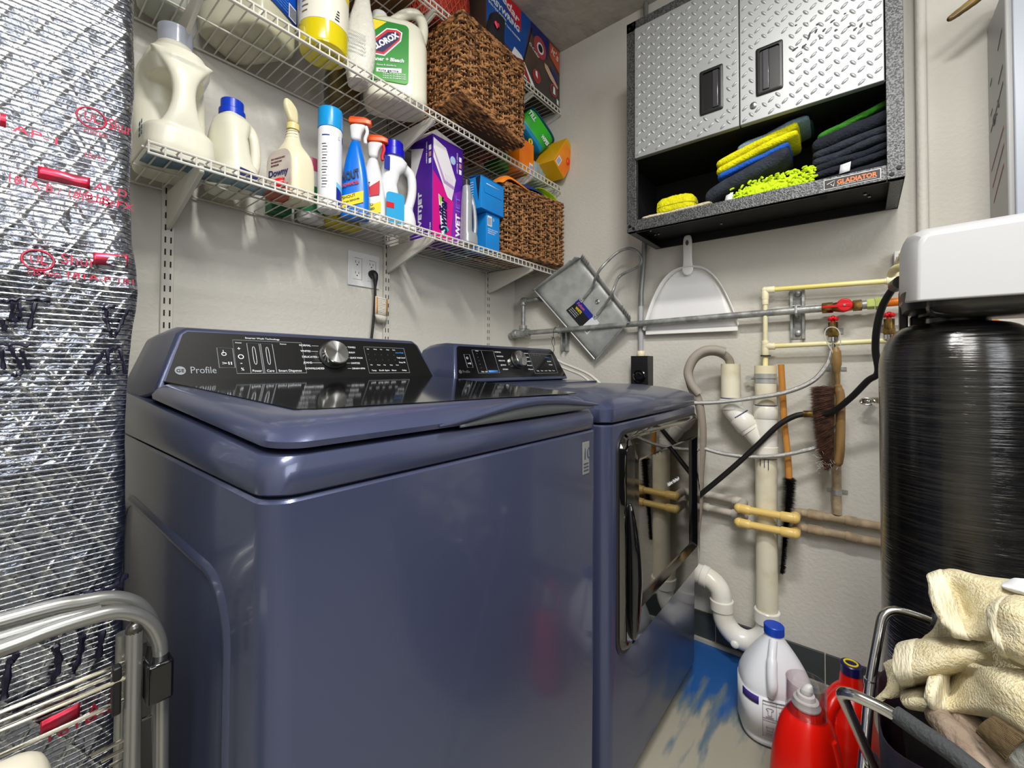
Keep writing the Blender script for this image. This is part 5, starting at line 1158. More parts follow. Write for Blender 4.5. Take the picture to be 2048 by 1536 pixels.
# galvanized water line
t = thing('galvanized_pipe', (XP, -.7, 1.2), 'grey galvanized pipe running along the right wall with corner riser', 'pipe')
MB().tube([(XP, -.052, 1.2095), (XP, -1.352, 1.2365)], .0125, 18).build('long_run', galv, t)
el = MB(); el.sphere((XP, -.045, 1.209), .024, 16, 10); el.tube([(XP, -.045, 1.209), (XP+.0, -.013, 1.200)], .017, 16); el.tube([(XP, -.05, 1.209), (XP, -.13, 1.211)], [.0185]*2, 16); el.tube([(XP, -.095, 1.20), (XP, -.095, 1.245)], .018, 16); sleeve(el, (XP, -.118, 1.2108), (XP, -.134, 1.2112), .021); sleeve(el, (XP, -.095, 1.232), (XP, -.095, 1.250), .021)
el.build('corner_tee', galv, t)
MB().tube([(XP, -.095, 1.245), (XP, -.095, 1.365)], .011, 16).build('riser', galv, t)
e2 = MB(); e2.sphere((XP, -.095, 1.378), .017, 14, 8); sleeve(e2, (XP, -.095, 1.352), (XP, -.095, 1.374), .0175); sleeve(e2, (XP, -.098, 1.378), (XP, -.122, 1.378), .016); e2.build('upper_elbow', galv, t)
MB().tube(fillet([(XP, -.12, 1.378), (XP, -.185, 1.379), (-.001, -.185, 1.379)], .02), .0105, 14).build('upper_run', galv, t)
t = thing('water_valve', (XP, -1.4, 1.2), 'shutoff valve with red lever on the galvanized pipe end', 'valve')
mb = MB(); sleeve(mb, (XP, -1.345, 1.2364), (XP, -1.375, 1.2370), .0175, 6); mb.tube([(XP, -1.37, 1.237), (XP, -1.40, 1.2375), (XP, -1.43, 1.238)], [.013, .019, .013], 18); sleeve(mb, (XP, -1.425, 1.238), (XP, -1.448, 1.2385), .0175, 6); mb.build('valve_body', brass, t)
mb = MB(); sleeve(mb, (XP, -1.448, 1.2385), (XP, -1.462, 1.239), .014, 12); mb.build('union', galv, t)
mb = MB(); sleeve(mb, (XP, -1.460, 1.239), (XP, -1.478, 1.2395), .0165, 6); sleeve(mb, (XP, -1.480, 1.2395), (XP, -1.502, 1.240), .0195, 6); mb.build('flare_nuts', greenp, t)
hd = MB(); hd.lathe([(.018, XP-.034), (.021, XP-.031), (.021, XP-.024)], (0, -1.405, 1.2390), 24, 'x'); hd.loft([[Vector((XP-.033, -1.348, 1.2335)), Vector((XP-.033, -1.345, 1.2395)), Vector((XP-.036, -1.420, 1.244)), Vector((XP-.036, -1.420, 1.233))], [Vector((XP-.026, -1.348, 1.2335)), Vector((XP-.026, -1.345, 1.2395)), Vector((XP-.026, -1.420, 1.244)), Vector((XP-.026, -1.420, 1.233))]])
hd.cyl((XP-.025, -1.405, 1.239), (XP-.012, -1.405, 1.238), .006, 10); hd.build('red_lever', redpl, t, bevel=.001)
MB().lathe([(.0035, XP-.0375), (.0035, XP-.034)], (0, -1.405, 1.2390), 10, 'x').build('lever_nut', brushed, t)
tag(MB().tube([(XP, -1.50, 1.240), (XP, -1.60, 1.243)], .0125, 14).build('orange_pipe', orangep), 'short orange pipe between the lime fitting and softener head', 'pipe')
# strut channels
def strut(y0_, z0_, z1_, label, w_=.021):
    t = thing('strut_channel', (-.02, y0_, z0_), label, 'pipe support')
    mb = MB(); mb.box((-.003, y0_-w_, z0_), (-.0005, y0_+w_, z1_)); mb.box((-.026, y0_-w_, z0_), (-.003, y0_-w_+.002, z1_)); mb.box((-.026, y0_+w_-.002, z0_), (-.003, y0_+w_, z1_)); mb.box((-.027, y0_-w_, z0_), (-.025, y0_-w_+.008, z1_)); mb.box((-.027, y0_+w_-.008, z0_), (-.025, y0_+w_, z1_))
    mb.build('channel', galv, t, bevel=.0008); return t
t = strut(-1.274, 1.139, 1.318, 'galvanized strut channel behind the long pipe, near the red lever valve')
for zz in (1.297, 1.160): MB().lathe([(.004, -.012), (.009, -.010), (.009, -.003)], (0, -1.274, zz), 16, 'x').build('bolt', galv, t); 
mb = MB(); mb.tube([(-.022, -1.274, 1.252+.001), (-.05, -1.274, 1.252), (-.066, -1.274, 1.246), (-.0665, -1.274, 1.226), (-.052, -1.274, 1.218), (-.022, -1.274, 1.214)], [.004]*6, 6); mb.box((-.058, -1.286, 1.249), (-.026, -1.262, 1.252)); mb.build('pipe_clamp', galvs, t)
t = strut(-.325, 1.115, 1.222, 'short galvanized strut under the pipe beside the metal dustpan', .017)
mb = MB(); mb.tube([(XP+.0145*math.cos(a), -.310, 1.2148+.0145*math.sin(a)) for a in [2*PI*i/20 for i in range(20)]], .002, 6, closed=True); mb.cyl((XP, -.31, 1.2295), (XP, -.31, 1.238), .003, 8); mb.build('pipe_clamp', galv, t)
t = thing('wire_hook', (XP, -.30, 1.09), 'black twisted wire hook hanging from the pipe over the dryer console', 'hook')
a_ = PX(1119, 655, -.06); MB().tube(spl([(XP+.013, -.294, 1.222), (XP-.002, -.294, 1.230), (XP-.016, -.294, 1.216), (XP-.016, -.291, 1.185), (XP-.014, -.285, 1.178), (XP-.012, -.278, 1.186)], 6), .0014, 6).build('top_hook', rubber, t)
MB().tube(spl([(XP-.015, -.292, 1.182), (XP-.014, -.281, 1.162), (XP-.013, -.290, 1.138), (XP-.014, -.299, 1.155), (XP-.015, -.293, 1.182)], 6), .0012, 6).build('loop', rubber, t)
MB().tube(spl([(XP-.013, -.290, 1.139), (XP-.014, -.294, 1.12), (XP-.012, -.284, 1.10), (XP-.014, -.286, 1.078)], 6), .0016, 6).build('twist', rubber, t)
# conduit and dryer power box
t = thing('electrical_conduit', (-.02, -.713, 1.07), 'grey conduit rising beside the cabinet down to the black power box', 'conduit')
MB().tube([(-.016, -.733, CZ-.002), (-.016, -.733, 1.75), (-.016, -.722, 1.50), (-.020, -.712, 1.36), (-.022, -.711, 1.20), (-.022, -.711, 1.105)], [.0105]*6, 14).build('pipe', mat('conduit_grey', (136, 138, 136), .45, metal=.4), t)
MB().tube([(-.022, -.711, 1.30), (-.022, -.711, 1.105)], .0112, 14).build('lower_sleeve', mat('conduit_pale', (168, 168, 172), .5), t)
sl = MB(); sleeve(sl, (-.022, -.711, 1.085), (-.022, -.711, 1.108), .0165); sl.build('connector', cream, t)
t = thing('dryer_outlet', (-.03, -.720, .97), 'black dryer power box with round outlet behind the dryer top', 'power box')
MB().box((-.060, -.757, .955), (-.001, -.682, 1.086)).build('box', blackpl, t, bevel=.002)
MB().lathe([(.0285, -.0605), (.0285, -.064), (.025, -.066), (.021, -.0645), (.019, -.070), (.010, -.071)], (0, -.719, 1.000), 30, 'x').build('round_plug', blackgl, t, ang=25)
# yellow cpvc loop over the drain
t = thing('yellow_pipe', (-.055, -1.18, 1.03), 'yellow plastic pipe loop with cream elbows, rising from the drain stack', 'pipe')
ya_, yb_ = -1.181, -1.513
MB().tube([(XP, ya_-.02, 1.3145), (XP, yb_, 1.3070)], .0082, 14).build('upper_run', cpvc, t)
MB().tube([(XP, ya_, 1.30), (XP+.0, ya_, 1.12)], .0078, 14).build('riser', mat('pale_cpvc', (232, 224, 184), .4), t)
MB().tube([(XP, ya_, 1.08), (XP-.008, ya_, 1.03)], .0085, 14).build('lower_riser', cpvc, t)
MB().tube([(XP, ya_-.02, 1.1145), (XP, -1.505, 1.1235)], .0082, 14).build('lower_run', cpvc, t)
for (z_a, nm) in ((1.3145, 'upper_elbow'), (1.1145, 'lower_tee')):
    m_ = MB(); m_.sphere((XP, ya_, z_a), .0125, 14, 8); sleeve(m_, (XP, ya_, z_a), (XP, ya_-.030, z_a-.0006), .0122); sleeve(m_, (XP, ya_, z_a), (XP, ya_, z_a-.034), .0118)
    if nm == 'lower_tee': sleeve(m_, (XP, ya_, z_a), (XP, ya_, z_a+.02), .0118)
    m_.build(nm, cream, t)
m_ = MB(); sleeve(m_, (XP, ya_, 1.262), (XP, ya_, 1.288), .0105); m_.build('coupling', cream, t)
m_ = MB().tube([(XP-.0, ya_, 1.079), (XP, ya_, 1.083)], .0165, 16); m_.build('rubber_ring', rubber, t)
MB().tube(fillet([(XP, yb_+.01, 1.3072), (XP, yb_-.020, 1.3066), (XP-.01, yb_-.03, 1.372), (XP-.06, yb_-.03, 1.378)], .012), .0095, 14).build('rise_to_head', mat('pale_cpvc', (232, 224, 184), .4), t)
m_ = MB(); sleeve(m_, (XP, yb_+.006, 1.3073), (XP, yb_-.016, 1.3067), .0122); m_.build('elbow_sleeve', cream, t)
m_ = MB(); sleeve(m_, (XP-.003, yb_-.027, 1.345), (XP-.006, yb_-.030, 1.376), .0135); m_.build('elbow_sleeve', cream, t)
sw_ = MB().box((-.034, -1.556, 1.352), (-.001, -1.526, 1.400)); tag(sw_.build('wall_box', whitepl, bevel=.002), 'small white box on the wall above the yellow pipe, beside the softener head', 'box')
# drain stack with wye, stub and trap
XD = -.062; YDn = -1.182; RP = .0335
t = thing('drain_stack', (XD, YDn, .1), 'white plastic drain stack with side branch and U trap', 'drain pipe')
MB().tube([(XD, YDn, 1.043), (XD, YDn, .905)], RP, 26).build('upper_pipe', pvcold, t)
MB().tube([(XD, YDn, .735), (XD, YDn, .17)], RP, 26).build('lower_pipe', pvcold, t)
wy = MB(); sleeve(wy, (XD, YDn, .905), (XD, YDn, .860), RP*1.13, 26); wy.tube([(XD, YDn, .865), (XD, YDn, .735)], RP*1.05, 26); sleeve(wy, (XD, YDn, .765), (XD, YDn, .725), RP*1.12, 26)
wy.tube([(XD, YDn, .760), (XD-.004, YDn+.050, .825)], RP*1.0, 26); wy.build('wye_fitting', pvc, t)
st = MB(); st.tube(spl([(XD-.005, YDn+.045, .815), (XD-.006, YDn+.075, .852), (XD-.008, YDn+.102, .885), (XD-.008, YDn+.110, .925)], 5), [RP*1.06]*16, 24); sleeve(st, (XD-.005, YDn+.052, .823), (XD-.006, YDn+.082, .862), RP*1.16, 24); sleeve(st, (XD-.008, YDn+.108, .885), (XD-.008, YDn+.110, .925), RP*1.14, 24); st.build('branch_elbow', pvc, t)
MB().tube([(XD-.008, YDn+.110, .918), (XD-.008, YDn+.110, 1.052)], RP*.97, 24).build('standpipe', pvcold, t)
prm = mat('purple_primer', (84, 78, 130), .5)
for a, b, r_ in (((XD, YDn, .905), (XD, YDn, .909), RP*1.01), ((XD, YDn, .722), (XD, YDn, .7265), RP*1.015), ((XD-.008, YDn+.110, .925), (XD-.008, YDn+.110, .929), RP*.99), ((XD-.0062, YDn+.0835, .863), (XD-.0064, YDn+.086, .8665), RP*1.08)):
    MB().tube([a, b], r_, 24).build('primer_ring', prm, t)
ca = MB(); ca.tube([(XD, YDn, .985), (XD, YDn, 1.018)], RP*1.04, 26); ca.tube([(XD, YDn, 1.002), (XD, YDn, 1.006)], RP*1.12, 26); ca.tube([(XD+.02, YDn+.03, 1.0), (XD+.03, YDn+.056, 1.0)], .005, 8); ca.lathe([(.010, XD+.022), (.010, XD+.028)], (0, YDn+.058, 1.0), 16, 'x'); ca.build('pipe_strap', galvs, t)
MB().tube([(XD, YDn, 1.018), (XD, YDn, 1.046)], RP*1.03, 26).build('top_coupling', cream, t)
tr = spl([(XD-.008, -.90, .255), (XD-.008, -.955, .254), (XD-.010, -1.000, .247), (XD-.012, -1.030, .222), (XD-.012, -1.038, .185), (XD-.012, -1.040, .150), (XD-.012, -1.050, .108), (XD-.010, -1.082, .074), (XD-.006, -1.125, .066), (XD-.002, -1.162, .088), (XD, YDn, .125), (XD, YDn, .18)], 6)
MB().tube(tr, RP*1.06, 24).build('u_trap', pvc, t)
for a_, b_, k_ in (((XD-.008, -.968, .2535), (XD-.009, -.992, .249), 1.16), ((XD-.012, -1.0385, .188), (XD-.012, -1.040, .150), 1.20), ((XD, YDn, .15), (XD, YDn, .195), 1.20)):
    tf = MB(); sleeve(tf, a_, b_, RP*k_, 24); tf.build('trap_collar', pvc, t)
MB().sphere((XD-.010-RP, -1.088, .058), (.008, .014, .014), 10, 6).build('drain_plug', pvc, t)
for k_ in range(3): MB().tube([(XD-RP-.002, YDn+.012-.012*k_, .722), (XD-RP-.001, YDn+.012-.012*k_, .70-.006*k_)], .0012, 5).build('primer_drip', inkn, t)
# paired supply lines near the floor
def twin(z0_, label):
    t = thing('supply_pipe', (-.03, -1.2, z0_), label, 'pipe', 'low supply pipes')
    XW_ = -.028; XY = -.115
    MB().tube([(XW_, -.78, z0_+.012), (XW_, -1.100, z0_)], .0125, 14).build('white_run', cpvcw, t)
    c_ = MB(); sleeve(c_, (XW_, -.965, z0_+.0055), (XW_, -.985, z0_+.005), .0155); c_.build('coupling', cpvcw, t)
    c_ = MB(); sleeve(c_, (XW_, -1.065, z0_), (XW_, -1.088, z0_), .0165); c_.tube(fillet([(XW_, -1.085, z0_), (XW_, -1.106, z0_), (XY, -1.106, z0_)], .012), .0150, 14); c_.build('white_elbow', cpvcw, t)
    MB().tube([(XY, -1.12, z0_-.001), (XY, -1.25, z0_+.001)], .0125, 16).build('yellow_run', cpvcy, t)
    c_ = MB(); c_.sphere((XY, -1.106, z0_), .0165, 14, 8); sleeve(c_, (XY, -1.106, z0_), (XY, -1.142, z0_-.0005), .0158); c_.build('left_elbow', cpvcy, t)
    c_ = MB(); c_.sphere((XY, -1.270, z0_+.001), .0168, 14, 8); sleeve(c_, (XY, -1.232, z0_), (XY, -1.270, z0_+.001), .0162); c_.tube([(XY, -1.270, z0_+.001), (XY+.022, -1.270, z0_+.001)], .0162, 16); c_.build('right_elbow', cpvcy, t)
    MB().tube(fillet([(XY+.02, -1.270, z0_), (XW_, -1.270, z0_), (XW_, -1.33, z0_), (XW_, -1.75, z0_)], .014), .0135, 14).build('tan_run', cpvct, t)
    c_ = MB(); sleeve(c_, (XW_, -1.30, z0_), (XW_, -1.34, z0_), .0165); c_.build('tan_coupling', cpvct, t)
    c_ = MB(); sleeve(c_, (XW_, -1.40, z0_), (XW_, -1.43, z0_), .0160); c_.build('tan_coupling', cpvct, t)
    return t
twin(.5445, 'upper of two low supply pipes, yellow middle jog in front of the drain')
twin(.4940, 'lower of two low supply pipes, yellow middle jog in front of the drain')
t = thing('riser_pipe', (-.028, -1.38, .54), 'dusty tan riser pipe behind the brown hand brush', 'pipe')
MB().tube([(-.028, -1.379, .56), (-.028, -1.379, 1.085)], .0125, 14).build('pipe', cpvct, t)
for zz in (1.036, .630):
    c_ = MB(); c_.tube([(-.028, -1.379, zz-.008), (-.028, -1.379, zz+.008)], .0138, 14); c_.box((-.004, -1.407, zz-.006), (-.001, -1.351, zz+.006)); c_.build('strap', galv, t)
# stop valves with red handles
def stopv(y_, z_, label, full=True):
    t = thing('stop_valve', (-.035, y_, z_-.05), label, 'valve')
    b_ = MB(); b_.tube([(-.001, y_, z_-.002), (-.05, y_, z_)], .011, 12); b_.tube([(-.05, y_, z_-.030), (-.05, y_, z_+.018)], [.0135, .0135], 14); sleeve(b_, (-.05, y_, z_-.028), (-.05, y_, z_-.012), .017, 6); b_.build('body', brass, t)
    b_ = MB(); sleeve(b_, (-.05, y_, z_-.045), (-.05, y_, z_-.030), .0165, 20); b_.tube([(-.05, y_, z_-.078), (-.05, y_, z_-.04)], [.0075, .009], 12); b_.build('chrome_nut', chrome, t)
    h_ = MB(); h_.tube([(-.05, y_, z_+.018), (-.05, y_, z_+.026)], .006, 8)
    for k in range(5): a = 2*PI*k/5; h_.sphere((-.05+.0105*math.cos(a), y_+.0105*math.sin(a), z_+.030), (.006, .006, .007), 8, 6)
    h_.sphere((-.05, y_, z_+.032), (.009, .009, .009), 10, 6); h_.build('red_handle', redpl, t)
    p_ = MB(); p_.box((-.004, y_-.026, z_-.018), (-.001, y_+.026, z_+.002)); p_.build('ear_plate', galv, t); return t
stopv(-1.374, 1.170, 'stop valve with red handle above the brown hand brush')
stopv(-1.512, 1.172, 'stop valve with red handle beside the softener tank shoulder')
# hoses
braid = mat('braided_steel', (186, 186, 184), .3, metal=.7, bump=.35, bscale=500)
def hose(name, uvx, r, m, label, cat='hose', n=9, parts=None):
    pts = spl([PX(u, v, x) for u, v, x in uvx], n); return tag(MB().tube(pts, r, 12).build(name, m), label, cat)
hose('braided_hose', ((1663, 703, -.06), (1655, 728, -.075), (1625, 762, -.10), (1570, 785, -.11), (1500, 797, -.12), (1440, 804, -.13), (1396, 806, -.14), (1340, 806, -.16)), .0078, braid, 'braided steel hose sagging from the left stop valve to the dryer')
hose('braided_hose', ((1672, 850, -.07), (1640, 890, -.08), (1600, 903, -.09), (1550, 912, -.10), (1490, 913, -.11), (1440, 906, -.12), (1395, 893, -.13), (1340, 880, -.15)), .0074, braid, 'braided steel hose passing low behind the hand brush bristles')
hose('drain_hose', ((1461, 760, -.07), (1459, 722, -.078), (1440, 706, -.10), (1415, 704, -.115), (1391, 716, -.125), (1378, 742, -.13), (1382, 772, -.13), (1396, 800, -.13), (1403, 840, -.13), (1404, 890, -.125), (1400, 940, -.12), (1397, 1010, -.115), (1390, 1080, -.11)), .0150, mat('grey_ribbed_hose', (146, 136, 124), .6, bump=.2, bscale=50), 'ribbed grey drain hose hooked into the standpipe')
hose('hose_guide', ((1450, 704, -.112), (1430, 699, -.122), (1406, 702, -.132), (1386, 718, -.140), (1376, 744, -.143), (1383, 768, -.143), (1398, 788, -.138)), .0155, mat('grey_hose_guide', (158, 150, 140), .55), 'stiff grey guide sleeve round the bend of the drain hose', 'hose guide')
t = thing('black_hose', (-.1, -1.4, .56), 'black rubber hose from softener head curving behind the hand brush', 'hose')
MB().tube(spl([PX(u, v, x) for u, v, x in ((1812, 552, -.30), (1790, 572, -.27), (1766, 610, -.24), (1754, 655, -.22), (1751, 700, -.20), (1756, 745, -.19), (1735, 762, -.175), (1700, 797, -.15), (1660, 826, -.12), (1620, 828, -.10), (1590, 832, -.10), (1555, 852, -.105), (1510, 895, -.11), (1460, 940, -.12), (1400, 990, -.13), (1350, 1030, -.14))], 8), .0090, 12).build('rubber_hose', rubber, t)
MB().tube([PX(1627, 828, -.102), PX(1607, 828, -.1005)], .0115, 12).build('brass_collar', brass, t)
# copper hook faucet near the tank
t = thing('wall_spigot', (-.04, -1.46, .93), 'small chrome spigot on the wall left of the softener tank', 'spigot')
MB().tube([PX(1760, 800, -.001), PX(1745, 800, -.02), PX(1730, 803, -.045)], [.008, .008, .009], 12).build('stem', mat('dull_nickel', (150, 140, 120), .35, metal=.8), t)
c_ = PX(1735, 803, -.055); hb = MB(); hb.tube([c_+Vector((0, .017*math.cos(a), .010*math.sin(a))) for a in [2*PI*i/16 for i in range(16)]], .0032, 8, closed=True); hb.sphere(c_, (.006, .008, .007), 10, 6); hb.tube([c_+Vector((0, -.010, -.004)), c_+Vector((0, -.034, -.018))], [.005, .007], 6); hb.build('handle', chrome, t)
tag(MB().tube(spl([PX(u, v, x) for u, v, x in ((1108, 716, -.20), (1125, 726, -.19), (1150, 736, -.19), (1180, 750, -.2), (1205, 772, -.2))], 6), .006, 10).build('white_cable', mat('cable_white', (206, 202, 192), .4)), 'thick pale cable looping behind the right end of the dryer console', 'cable')
tag(MB().tube(spl([PX(u, v, x) for u, v, x in ((1106, 724, -.22), (1122, 734, -.21), (1142, 742, -.21), (1165, 752, -.22), (1190, 772, -.22))], 6), .005, 10).build('white_cable', MC['cable_white']), 'second pale cable just below the first behind the dryer console', 'cable')

# ------------------------------------------------------------ dustpans and brushes
t = thing('metal_dustpan', (-.055, -.45, 1.06), 'galvanized metal dustpan with wire loop handle, hung tilted behind the pipe', 'dustpan')
A = PX(1070, 583, -.068); Tq = PX(1163, 517, -.085); Rq = PX(1262, 642, -.052); Bq = PX(1190, 720, -.020)
ax = (Bq-A).normalized(); ay = (Tq-A).normalized()
def dp(f_, g_, off=0): return A.lerp(Bq, f_).lerp(Tq.lerp(Rq, f_), g_)+Vector((-off, 0, 0))
MB().grid([[dp(i/8, j/8, .004) for i in range(9)] for j in range(9)]).build('pan', galvs, t, solid=.0015)
rim = MB(); rw = []
for i in range(61):
    f_ = i/60; zig = .007*((1 if i % 2 else -1) if (f_ < .16 or f_ > .84) else 0)
    rw.append((f_, zig))
rim.grid([[dp(f_, 1, .004) for f_, z_ in rw], [dp(f_, 1.02, .018)+Vector((0, 0, z_*.5)) for f_, z_ in rw], [dp(f_, 1.09, .036)+Vector((0, 0, z_)) for f_, z_ in rw]]); rim.build('back_flange', galvs, t, solid=.0015)
for f_ in (0, 1):
    zz = [(g, (.030 if g > .75 else .012+.02*g)) for g in [k/20 for k in range(21)]]
    sgn = -1 if f_ == 0 else 1
    MB().grid([[dp(f_, g, .004) for g, h in zz], [dp(f_+sgn*.02, g, .004+h)+Vector((0, 0, (.004 if k % 2 else -.004) if g > .8 else 0)) for k, (g, h) in enumerate(zz)]]).build('side_flange', galvs, t, solid=.0015)
MB().tube([dp(.0, .02, .010), dp(1, .02, .010)], .0035, 8).build('front_bead', galvs, t)
hp = [dp(.43, .62, .012), dp(.40, .84, .014), dp(.36, 1.03, .040), dp(.32, 1.22, .050), PX(1235, 505, -.075), PX(1262, 497, -.08), PX(1281, 512, -.078), PX(1278, 532, -.075), PX(1240, 552, -.06), dp(.62, 1.16, .045), dp(.66, 1.03, .040), dp(.66, .82, .014), dp(.68, .62, .012)]
MB().tube(spl(hp, 6), .0062, 12).build('loop_handle', galv, t)
for f_ in (.425, .675):
    MB().box((-.003, -.013, -.010), (.0, .013, .010)).xf(Matrix.Translation(dp(f_, .58, .0065)) @ Matrix.Rotation(R(-40), 4, 'X')).build('rivet_plate', galvs, t)
    MB().sphere(dp(f_, .57, .012), (.003, .0045, .0045), 10, 6).build('rivet', galv, t)
MB().sphere(dp(.56, .76, .006), (.004, .011, .011), 16, 8).build('dome_screw', chrome, t)
lab_ = MB().add([dp(.40, .22, .0060), dp(.66, .22, .0060), dp(.66, .53, .0060), dp(.40, .53, .0060)], [(0, 1, 2, 3)]).build('sticker', mat('sticker_black', (24, 24, 30), .4), t, smooth=False)
def lq(f0, f1, g0, g1, m, nm, o=.0066): return MB().add([dp(f0, g0, o), dp(f1, g0, o), dp(f1, g1, o), dp(f0, g1, o)], [(0, 1, 2, 3)]).build(nm, m, t, smooth=False)
lq(.395, .66, .44, .545, inkb, 'blue_band'); lq(.655, .76, .22, .545, prnt, 'white_band')
tq = (Bq-A).normalized(); tq2 = (Tq-A).normalized()
text('Fulton', dp(.42, .455, .0072), tq, tq2, .020, mat('pink_ink', (240, 120, 130), .4), t, width=.048, shear=.2); text('WHITE', dp(.45, .375, .0072), tq, tq2, .018, yel, t, width=.040, bold=.0006)
for k in range(3): text('HEAVY DUTY DUST PAN', dp(.42, .330-.035*k, .0072), tq, tq2, .006, prnt, t, width=.05)
for k in range(6): lq(.70, .745, .25+.022*k, .262+.022*k, inkn, 'barcode_bar', .0072)
t = thing('plastic_dustpan', (-.03, -.91, 1.18), 'white plastic dustpan hung by its handle below the steel cabinet', 'dustpan')
yc = -.910; pans = mat('translucent_white', (246, 245, 240), .35, sub=.5)
def half(z):  # half width of the pan by height
    k = (1.436-z)/.25; return .177*(max(0, min(1, k))**.38) if z < 1.436 else .016
zs = [1.4355] + [1.436-.246*(i/18)**1.7 for i in range(1, 19)]
out_l = [Vector((-.02, yc+half(z), z)) for z in zs]; out_r = [Vector((-.02, yc-half(z), z)) for z in zs]
mb = MB(); mb.grid([[Vector((-.016-.012*(i/18), yc+half(z)*s_, z)) for s_ in [1-2*k/12 for k in range(13)]] for i, z in enumerate(zs)]); mb.build('pan', pans, t, solid=.002)
rimp = [Vector((-.016-.012*(i/18), yc+half(z), z)) for i, z in reversed(list(enumerate(zs)))] + [Vector((-.016-.012*(i/18), yc-half(z), z)) for i, z in enumerate(zs)]
wall_ = MB().grid([[p+Vector((.002, 0, 0)) for p in rimp], [p+Vector((-.012-.016*max(0, (p.z-1.19)/.24), (p.y-yc)*.03, .002)) for p in rimp], [p+Vector((-.012-.016*max(0, (p.z-1.19)/.24), (p.y-yc)*.06, .006)) for p in rimp]])
wall_.build('raised_rim', pans, t, solid=.0025, sub=1)
MB().loft([rrect(-.034, yc, .006, hy, z, 3, 20) for z, hy in ((1.405, .010), (1.425, .024), (1.445, .019), (1.47, .0165), (1.53, .018), (1.555, .017), (1.568, .010))]).build('handle', pans, t, sub=1)
MB().loft([[Vector((x, yc+.006*math.cos(a), 1.535+.0105*math.sin(a))) for a in [2*PI*i/16 for i in range(16)]] for x in (-.0415, -.0395)]).build('hang_hole', mat('hole_grey', (96, 92, 84), .8), t)
MB().box((-.029, yc-.178, 1.176), (-.020, yc+.176, 1.194)).build('front_lip', pans, t, bevel=.002)
# tube brush with wooden handle
t = thing('tube_brush', (-.05, -1.235, .33), 'bottle brush with orange wooden handle and long black bristles beside the drain stack', 'brush')
wood = mat('orange_wood', (214, 152, 72), .45, c2=(190, 122, 50), nscale=6, stretch=(1, 1, .12))
ps = spl([PX(u, v, x) for u, v, x in ((1562, 729, -.075), (1565, 780, -.07), (1569, 850, -.065), (1575, 905, -.06), (1578, 957, -.055))], 6)
MB().tube(ps, [.0098]*(len(ps)-6)+[.0100, .0102, .0104, .0104, .0102, .0098], 14).build('wooden_handle', wood, t)
bs = spl([PX(u, v, x) for u, v, x in ((1577, 955, -.055), (1576, 985, -.055), (1572, 1030, -.055), (1568, 1080, -.055), (1563, 1145, -.055))], 14)
mb = MB(); rnd = random.Random(9)
mb.tube(bs, .0035, 6)
N_ = 2400
for k in range(6500):
    f_ = rnd.random(); p = bs[int(f_*(len(bs)-1))].lerp(bs[min(len(bs)-1, int(f_*(len(bs)-1))+1)], rnd.random()); a = 2*PI*rnd.random()
    rr_ = (.0255 if f_ < .42 else .0175-.006*(f_-.42)) * rnd.uniform(.7, 1.1)
    d = Vector((math.cos(a), math.sin(a), rnd.uniform(-.35, .1))); e = p+d*rr_; o_ = len(mb.v); wv = Vector((-math.sin(a), math.cos(a), .4))*.0011
    mb.v += [p+wv, p-wv, e]; mb.f.append((o_, o_+1, o_+2))
mb.build('bristles', mat('black_bristle', (22, 21, 20), .45), t, smooth=False)
# horsehair hand brush
t = thing('hand_brush', (-.10, -1.38, .73), 'brown horsehair hand brush with worn wooden handle, hung from the valve', 'brush')
hw = mat('worn_wood', (150, 118, 72), .45, c2=(96, 68, 36), nscale=14, stretch=(1, 1, .25), lo=.45, hi=.6)
ps = [PX(u, v, -.10) for u, v in ((1671, 694), (1672, 700), (1673, 715), (1674, 740), (1675, 765), (1678, 780), (1681, 800), (1681, 850), (1680, 900), (1677, 922), (1675, 931))]
MB().tube(spl(ps, 5), [.006+.004*min(1, i/5)+(.0028 if 5 < i < 14 else 0)-(.0045 if 15 < i < 22 else 0)+(.0025 if i > 24 else 0)-(.005*max(0, (i-46)/4)) for i in range(51)], 14).build('wooden_back', hw, t)
mb = MB(); rnd = random.Random(4)
P0, P1 = PX(1669, 775, -.10), PX(1667, 930, -.10); Q0, Q1 = PX(1622, 772, -.10), PX(1652, 936, -.10); Qm = PX(1626, 880, -.10)
for k in range(5200):
    f_ = rnd.random(); g_ = rnd.uniform(-1, 1); p = P0.lerp(P1, f_)+Vector((g_*.014, 0, 0))
    q = (Q0*(1-f_)**2+Qm*2*f_*(1-f_)*1+Q1*f_**2)+Vector((g_*.022+rnd.gauss(0, .003), rnd.gauss(0, .005), rnd.gauss(0, .004)-.006))
    m_ = p.lerp(q, .5)+Vector((rnd.gauss(0, .002), 0, rnd.gauss(0, .003))); o_ = len(mb.v); wz = Vector((0, 0, .0006)); wx = Vector((.0006, 0, 0))
    wv = wz if k % 2 else (wz+wx)
    mb.v += [p+wv, p-wv, m_-wv, m_+wv, q]; mb.f += [(o_, o_+1, o_+2, o_+3), (o_+3, o_+2, o_+4)]
mb.build('bristles', mat('brown_horsehair', (84, 52, 34), .6, c2=(52, 28, 18), nscale=60), t, smooth=False)
MB().tube(spl([PX(u, v, -.108) for u, v in ((1673, 718), (1664, 702), (1652, 680), (1650, 664), (1658, 655), (1672, 656), (1680, 668), (1681, 690))], 6), .0018, 6).build('hanging_string', mat('string', (200, 196, 184), .8), t)
fl = mat('pale_lint', (190, 186, 176), .9); mb = MB()
for k in range(26):
    c_ = PX(1640+rnd.gauss(0, 14), 925+rnd.gauss(0, 10), -.115-.01*rnd.random()); mb.tube([c_, c_+Vector((.002, rnd.gauss(0, .006), rnd.gauss(0, .006))), c_+Vector((0, rnd.gauss(0, .009), rnd.gauss(0, .008)))], .0006, 4)
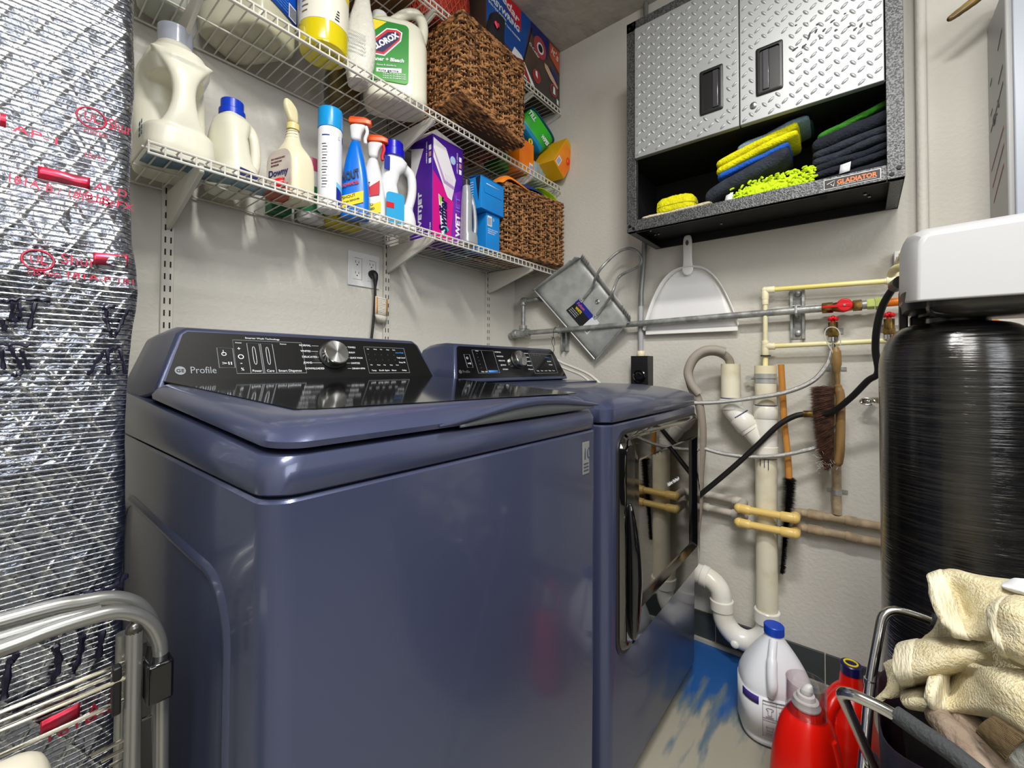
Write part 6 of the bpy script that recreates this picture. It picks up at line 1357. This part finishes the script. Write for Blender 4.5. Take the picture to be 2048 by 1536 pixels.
o = mb.build('clinging_lint', fl, t); o['kind'] = 'stuff'

# ------------------------------------------------------------ water softener
TX, TY = -.50, -1.603
t = thing('water_softener', (TX, TY, FZ), 'tall black glossy softener tank with white control head', 'water softener')
tankm = mat('wound_fibreglass_black', (13, 13, 14), .2, coat=.6)
nt = tankm.node_tree; b_ = nt.nodes['Principled BSDF']; tc = nt.nodes.new('ShaderNodeTexCoord')
mp = nt.nodes.new('ShaderNodeMapping'); mp.inputs['Scale'].default_value = (2, 2, 46); nt.links.new(tc.outputs['Object'], mp.inputs[0])
n1 = nt.nodes.new('ShaderNodeTexNoise'); n1.inputs['Scale'].default_value = 5; n1.inputs['Detail'].default_value = 7; nt.links.new(mp.outputs[0], n1.inputs['Vector'])
bp = nt.nodes.new('ShaderNodeBump'); bp.inputs['Strength'].default_value = .5; bp.inputs['Distance'].default_value = .003; nt.links.new(n1.outputs[0], bp.inputs['Height'])
nt.links.new(bp.outputs[0], b_.inputs['Normal']); nt.links.new(bp.outputs[0], b_.inputs['Coat Normal'])
rp = nt.nodes.new('ShaderNodeValToRGB'); rp.color_ramp.elements[0].color = lin((10, 10, 12)); rp.color_ramp.elements[1].color = lin((40, 38, 34)); rp.color_ramp.elements[0].position = .45; rp.color_ramp.elements[1].position = .8
nt.links.new(n1.outputs[0], rp.inputs[0]); nt.links.new(rp.outputs[0], b_.inputs['Base Color'])
RT = .128; zt_ = 1.035
prof = [(.10, FZ), (RT, FZ+.02), (RT, zt_)]+[(.052+(RT-.052)*math.cos(a)**.8, zt_+.100*math.sin(a)) for a in [PI/2*i/12 for i in range(1, 12)]]+[(.050, 1.137), (.049, 1.150)]
MB().lathe(prof, (TX, TY, 0), 64).build('tank', tankm, t, ang=50)
MB().lathe([(.055, 1.148), (.060, 1.151), (.060, 1.163), (.056, 1.166)], (TX, TY, 0), 40).build('neck_collar', blackpl, t)
MB().loft([rrect(TX-.01, TY-.02, hx, hy, z, 5, 32) for z, hx, hy in ((1.156, .060, .085), (1.162, .085, .105), (1.20, .09, .11))]).build('valve_body', blackpl, t)
MB().loft([rrect(-.530, TY-.065, hx, hy, z, 6, 32) for z, hx, hy in ((1.142, .060, .085), (1.150, .090, .110), (1.162, .100, .122), (1.174, .100, .124))]).build('lower_housing', mat('grey_housing', (54, 52, 50), .3), t)
cw_ = mat('white_cover', (184, 184, 186), .42)
def cov(x, ins, zb, zt2, yl=-1.5285, yr=-1.830): return [Vector((x, y, z)) for y, z in ((yl-ins, zb), (yl-ins-.003, zt2-.022), (yl-ins-.010, zt2-.008), (yl-ins-.026, zt2), ((yl+yr)/2, zt2+.004), (yr+ins+.026, zt2), (yr+ins+.010, zt2-.008), (yr+ins+.003, zt2-.022), (yr+ins, zb))]
MB().loft([cov(-.645, .004, 1.172, 1.300), cov(-.640, .000, 1.171, 1.306), cov(-.60, -.008, 1.175, 1.322), cov(-.53, -.0135, 1.180, 1.334), cov(-.42, -.0135, 1.182, 1.336)]).build('control_head_cover', cw_, t, bevel=.003, ang=30)
el = MB(); el.tube(fillet([(-.43, -1.53, 1.28), (-.30, -1.515, 1.30), (-.12, -1.515, 1.315)], .05), .010, 14); el.build('yellow_inlet', cpvc, t)
el = MB(); el.tube([(-.39, -1.522, 1.25), (-.33, -1.515, 1.25)], .016, 14); el.build('bypass_fitting', blackpl, t)
MB().box((-.45, -1.530, 1.12), (-.415, -1.515, 1.22)).build('side_bracket', blackpl, t, bevel=.003)
MB().box((-.44, -1.560, 1.085), (-.40, -1.535, 1.16)).build('drain_port', blackpl, t, bevel=.003)
MB().tube(spl([(-.60, -1.56, 1.170), (-.610, -1.553, 1.158), (-.612, -1.560, 1.149), (-.60, -1.585, 1.146)], 8), .0022, 6).build('loop_wire', rubber, t)
MB().tube(spl([(-.60, -1.655, 1.160), (-.612, -1.672, 1.150), (-.612, -1.69, 1.152), (-.60, -1.705, 1.168)], 8), .0022, 6).build('loop_wire', rubber, t)
tag(MB().tube(spl([(-.06, -1.66, 1.235), (-.10, -1.72, 1.16), (-.16, -1.80, 1.10), (-.2, -1.88, 1.04)], 6), .0125, 12).build('orange_hose', mat('orange_hose', (232, 110, 40), .45)), 'orange tube slanting down behind the right shoulder of the softener tank', 'hose')
# painted conduit and utility case at far right
tag(MB().tube([(-.020, -1.593, CZ-.002), (-.020, -1.593, .75)], .0135, 16).build('painted_conduit', wallm), 'wall-coloured vertical conduit running down behind the softener head', 'conduit')
t = thing('utility_case', (-.095, -1.90, 1.35), 'grey translucent wall case with slanted ruler marks at the right edge', 'case')
cg = mat('milky_grey', (158, 158, 158), .35, sub=.1)
MB().loft([[Vector((x, y, z)) for y, z in ((-1.733, 1.35), (-1.733, 2.005), (-1.752, 2.060), (-2.10, 2.060), (-2.10, 1.35))] for x in (-.190, -.001)]).build('shell', cg, t, bevel=.004)
MB().box((-.197, -2.10, 1.35), (-.188, -1.745, 2.05)).build('front_rail', mat('pale_blue_grey', (168, 174, 186), .3), t, bevel=.003)
dr_ = mat('dull_red_mark', (150, 92, 84), .5); dg_ = mat('dark_mark', (86, 82, 80), .5)
for x0_, x1_, za, zb_, m_ in ((-.05, -.16, 1.495, 1.560, dr_), (-.04, -.165, 1.540, 1.610, dr_), (-.03, -.165, 1.59, 1.655, dr_), (-.03, -.165, 1.700, 1.770, dg_), (-.12, -.165, 1.79, 1.815, dg_), (-.03, -.05, 1.745, 1.755, dg_), (-.12, -.165, 1.88, 1.91, dg_), (-.03, -.05, 1.83, 1.84, dg_)):
    MB().add([(x0_, -1.7326, za), (x1_, -1.7326, zb_), (x1_, -1.7326, zb_+.006), (x0_, -1.7326, za+.006)], [(0, 1, 2, 3)]).build('ruler_mark', m_, t, solid=.0006, smooth=False)
text('8.1', (-.06, -1.7324, 1.70), (-1, 0, .5), (0, 0, 1), .035, dg_, t, width=.07)
t = thing('wooden_tool', (-.12, -1.70, 2.03), 'worn olive wooden tool handle resting on top of the utility case', 'tool')
MB().tube(spl([(-.125, -1.640, 2.008), (-.12, -1.655, 2.018), (-.115, -1.69, 2.040), (-.11, -1.74, 2.073), (-.11, -1.80, 2.075), (-.11, -1.95, 2.075)], 6), [.004, .006, .007, .008, .008, .009, .009, .010, .010, .010, .011, .011]+[.012]*19, 12).build('handle', mat('olive_wood', (150, 124, 66), .35, c2=(96, 76, 36), nscale=16, stretch=(1, .2, 1), coat=.3), t)
MB().tube([(-.11, -1.742, 2.074), (-.11, -1.775, 2.075)], .0145, 16).build('ferrule', brass, t)

# ------------------------------------------------------------ jugs on the floor
LOCAL = True
t = locthing('white_jug', (-.318, -1.238, FZ), 'large white gallon jug with blue cap and laundry icon label on the floor', 'jug', R(-66))
mb = MB(); mb.loft([rrect(cx, cy, hx, hy, z, e, 40) for z, hx, hy, e, cx, cy in ((0, .080, .066, 2.8, 0, 0), (.008, .090, .074, 2.8, 0, 0), (.025, .093, .077, 2.8, 0, 0), (.150, .093, .077, 2.8, 0, 0), (.165, .092, .076, 2.8, 0, 0), (.200, .078, .066, 2.6, 0, 0), (.235, .056, .050, 2.4, 0, 0), (.265, .034, .032, 2.2, 0, 0), (.278, .024, .024, 2, 0, 0), (.300, .022, .022, 2, 0, 0))])
mb.build('bottle', mat('jug_white', (232, 236, 244), .3, sub=.1), t, sub=1)
MB().tube(spl([(-.008, -.022, .276), (-.020, -.052, .252), (-.028, -.076, .218), (-.030, -.088, .185), (-.030, -.078, .155)], 6), [.011]*8+[.0135]*10+[.013, .0125, .012, .0115, .011, .0105, .010], 14).build('grip_handle', mat('jug_white', (216, 222, 234), .3), t)
MB().loft([rrect(0, 0, .094, .078, z, 2.8, 40) for z in (.030, .145)], cap=False).build('label', mat('label_white', (226, 230, 236), .4), t, solid=.0004)
cyl_cap(t, (0, 0, .288), .0265, .024, mat('cobalt_cap', (16, 70, 190), .35))
ink = mat('label_ink', (50, 54, 66), .5)
def lw(u_, z, tip=0, o=-.006):     # point on the front of the curved label, u_ in metres from centre
    u_ = max(-.0935, min(.0935, u_+o)); e = 2.8; a = abs(u_)/.0950; y_ = -.0794*(1-min(1, a)**e)**(1/e); return Vector((u_, y_, z))
MB().grid([[lw(-.086+.004*i, zz) for i in range(9)] for zz in (.120, .142)]).build('purple_band', mat('purple_band', (70, 50, 140), .4), t, solid=.0004)
mb = MB()
for zz in (.138, .136, .128, .090, .084, .040): mb.tube([lw(-.045+.005*i, zz) for i in range(25)], .0005, 4)
for uu in (-.045, -.012, .020, .052): mb.tube([lw(uu, .038), lw(uu, .136)], .0004, 4)
mb.build('label_grid', ink, t)
for uu, zz in ((-.028, .108), (.004, .108), (.036, .108), (-.028, .062), (.004, .062), (.036, .062)):
    s_ = .009; shp = [(-1, .9), (-.5, 1.2), (.5, 1.2), (1, .9), (.75, .4), (.5, .55), (.5, -1), (-.5, -1), (-.5, .55), (-.75, .4)] if uu < -.02 and zz > .1 else ([(math.cos(a), math.sin(a)*.8) for a in [2*PI*i/12 for i in range(12)]] if uu > .03 else [(-1, .6), (-.7, -.7), (.7, -.7), (1, .6), (.5, .4), (-.5, .4)])
    MB().tube([lw(uu+x_*s_, zz+z_*s_) for x_, z_ in shp], .0005, 4, closed=True).build('care_icon', ink, t)
    for q_ in range(3): MB().tube([lw(uu-.010, zz-.013-.0025*q_), lw(uu+.010-.002*q_, zz-.013-.0025*q_)], .0004, 4).build('small_print', ink, t)
redj = mat('scarlet_plastic', (222, 22, 8), .28, sub=.12)
# rear red jug
t = locthing('red_jug', (-.386, -1.408, FZ), 'scarlet jug with navy and yellow cap, behind the clear-capped red jug', 'jug', R(-30))
mb = MB(); mb.loft([rrect(cx, 0, hx, hy, z, 2.8, 36) for z, hx, hy, cx in ((0, .074, .056, 0), (.008, .080, .062, 0), (.08, .080, .062, 0), (.14, .070, .058, -.004), (.18, .056, .052, -.006), (.215, .048, .046, .006), (.235, .038, .036, .016), (.25, .024, .024, .018), (.285, .021, .021, .018))])
mb.tube(spl([(-.055, 0, .10), (-.078, 0, .15), (-.070, 0, .205), (-.040, 0, .232), (-.010, 0, .238)], 6), .015, 14)
mb.build('bottle', redj, t, remesh=.003, smit=6)
cyl_cap(t, (.018, 0, .280), .0235, .024, navycap); MB().tube([(.018+.014*math.cos(a), .014*math.sin(a), .305) for a in [2*PI*i/24 for i in range(24)]], .0022, 6, closed=True).build('yellow_ring', yel, t)
MB().sphere((-.02, -.058, .09), (.045, .012, .05), 20, 10).build('label', mat('label_brown_navy', (26, 30, 74), .4, c2=(120, 86, 50), nscale=30, lo=.5, hi=.6), t)
# front red jug
t = locthing('red_jug', (-.548, -1.335, FZ), 'scarlet jug with clear dosing cap over white spout, nearest of the floor jugs', 'jug', R(-22))
mb = MB(); mb.loft([rrect(cx, 0, hx, hy, z, 2.7, 40) for z, hx, hy, cx in ((0, .078, .060, 0), (.008, .086, .068, 0), (.10, .084, .066, 0), (.16, .076, .060, 0), (.20, .066, .054, 0), (.235, .052, .046, 0), (.252, .036, .034, 0), (.262, .030, .030, 0))])
mb.build('bottle', redj, t, sub=1)
MB().tube(spl([(.02, -.062, .02), (.024, -.066, .09), (.02, -.060, .15), (.012, -.050, .21)], 6), .008, 10).build('side_rib', redj, t)
MB().lathe([(.029, .262), (.030, .266), (.026, .272), (.026, .278), (.020, .281), (.018, .290), (.014, .292)], n=36).build('spout_base', whitepl, t)
MB().loft([rrect(0, y_, hx, hy, z, 2.4, 20) for z, hx, hy, y_ in ((.288, .015, .014, 0), (.300, .014, .012, -.002), (.312, .010, .008, -.006), (.316, .006, .004, -.008))]).build('spout', whitepl, t, sub=1)
gl = mat('clear_cap_plastic', (252, 250, 250), .03, trans=1, ior=1.07)
gn = gl.node_tree; gn.nodes.clear(); go = gn.nodes.new('ShaderNodeOutputMaterial'); gm = gn.nodes.new('ShaderNodeMixShader'); gt = gn.nodes.new('ShaderNodeBsdfTransparent'); gg = gn.nodes.new('ShaderNodeBsdfGlossy'); gg.inputs['Roughness'].default_value = .08; gw = gn.nodes.new('ShaderNodeLayerWeight'); gw.inputs[0].default_value = .18; gt.inputs[0].default_value = (.93, .91, .92, 1)
gn.links.new(gw.outputs['Facing'], gm.inputs[0]); gn.links.new(gt.outputs[0], gm.inputs[1]); gn.links.new(gg.outputs[0], gm.inputs[2]); gn.links.new(gm.outputs[0], go.inputs[0])
cp2 = MB(); n_ = 40
rg = [[Vector(((r_)*math.cos(2*PI*j/n_), r_*math.sin(2*PI*j/n_), z)) for j in range(n_)] for r_, z in ((.0425, .250), (.0425, .253), (.041, .258), (.041, .318), (.0415, .320), (.0395, .320), (.039, .258), (.0405, .250))]
cp2.loft(rg, cap=False, closed=True); cp2.build('dosing_cap', gl, t, ang=40)
LOCAL = False

# ------------------------------------------------------------ folding laundry cart, towels, clothes
t = thing('laundry_cart', (-.80, -1.62, FZ), 'folding laundry cart with chrome tube frames, grey foam grips and dark bag', 'laundry cart')
def legpts(top, low, yend, zt, xg):
    d = (low-top); g = low + d*((FZ+.012-low.z)/d.z)
    return g
n_top = PZ(1681, 1401, .528); n_low = PX(1743, 1536, -.832)
n_g = legpts(n_top, n_low, 0, 0, 0)
n_end = PZ(1950, 1542, .536)+(PZ(1950, 1542, .536)-PZ(1900, 1502, .543))*9
path = fillet([n_g, Vector((n_top.x-.003, n_top.y+.002, .548)), PZ(1790, 1428, .545), PZ(1900, 1502, .543), PZ(1950, 1542, .536), n_end, Vector((n_end.x+.2, n_end.y-.03, FZ+.012))], .028, 8)
MB().tube(path, .0082, 14).build('near_frame', chrome, t)
f_top = PX(1757, 1238, -.685); f_low = PX(1728, 1520, -.815); f_g = f_low+(f_low-f_top)*((FZ+.012-f_low.z)/(f_low.z-f_top.z))
path = fillet([f_g, f_low, PX(1740, 1364, -.738), PX(1768, 1215, -.670)+Vector((0, 0, .004)), PX(1862, 1240, -.658), Vector((-.658, -1.70, .51)), Vector((-.658, -1.98, .51)), Vector((f_g.x, -2.0, FZ+.012))], .034, 8)
MB().tube(path, .0082, 14).build('far_frame', chrome, t)
foam = mat('grey_foam', (58, 60, 62), .8, bump=.4, bscale=200)
g0 = PZ(1790, 1428, .545); MB().tube([g0+Vector((0, -.002, 0)), g0.lerp(PZ(1900, 1502, .543), .5), PZ(1900, 1502, .543), PZ(1950, 1542, .536), PZ(1950, 1542, .536).lerp(n_end, .7)], .0118, 16).build('foam_grip', foam, t)
g1 = PX(1862, 1240, -.658); MB().tube([g1, Vector((-.658, -1.70, .51)), Vector((-.658, -1.90, .51))], .0135, 16).build('foam_grip', foam, t)
jp = PX(1740, 1364, -.738); MB().tube([jp+Vector((0, 0, -.006)), jp+Vector((0, 0, .006))], .0095, 14).build('joint_collar', chrome, t)
MB().sphere((-.755, -1.452, .245), (.008, .010, .008), 12, 8).build('pivot_rivet', chrome, t)
bagm = mat('maroon_black_bag', (40, 16, 26), .6, c2=(22, 24, 42), nscale=4, lo=.4, hi=.6, bump=.3, bscale=30)
def br(x0_, x1_, y0_, y1_, z, sag=0): return [p+Vector((0, 0, sag*math.sin(3*math.atan2(p.y-(y0_+y1_)/2, p.x-(x0_+x1_)/2)))) for p in rrect((x0_+x1_)/2, (y0_+y1_)/2, abs(x1_-x0_)/2, abs(y1_-y0_)/2, z, 5, 40)]
MB().loft([br(-.90, -.66, -1.90, -1.50, .06), br(-.92, -.665, -1.93, -1.475, .20), br(-.945, -.670, -1.95, -1.465, .38, .006), br(-.965, -.675, -1.96, -1.462, .470, .014)], cap=False).build('fabric_bag', bagm, t, solid=.003)
MB().loft([br(-.90, -.66, -1.90, -1.50, .058), br(-.90, -.66, -1.90, -1.50, .062)]).build('bag_bottom', bagm, t)
terry = mat('cream_terry', (222, 212, 178), .95, c2=(208, 195, 156), nscale=60, bump=.6, bscale=300, stretch=(1, 1, 1))
hem = mat('cream_hem', (224, 216, 188), .9, bump=.5, bscale=60, stretch=(1, 6, 1))
def towel(rows, label, hemcol=None, th=.010, m=terry, name='hand_towel', cat='towel', xs=0):
    R_ = [[PX(u, v, x)+Vector((xs, 0, 0)) for u, v, x in r_] for r_ in rows]
    # densify with splines both ways
    A_ = [spl(r_, 5) for r_ in R_]; cols = list(zip(*A_)); B_ = [spl(list(c_), 5) for c_ in cols]; rows2 = list(zip(*B_))
    c0 = sum((v for r_ in rows2 for v in r_), Vector((0, 0, 0)))/(len(rows2)*len(rows2[0])); zmin = min(v.z for r_ in rows2 for v in r_)
    t = thing(name, (c0.x, c0.y, zmin), label, cat)
    o = MB().grid(rows2).build('cloth', m, t, solid=th, sub=1, disp=.0014, dscale=.005)
    if hemcol is not None:
        k = 4
        for hc_ in hemcol:
            if hc_ == 'L': hr_ = [r_[:k+1] for r_ in rows2]
            elif hc_ == 'R': hr_ = [r_[-k-1:] for r_ in rows2]
            elif hc_ == 'T': hr_ = rows2[:k-1]
            else: hr_ = rows2[-k+1:]
            MB().grid(hr_).build('hem', hem, t, solid=th+.0035, sub=1, disp=.0015, dscale=.012)
    return t
towel([[(1874, 1160, -.70), (1915, 1150, -.70), (1965, 1158, -.70), (2080, 1170, -.70)],
       [(1856, 1158, -.80), (1900, 1145, -.80), (1960, 1160, -.82), (2080, 1180, -.82)],
       [(1860, 1186, -.86), (1915, 1190, -.82), (1975, 1200, -.86), (2080, 1215, -.88)],
       [(1878, 1228, -.90), (1930, 1232, -.84), (1985, 1240, -.90), (2080, 1250, -.92)],
       [(1900, 1264, -.90), (1950, 1274, -.91), (2000, 1272, -.92), (2080, 1280, -.92)],
       [(1925, 1262, -.80), (1965, 1262, -.80), (2005, 1262, -.80), (2080, 1265, -.80)]], 'topmost cream terry towel, curled open to the left on the heap', 'L')
towel([[(2000, 1206, -.86), (2030, 1196, -.88), (2060, 1200, -.90), (2110, 1205, -.92)],
       [(1984, 1222, -.92), (2016, 1216, -.95), (2055, 1225, -.96), (2110, 1230, -.96)],
       [(1986, 1262, -.95), (2010, 1266, -.96), (2055, 1280, -.98), (2110, 1290, -.98)],
       [(2000, 1296, -.96), (2026, 1308, -.97), (2060, 1325, -.98), (2110, 1340, -.98)],
       [(2010, 1312, -.88), (2034, 1326, -.88), (2070, 1338, -.88), (2110, 1345, -.88)]], 'cream towel fold at the right frame edge, upper right of the heap', 'L')
towel([[(1806, 1292, -.78), (1860, 1282, -.78), (1920, 1280, -.78), (1972, 1278, -.78)],
       [(1794, 1300, -.86), (1850, 1288, -.87), (1915, 1286, -.87), (1976, 1284, -.86)],
       [(1788, 1330, -.90), (1846, 1320, -.91), (1915, 1312, -.91), (1984, 1304, -.90)],
       [(1790, 1356, -.90), (1840, 1350, -.91), (1900, 1336, -.90), (1980, 1326, -.88)],
       [(1800, 1370, -.84), (1842, 1364, -.84), (1890, 1350, -.82), (1960, 1336, -.80)]], 'rolled cream towel in the middle left of the heap', 'L')
towel([[(1768, 1330, -.76), (1790, 1320, -.76), (1830, 1330, -.76)], [(1776, 1350, -.80), (1796, 1350, -.82), (1836, 1352, -.82)], [(1774, 1376, -.84), (1800, 1376, -.84), (1840, 1375, -.82)], [(1750, 1404, -.86), (1765, 1398, -.86), (1796, 1388, -.84)]], 'pale corner of a towel drooping toward the chrome leg', None, .008)
towel([[(1874, 1332, -.86), (1905, 1322, -.88), (1950, 1330, -.92), (2010, 1340, -.95), (2100, 1345, -.95)],
       [(1868, 1352, -.92), (1900, 1345, -.86), (1945, 1352, -.90), (2000, 1372, -.98), (2100, 1400, -1.0)],
       [(1858, 1385, -.95), (1900, 1385, -.88), (1950, 1392, -.94), (2010, 1410, -.99), (2100, 1440, -1.01)],
       [(1856, 1412, -.94), (1900, 1418, -.93), (1955, 1422, -.95), (2015, 1440, -.98), (2100, 1500, -1.02)],
       [(1880, 1412, -.86), (1910, 1415, -.86), (1960, 1418, -.87), (2025, 1432, -.90), (2100, 1480, -.95)]], 'widest cream towel, sweeping to the lower right with a hollow fold', 'L')
towel([[(1812, 1378, -.80), (1836, 1372, -.80), (1870, 1366, -.80)], [(1804, 1396, -.88), (1832, 1390, -.89), (1872, 1384, -.88)], [(1808, 1408, -.90), (1838, 1412, -.91), (1874, 1414, -.90)], [(1826, 1412, -.84), (1850, 1416, -.84), (1876, 1414, -.84)]], 'small cream towel corner under the rolled towel', None)
towel([[(1880, 1222, -.68), (1910, 1232, -.68), (1960, 1262, -.68), (2060, 1290, -.68)], [(1870, 1262, -.72), (1900, 1272, -.74), (1960, 1290, -.76), (2060, 1320, -.78)], [(1840, 1290, -.74), (1880, 1300, -.76), (1950, 1330, -.80), (2060, 1380, -.84)], [(1850, 1340, -.74), (1890, 1350, -.76), (1950, 1400, -.80), (2060, 1440, -.84)]], 'shaded inner towel filling the gap behind the rolled towel', None, .012)
tcl = mat('taupe_fleece', (150, 134, 118), .9, bump=.6, bscale=90, c2=(134, 116, 100), nscale=20)
jean = mat('slate_denim', (72, 88, 110), .9, bump=.6, bscale=300, c2=(56, 70, 92), nscale=30)
def log(pts, r, m, name, label, cat='clothing'):
    P_ = spl([PX(u, v, x) for u, v, x in pts], 6); n = len(P_)
    o = MB().tube(P_, [r*(.78+.22*math.sin(PI*min(1, (i+3)/(n+4)))) for i in range(n)], 18).build(name, m, disp=.008, dscale=.03, sub=1); return tag(o, label, cat)
log([(1872, 1432, -.93), (1905, 1465, -.96), (1945, 1515, -.98), (1975, 1570, -1.0)], .018, tcl, 'taupe_garment', 'taupe fleece sleeve below the towels, nearer the grip')
log([(1900, 1430, -.90), (1940, 1452, -.93), (1985, 1505, -.95), (2020, 1560, -.97)], .018, tcl, 'taupe_garment', 'second taupe fleece fold, between the sleeve and slate fabric')
towel([[(1920, 1416, -.80), (1970, 1420, -.80), (2080, 1440, -.82)], [(1925, 1432, -.86), (1985, 1442, -.88), (2080, 1480, -.90)], [(1950, 1462, -.88), (1995, 1480, -.90), (2080, 1520, -.92)], [(1975, 1490, -.86), (2015, 1520, -.88), (2080, 1560, -.90)]], 'slate blue garment under the big cream towel', None, .010, jean, 'blue_garment', 'clothing')
kn = mat('brown_rib_knit', (96, 80, 54), .9, bump=.5, bscale=120)
t = thing('ribbed_sock', (-.93, -1.6, .5), 'dark brown ribbed knit cuff lying over the slate garment', 'sock')
q0, q1, q2, q3 = PX(1956, 1466, -.985), PX(1990, 1434, -.985), PX(2056, 1476, -1.01), PX(2014, 1524, -1.005)
rows = []
for i in range(25):
    f_ = i/24; a = q0.lerp(q1, f_); b_ = q3.lerp(q2, f_); nn = (q1-q0).cross(q3-q0).normalized(); nn = -nn if nn.x > 0 else nn
    rows.append([a.lerp(b_, g/40)+nn*(.007*math.sin(PI*f_)**.5*(1)+.0016*abs(math.sin(i*PI/2))) for g in range(41)])
MB().grid(rows).build('knit', kn, t, solid=.004)
mb = MB()
for i in range(0, 23):
    f_ = (i+.5)/23; a = q0.lerp(q1, f_); b_ = q3.lerp(q2, f_); nn = (q1-q0).cross(q3-q0).normalized(); nn = -nn if nn.x > 0 else nn
    mb.tube([a+nn*(.008*math.sin(PI*f_)**.5+.0015), a.lerp(b_, .5)+nn*(.0095*math.sin(PI*f_)**.5+.0015), b_+nn*(.008*math.sin(PI*f_)**.5+.0015)], .0011, 6)
mb.build('ribs', kn, t)
log([(2024, 1512, -.975), (2048, 1508, -.98), (2080, 1512, -.99)], .013, mat('white_sock', (206, 210, 206), .9, bump=.5, bscale=200), 'white_sock', 'white sock toe beside the brown ribbed cuff', 'sock')
tg_ = towel([[(2006, 1166, -.82), (2030, 1156, -.83), (2060, 1160, -.84)], [(2003, 1172, -.86), (2028, 1178, -.87), (2060, 1186, -.88)], [(2014, 1180, -.84), (2030, 1186, -.85), (2058, 1192, -.86)]], 'white printed care label on the topmost towel', None, .002, prnt, 'care_label', 'label')
tag(MB().loft([rrect(-.80, -1.70, hx, hy, z, 3, 30) for z, hx, hy in ((.08, .10, .18), (.2, .12, .20), (.40, .125, .21), (.50, .11, .19), (.55, .06, .14))]).build('clothes_heap', mat('dark_clothes', (44, 40, 48), .95, c2=(70, 60, 60), nscale=9, bump=.6, bscale=30), sub=2, disp=.02, dscale=.06), 'dark clothes filling the laundry cart bag under the towels', 'clothes')

# ------------------------------------------------------------ folded drying rack in front of the duct
rk = mat('satin_grey_tube', (150, 150, 146), .3, metal=.75)
t = thing('drying_rack', (-1.9, -.80, FZ), 'folded grey metal drying rack leaning before the foil duct', 'drying rack')
def pry(u, v, y): return PY(u, v, y)
yA, yB = -.775, -.805
o1 = [Vector((-2.25, yA, PY(0, 1240, yA).z-.004)), Vector((-1.90, yA, PY(0, 1240, yA).z)), PY(60, 1226, yA), PY(160, 1205, yA), PY(225, 1196, yA), PY(272, 1208, yA), PY(300, 1240, yA), PY(312, 1290, yA), PY(318, 1400, yA), PY(322, 1540, yA)]
base = Vector((o1[-1].x+.002, yA, FZ+.01))
MB().tube(spl(o1[1:], 6)+[base], .0079, 14).build('outer_frame', rk, t)
MB().tube([o1[0], o1[1]], .0079, 14).build('outer_frame_rail', rk, t)
o2 = [Vector((-1.90, yB, PY(0, 1300, yB).z+.004)), PY(0, 1300, yB), PY(80, 1270, yB), PY(170, 1240, yB), PY(230, 1224, yB), PY(285, 1232, yB), PY(312, 1262, yB), PY(318, 1310, yB)]
o2 = [Vector((-1.90, yB, .765)), PY(0, 1298, yB), PY(90, 1264, yB), PY(170, 1238, yB), PY(235, 1224, yB), PY(286, 1236, yB), PY(314, 1270, yB), PY(322, 1330, yB), PY(322, 1540, yB)]
MB().tube(spl(o2, 6)+[Vector((PY(322, 1540, yB).x, yB, FZ+.01))], .0074, 14).build('inner_frame', rk, t)
o3 = [Vector((-1.90, yB+.012, PY(0, 1284, yB).z)), PY(60, 1262, yB+.012), PY(170, 1222, yB+.012)]
MB().tube([Vector((-1.90, yB+.014, .775)), PY(0, 1276, yB+.014), PY(120, 1240, yB+.014), PY(200, 1222, yB+.014)], .006, 12).build('middle_rail', rk, t)
p0 = PY(269, 1262, yB); pt = [p0, Vector((p0.x+.001, yB, FZ+.01))]
MB().tube(pt, .0078, 16).build('upright', rk, t); MB().sphere((p0.x, yB, p0.z+.002), (.0082, .0082, .0095), 14, 8).build('end_cap', mat('cap_dark_chrome', (90, 88, 84), .25, metal=.8), t)
p1 = PY(247, 1300, yA+.015); MB().tube([Vector((p1.x, yA+.015, p1.z+.02)), Vector((p1.x, yA+.015, FZ+.01))], .0075, 14).build('upright', rk, t)
clp = PY(320, 1350, yB-.012); MB().box((clp.x-.013, yB-.022, clp.z-.026), (clp.x+.011, yA+.012, clp.z+.018)).build('hinge_clip', blackgl, t, bevel=.003)
MB().box((p0.x-.018, yB-.002, clp.z-.030), (p0.x-.010, yB+.010, clp.z+.022)).build('lock_tab', blackpl, t, bevel=.002)
rod = mat('bright_rod', (214, 208, 190), .15, metal=1)
for u0, v0, u1, v1, yy_ in ((0, 1430, 240, 1324, yA), (0, 1449, 241, 1337, yA), (0, 1471, 254, 1345, yB), (182, 1516, 254, 1472, yB), (202, 1524, 240, 1500, yB), (218, 1536, 240, 1518, yA), (0, 1510, 80, 1476, yA)):
    a, b_ = PY(u0, v0, yy_), PY(u1, v1, yy_); z_ = (a.z+b_.z)/2; xl = -1.92 if u0 == 0 else a.x
    MB().tube([(xl, yy_, z_), (max(b_.x, p0.x-.002), yy_, z_)], .0022, 8).build('hanging_rod', rod, t)
for v_ in (1333, 1440): a = PY(283, v_, yA); MB().tube([(p0.x+.006, yA, a.z), (PY(315, 1400, yA).x, yA, a.z)], .0020, 8).build('hanging_rod', rod, t)
# pale rounded bin edge at the very bottom
t = thing('waste_bin', (-1.79, -.93, FZ), 'pale beige rounded bin top at the bottom left corner, before the drying rack', 'bin')
bx = PY(110, 1512, -.94)
MB().loft([rrect(-1.80, -.955, hx, hy, z, 5, 44) for z, hx, hy in ((FZ, .030, .045), (.30, .034, .050), (bx.z-.03, .040, .056), (bx.z-.012, .039, .055), (bx.z-.003, .034, .050), (bx.z, .022, .036))]).build('bin_body', mat('beige_plastic', (196, 190, 172), .4), t, sub=1)
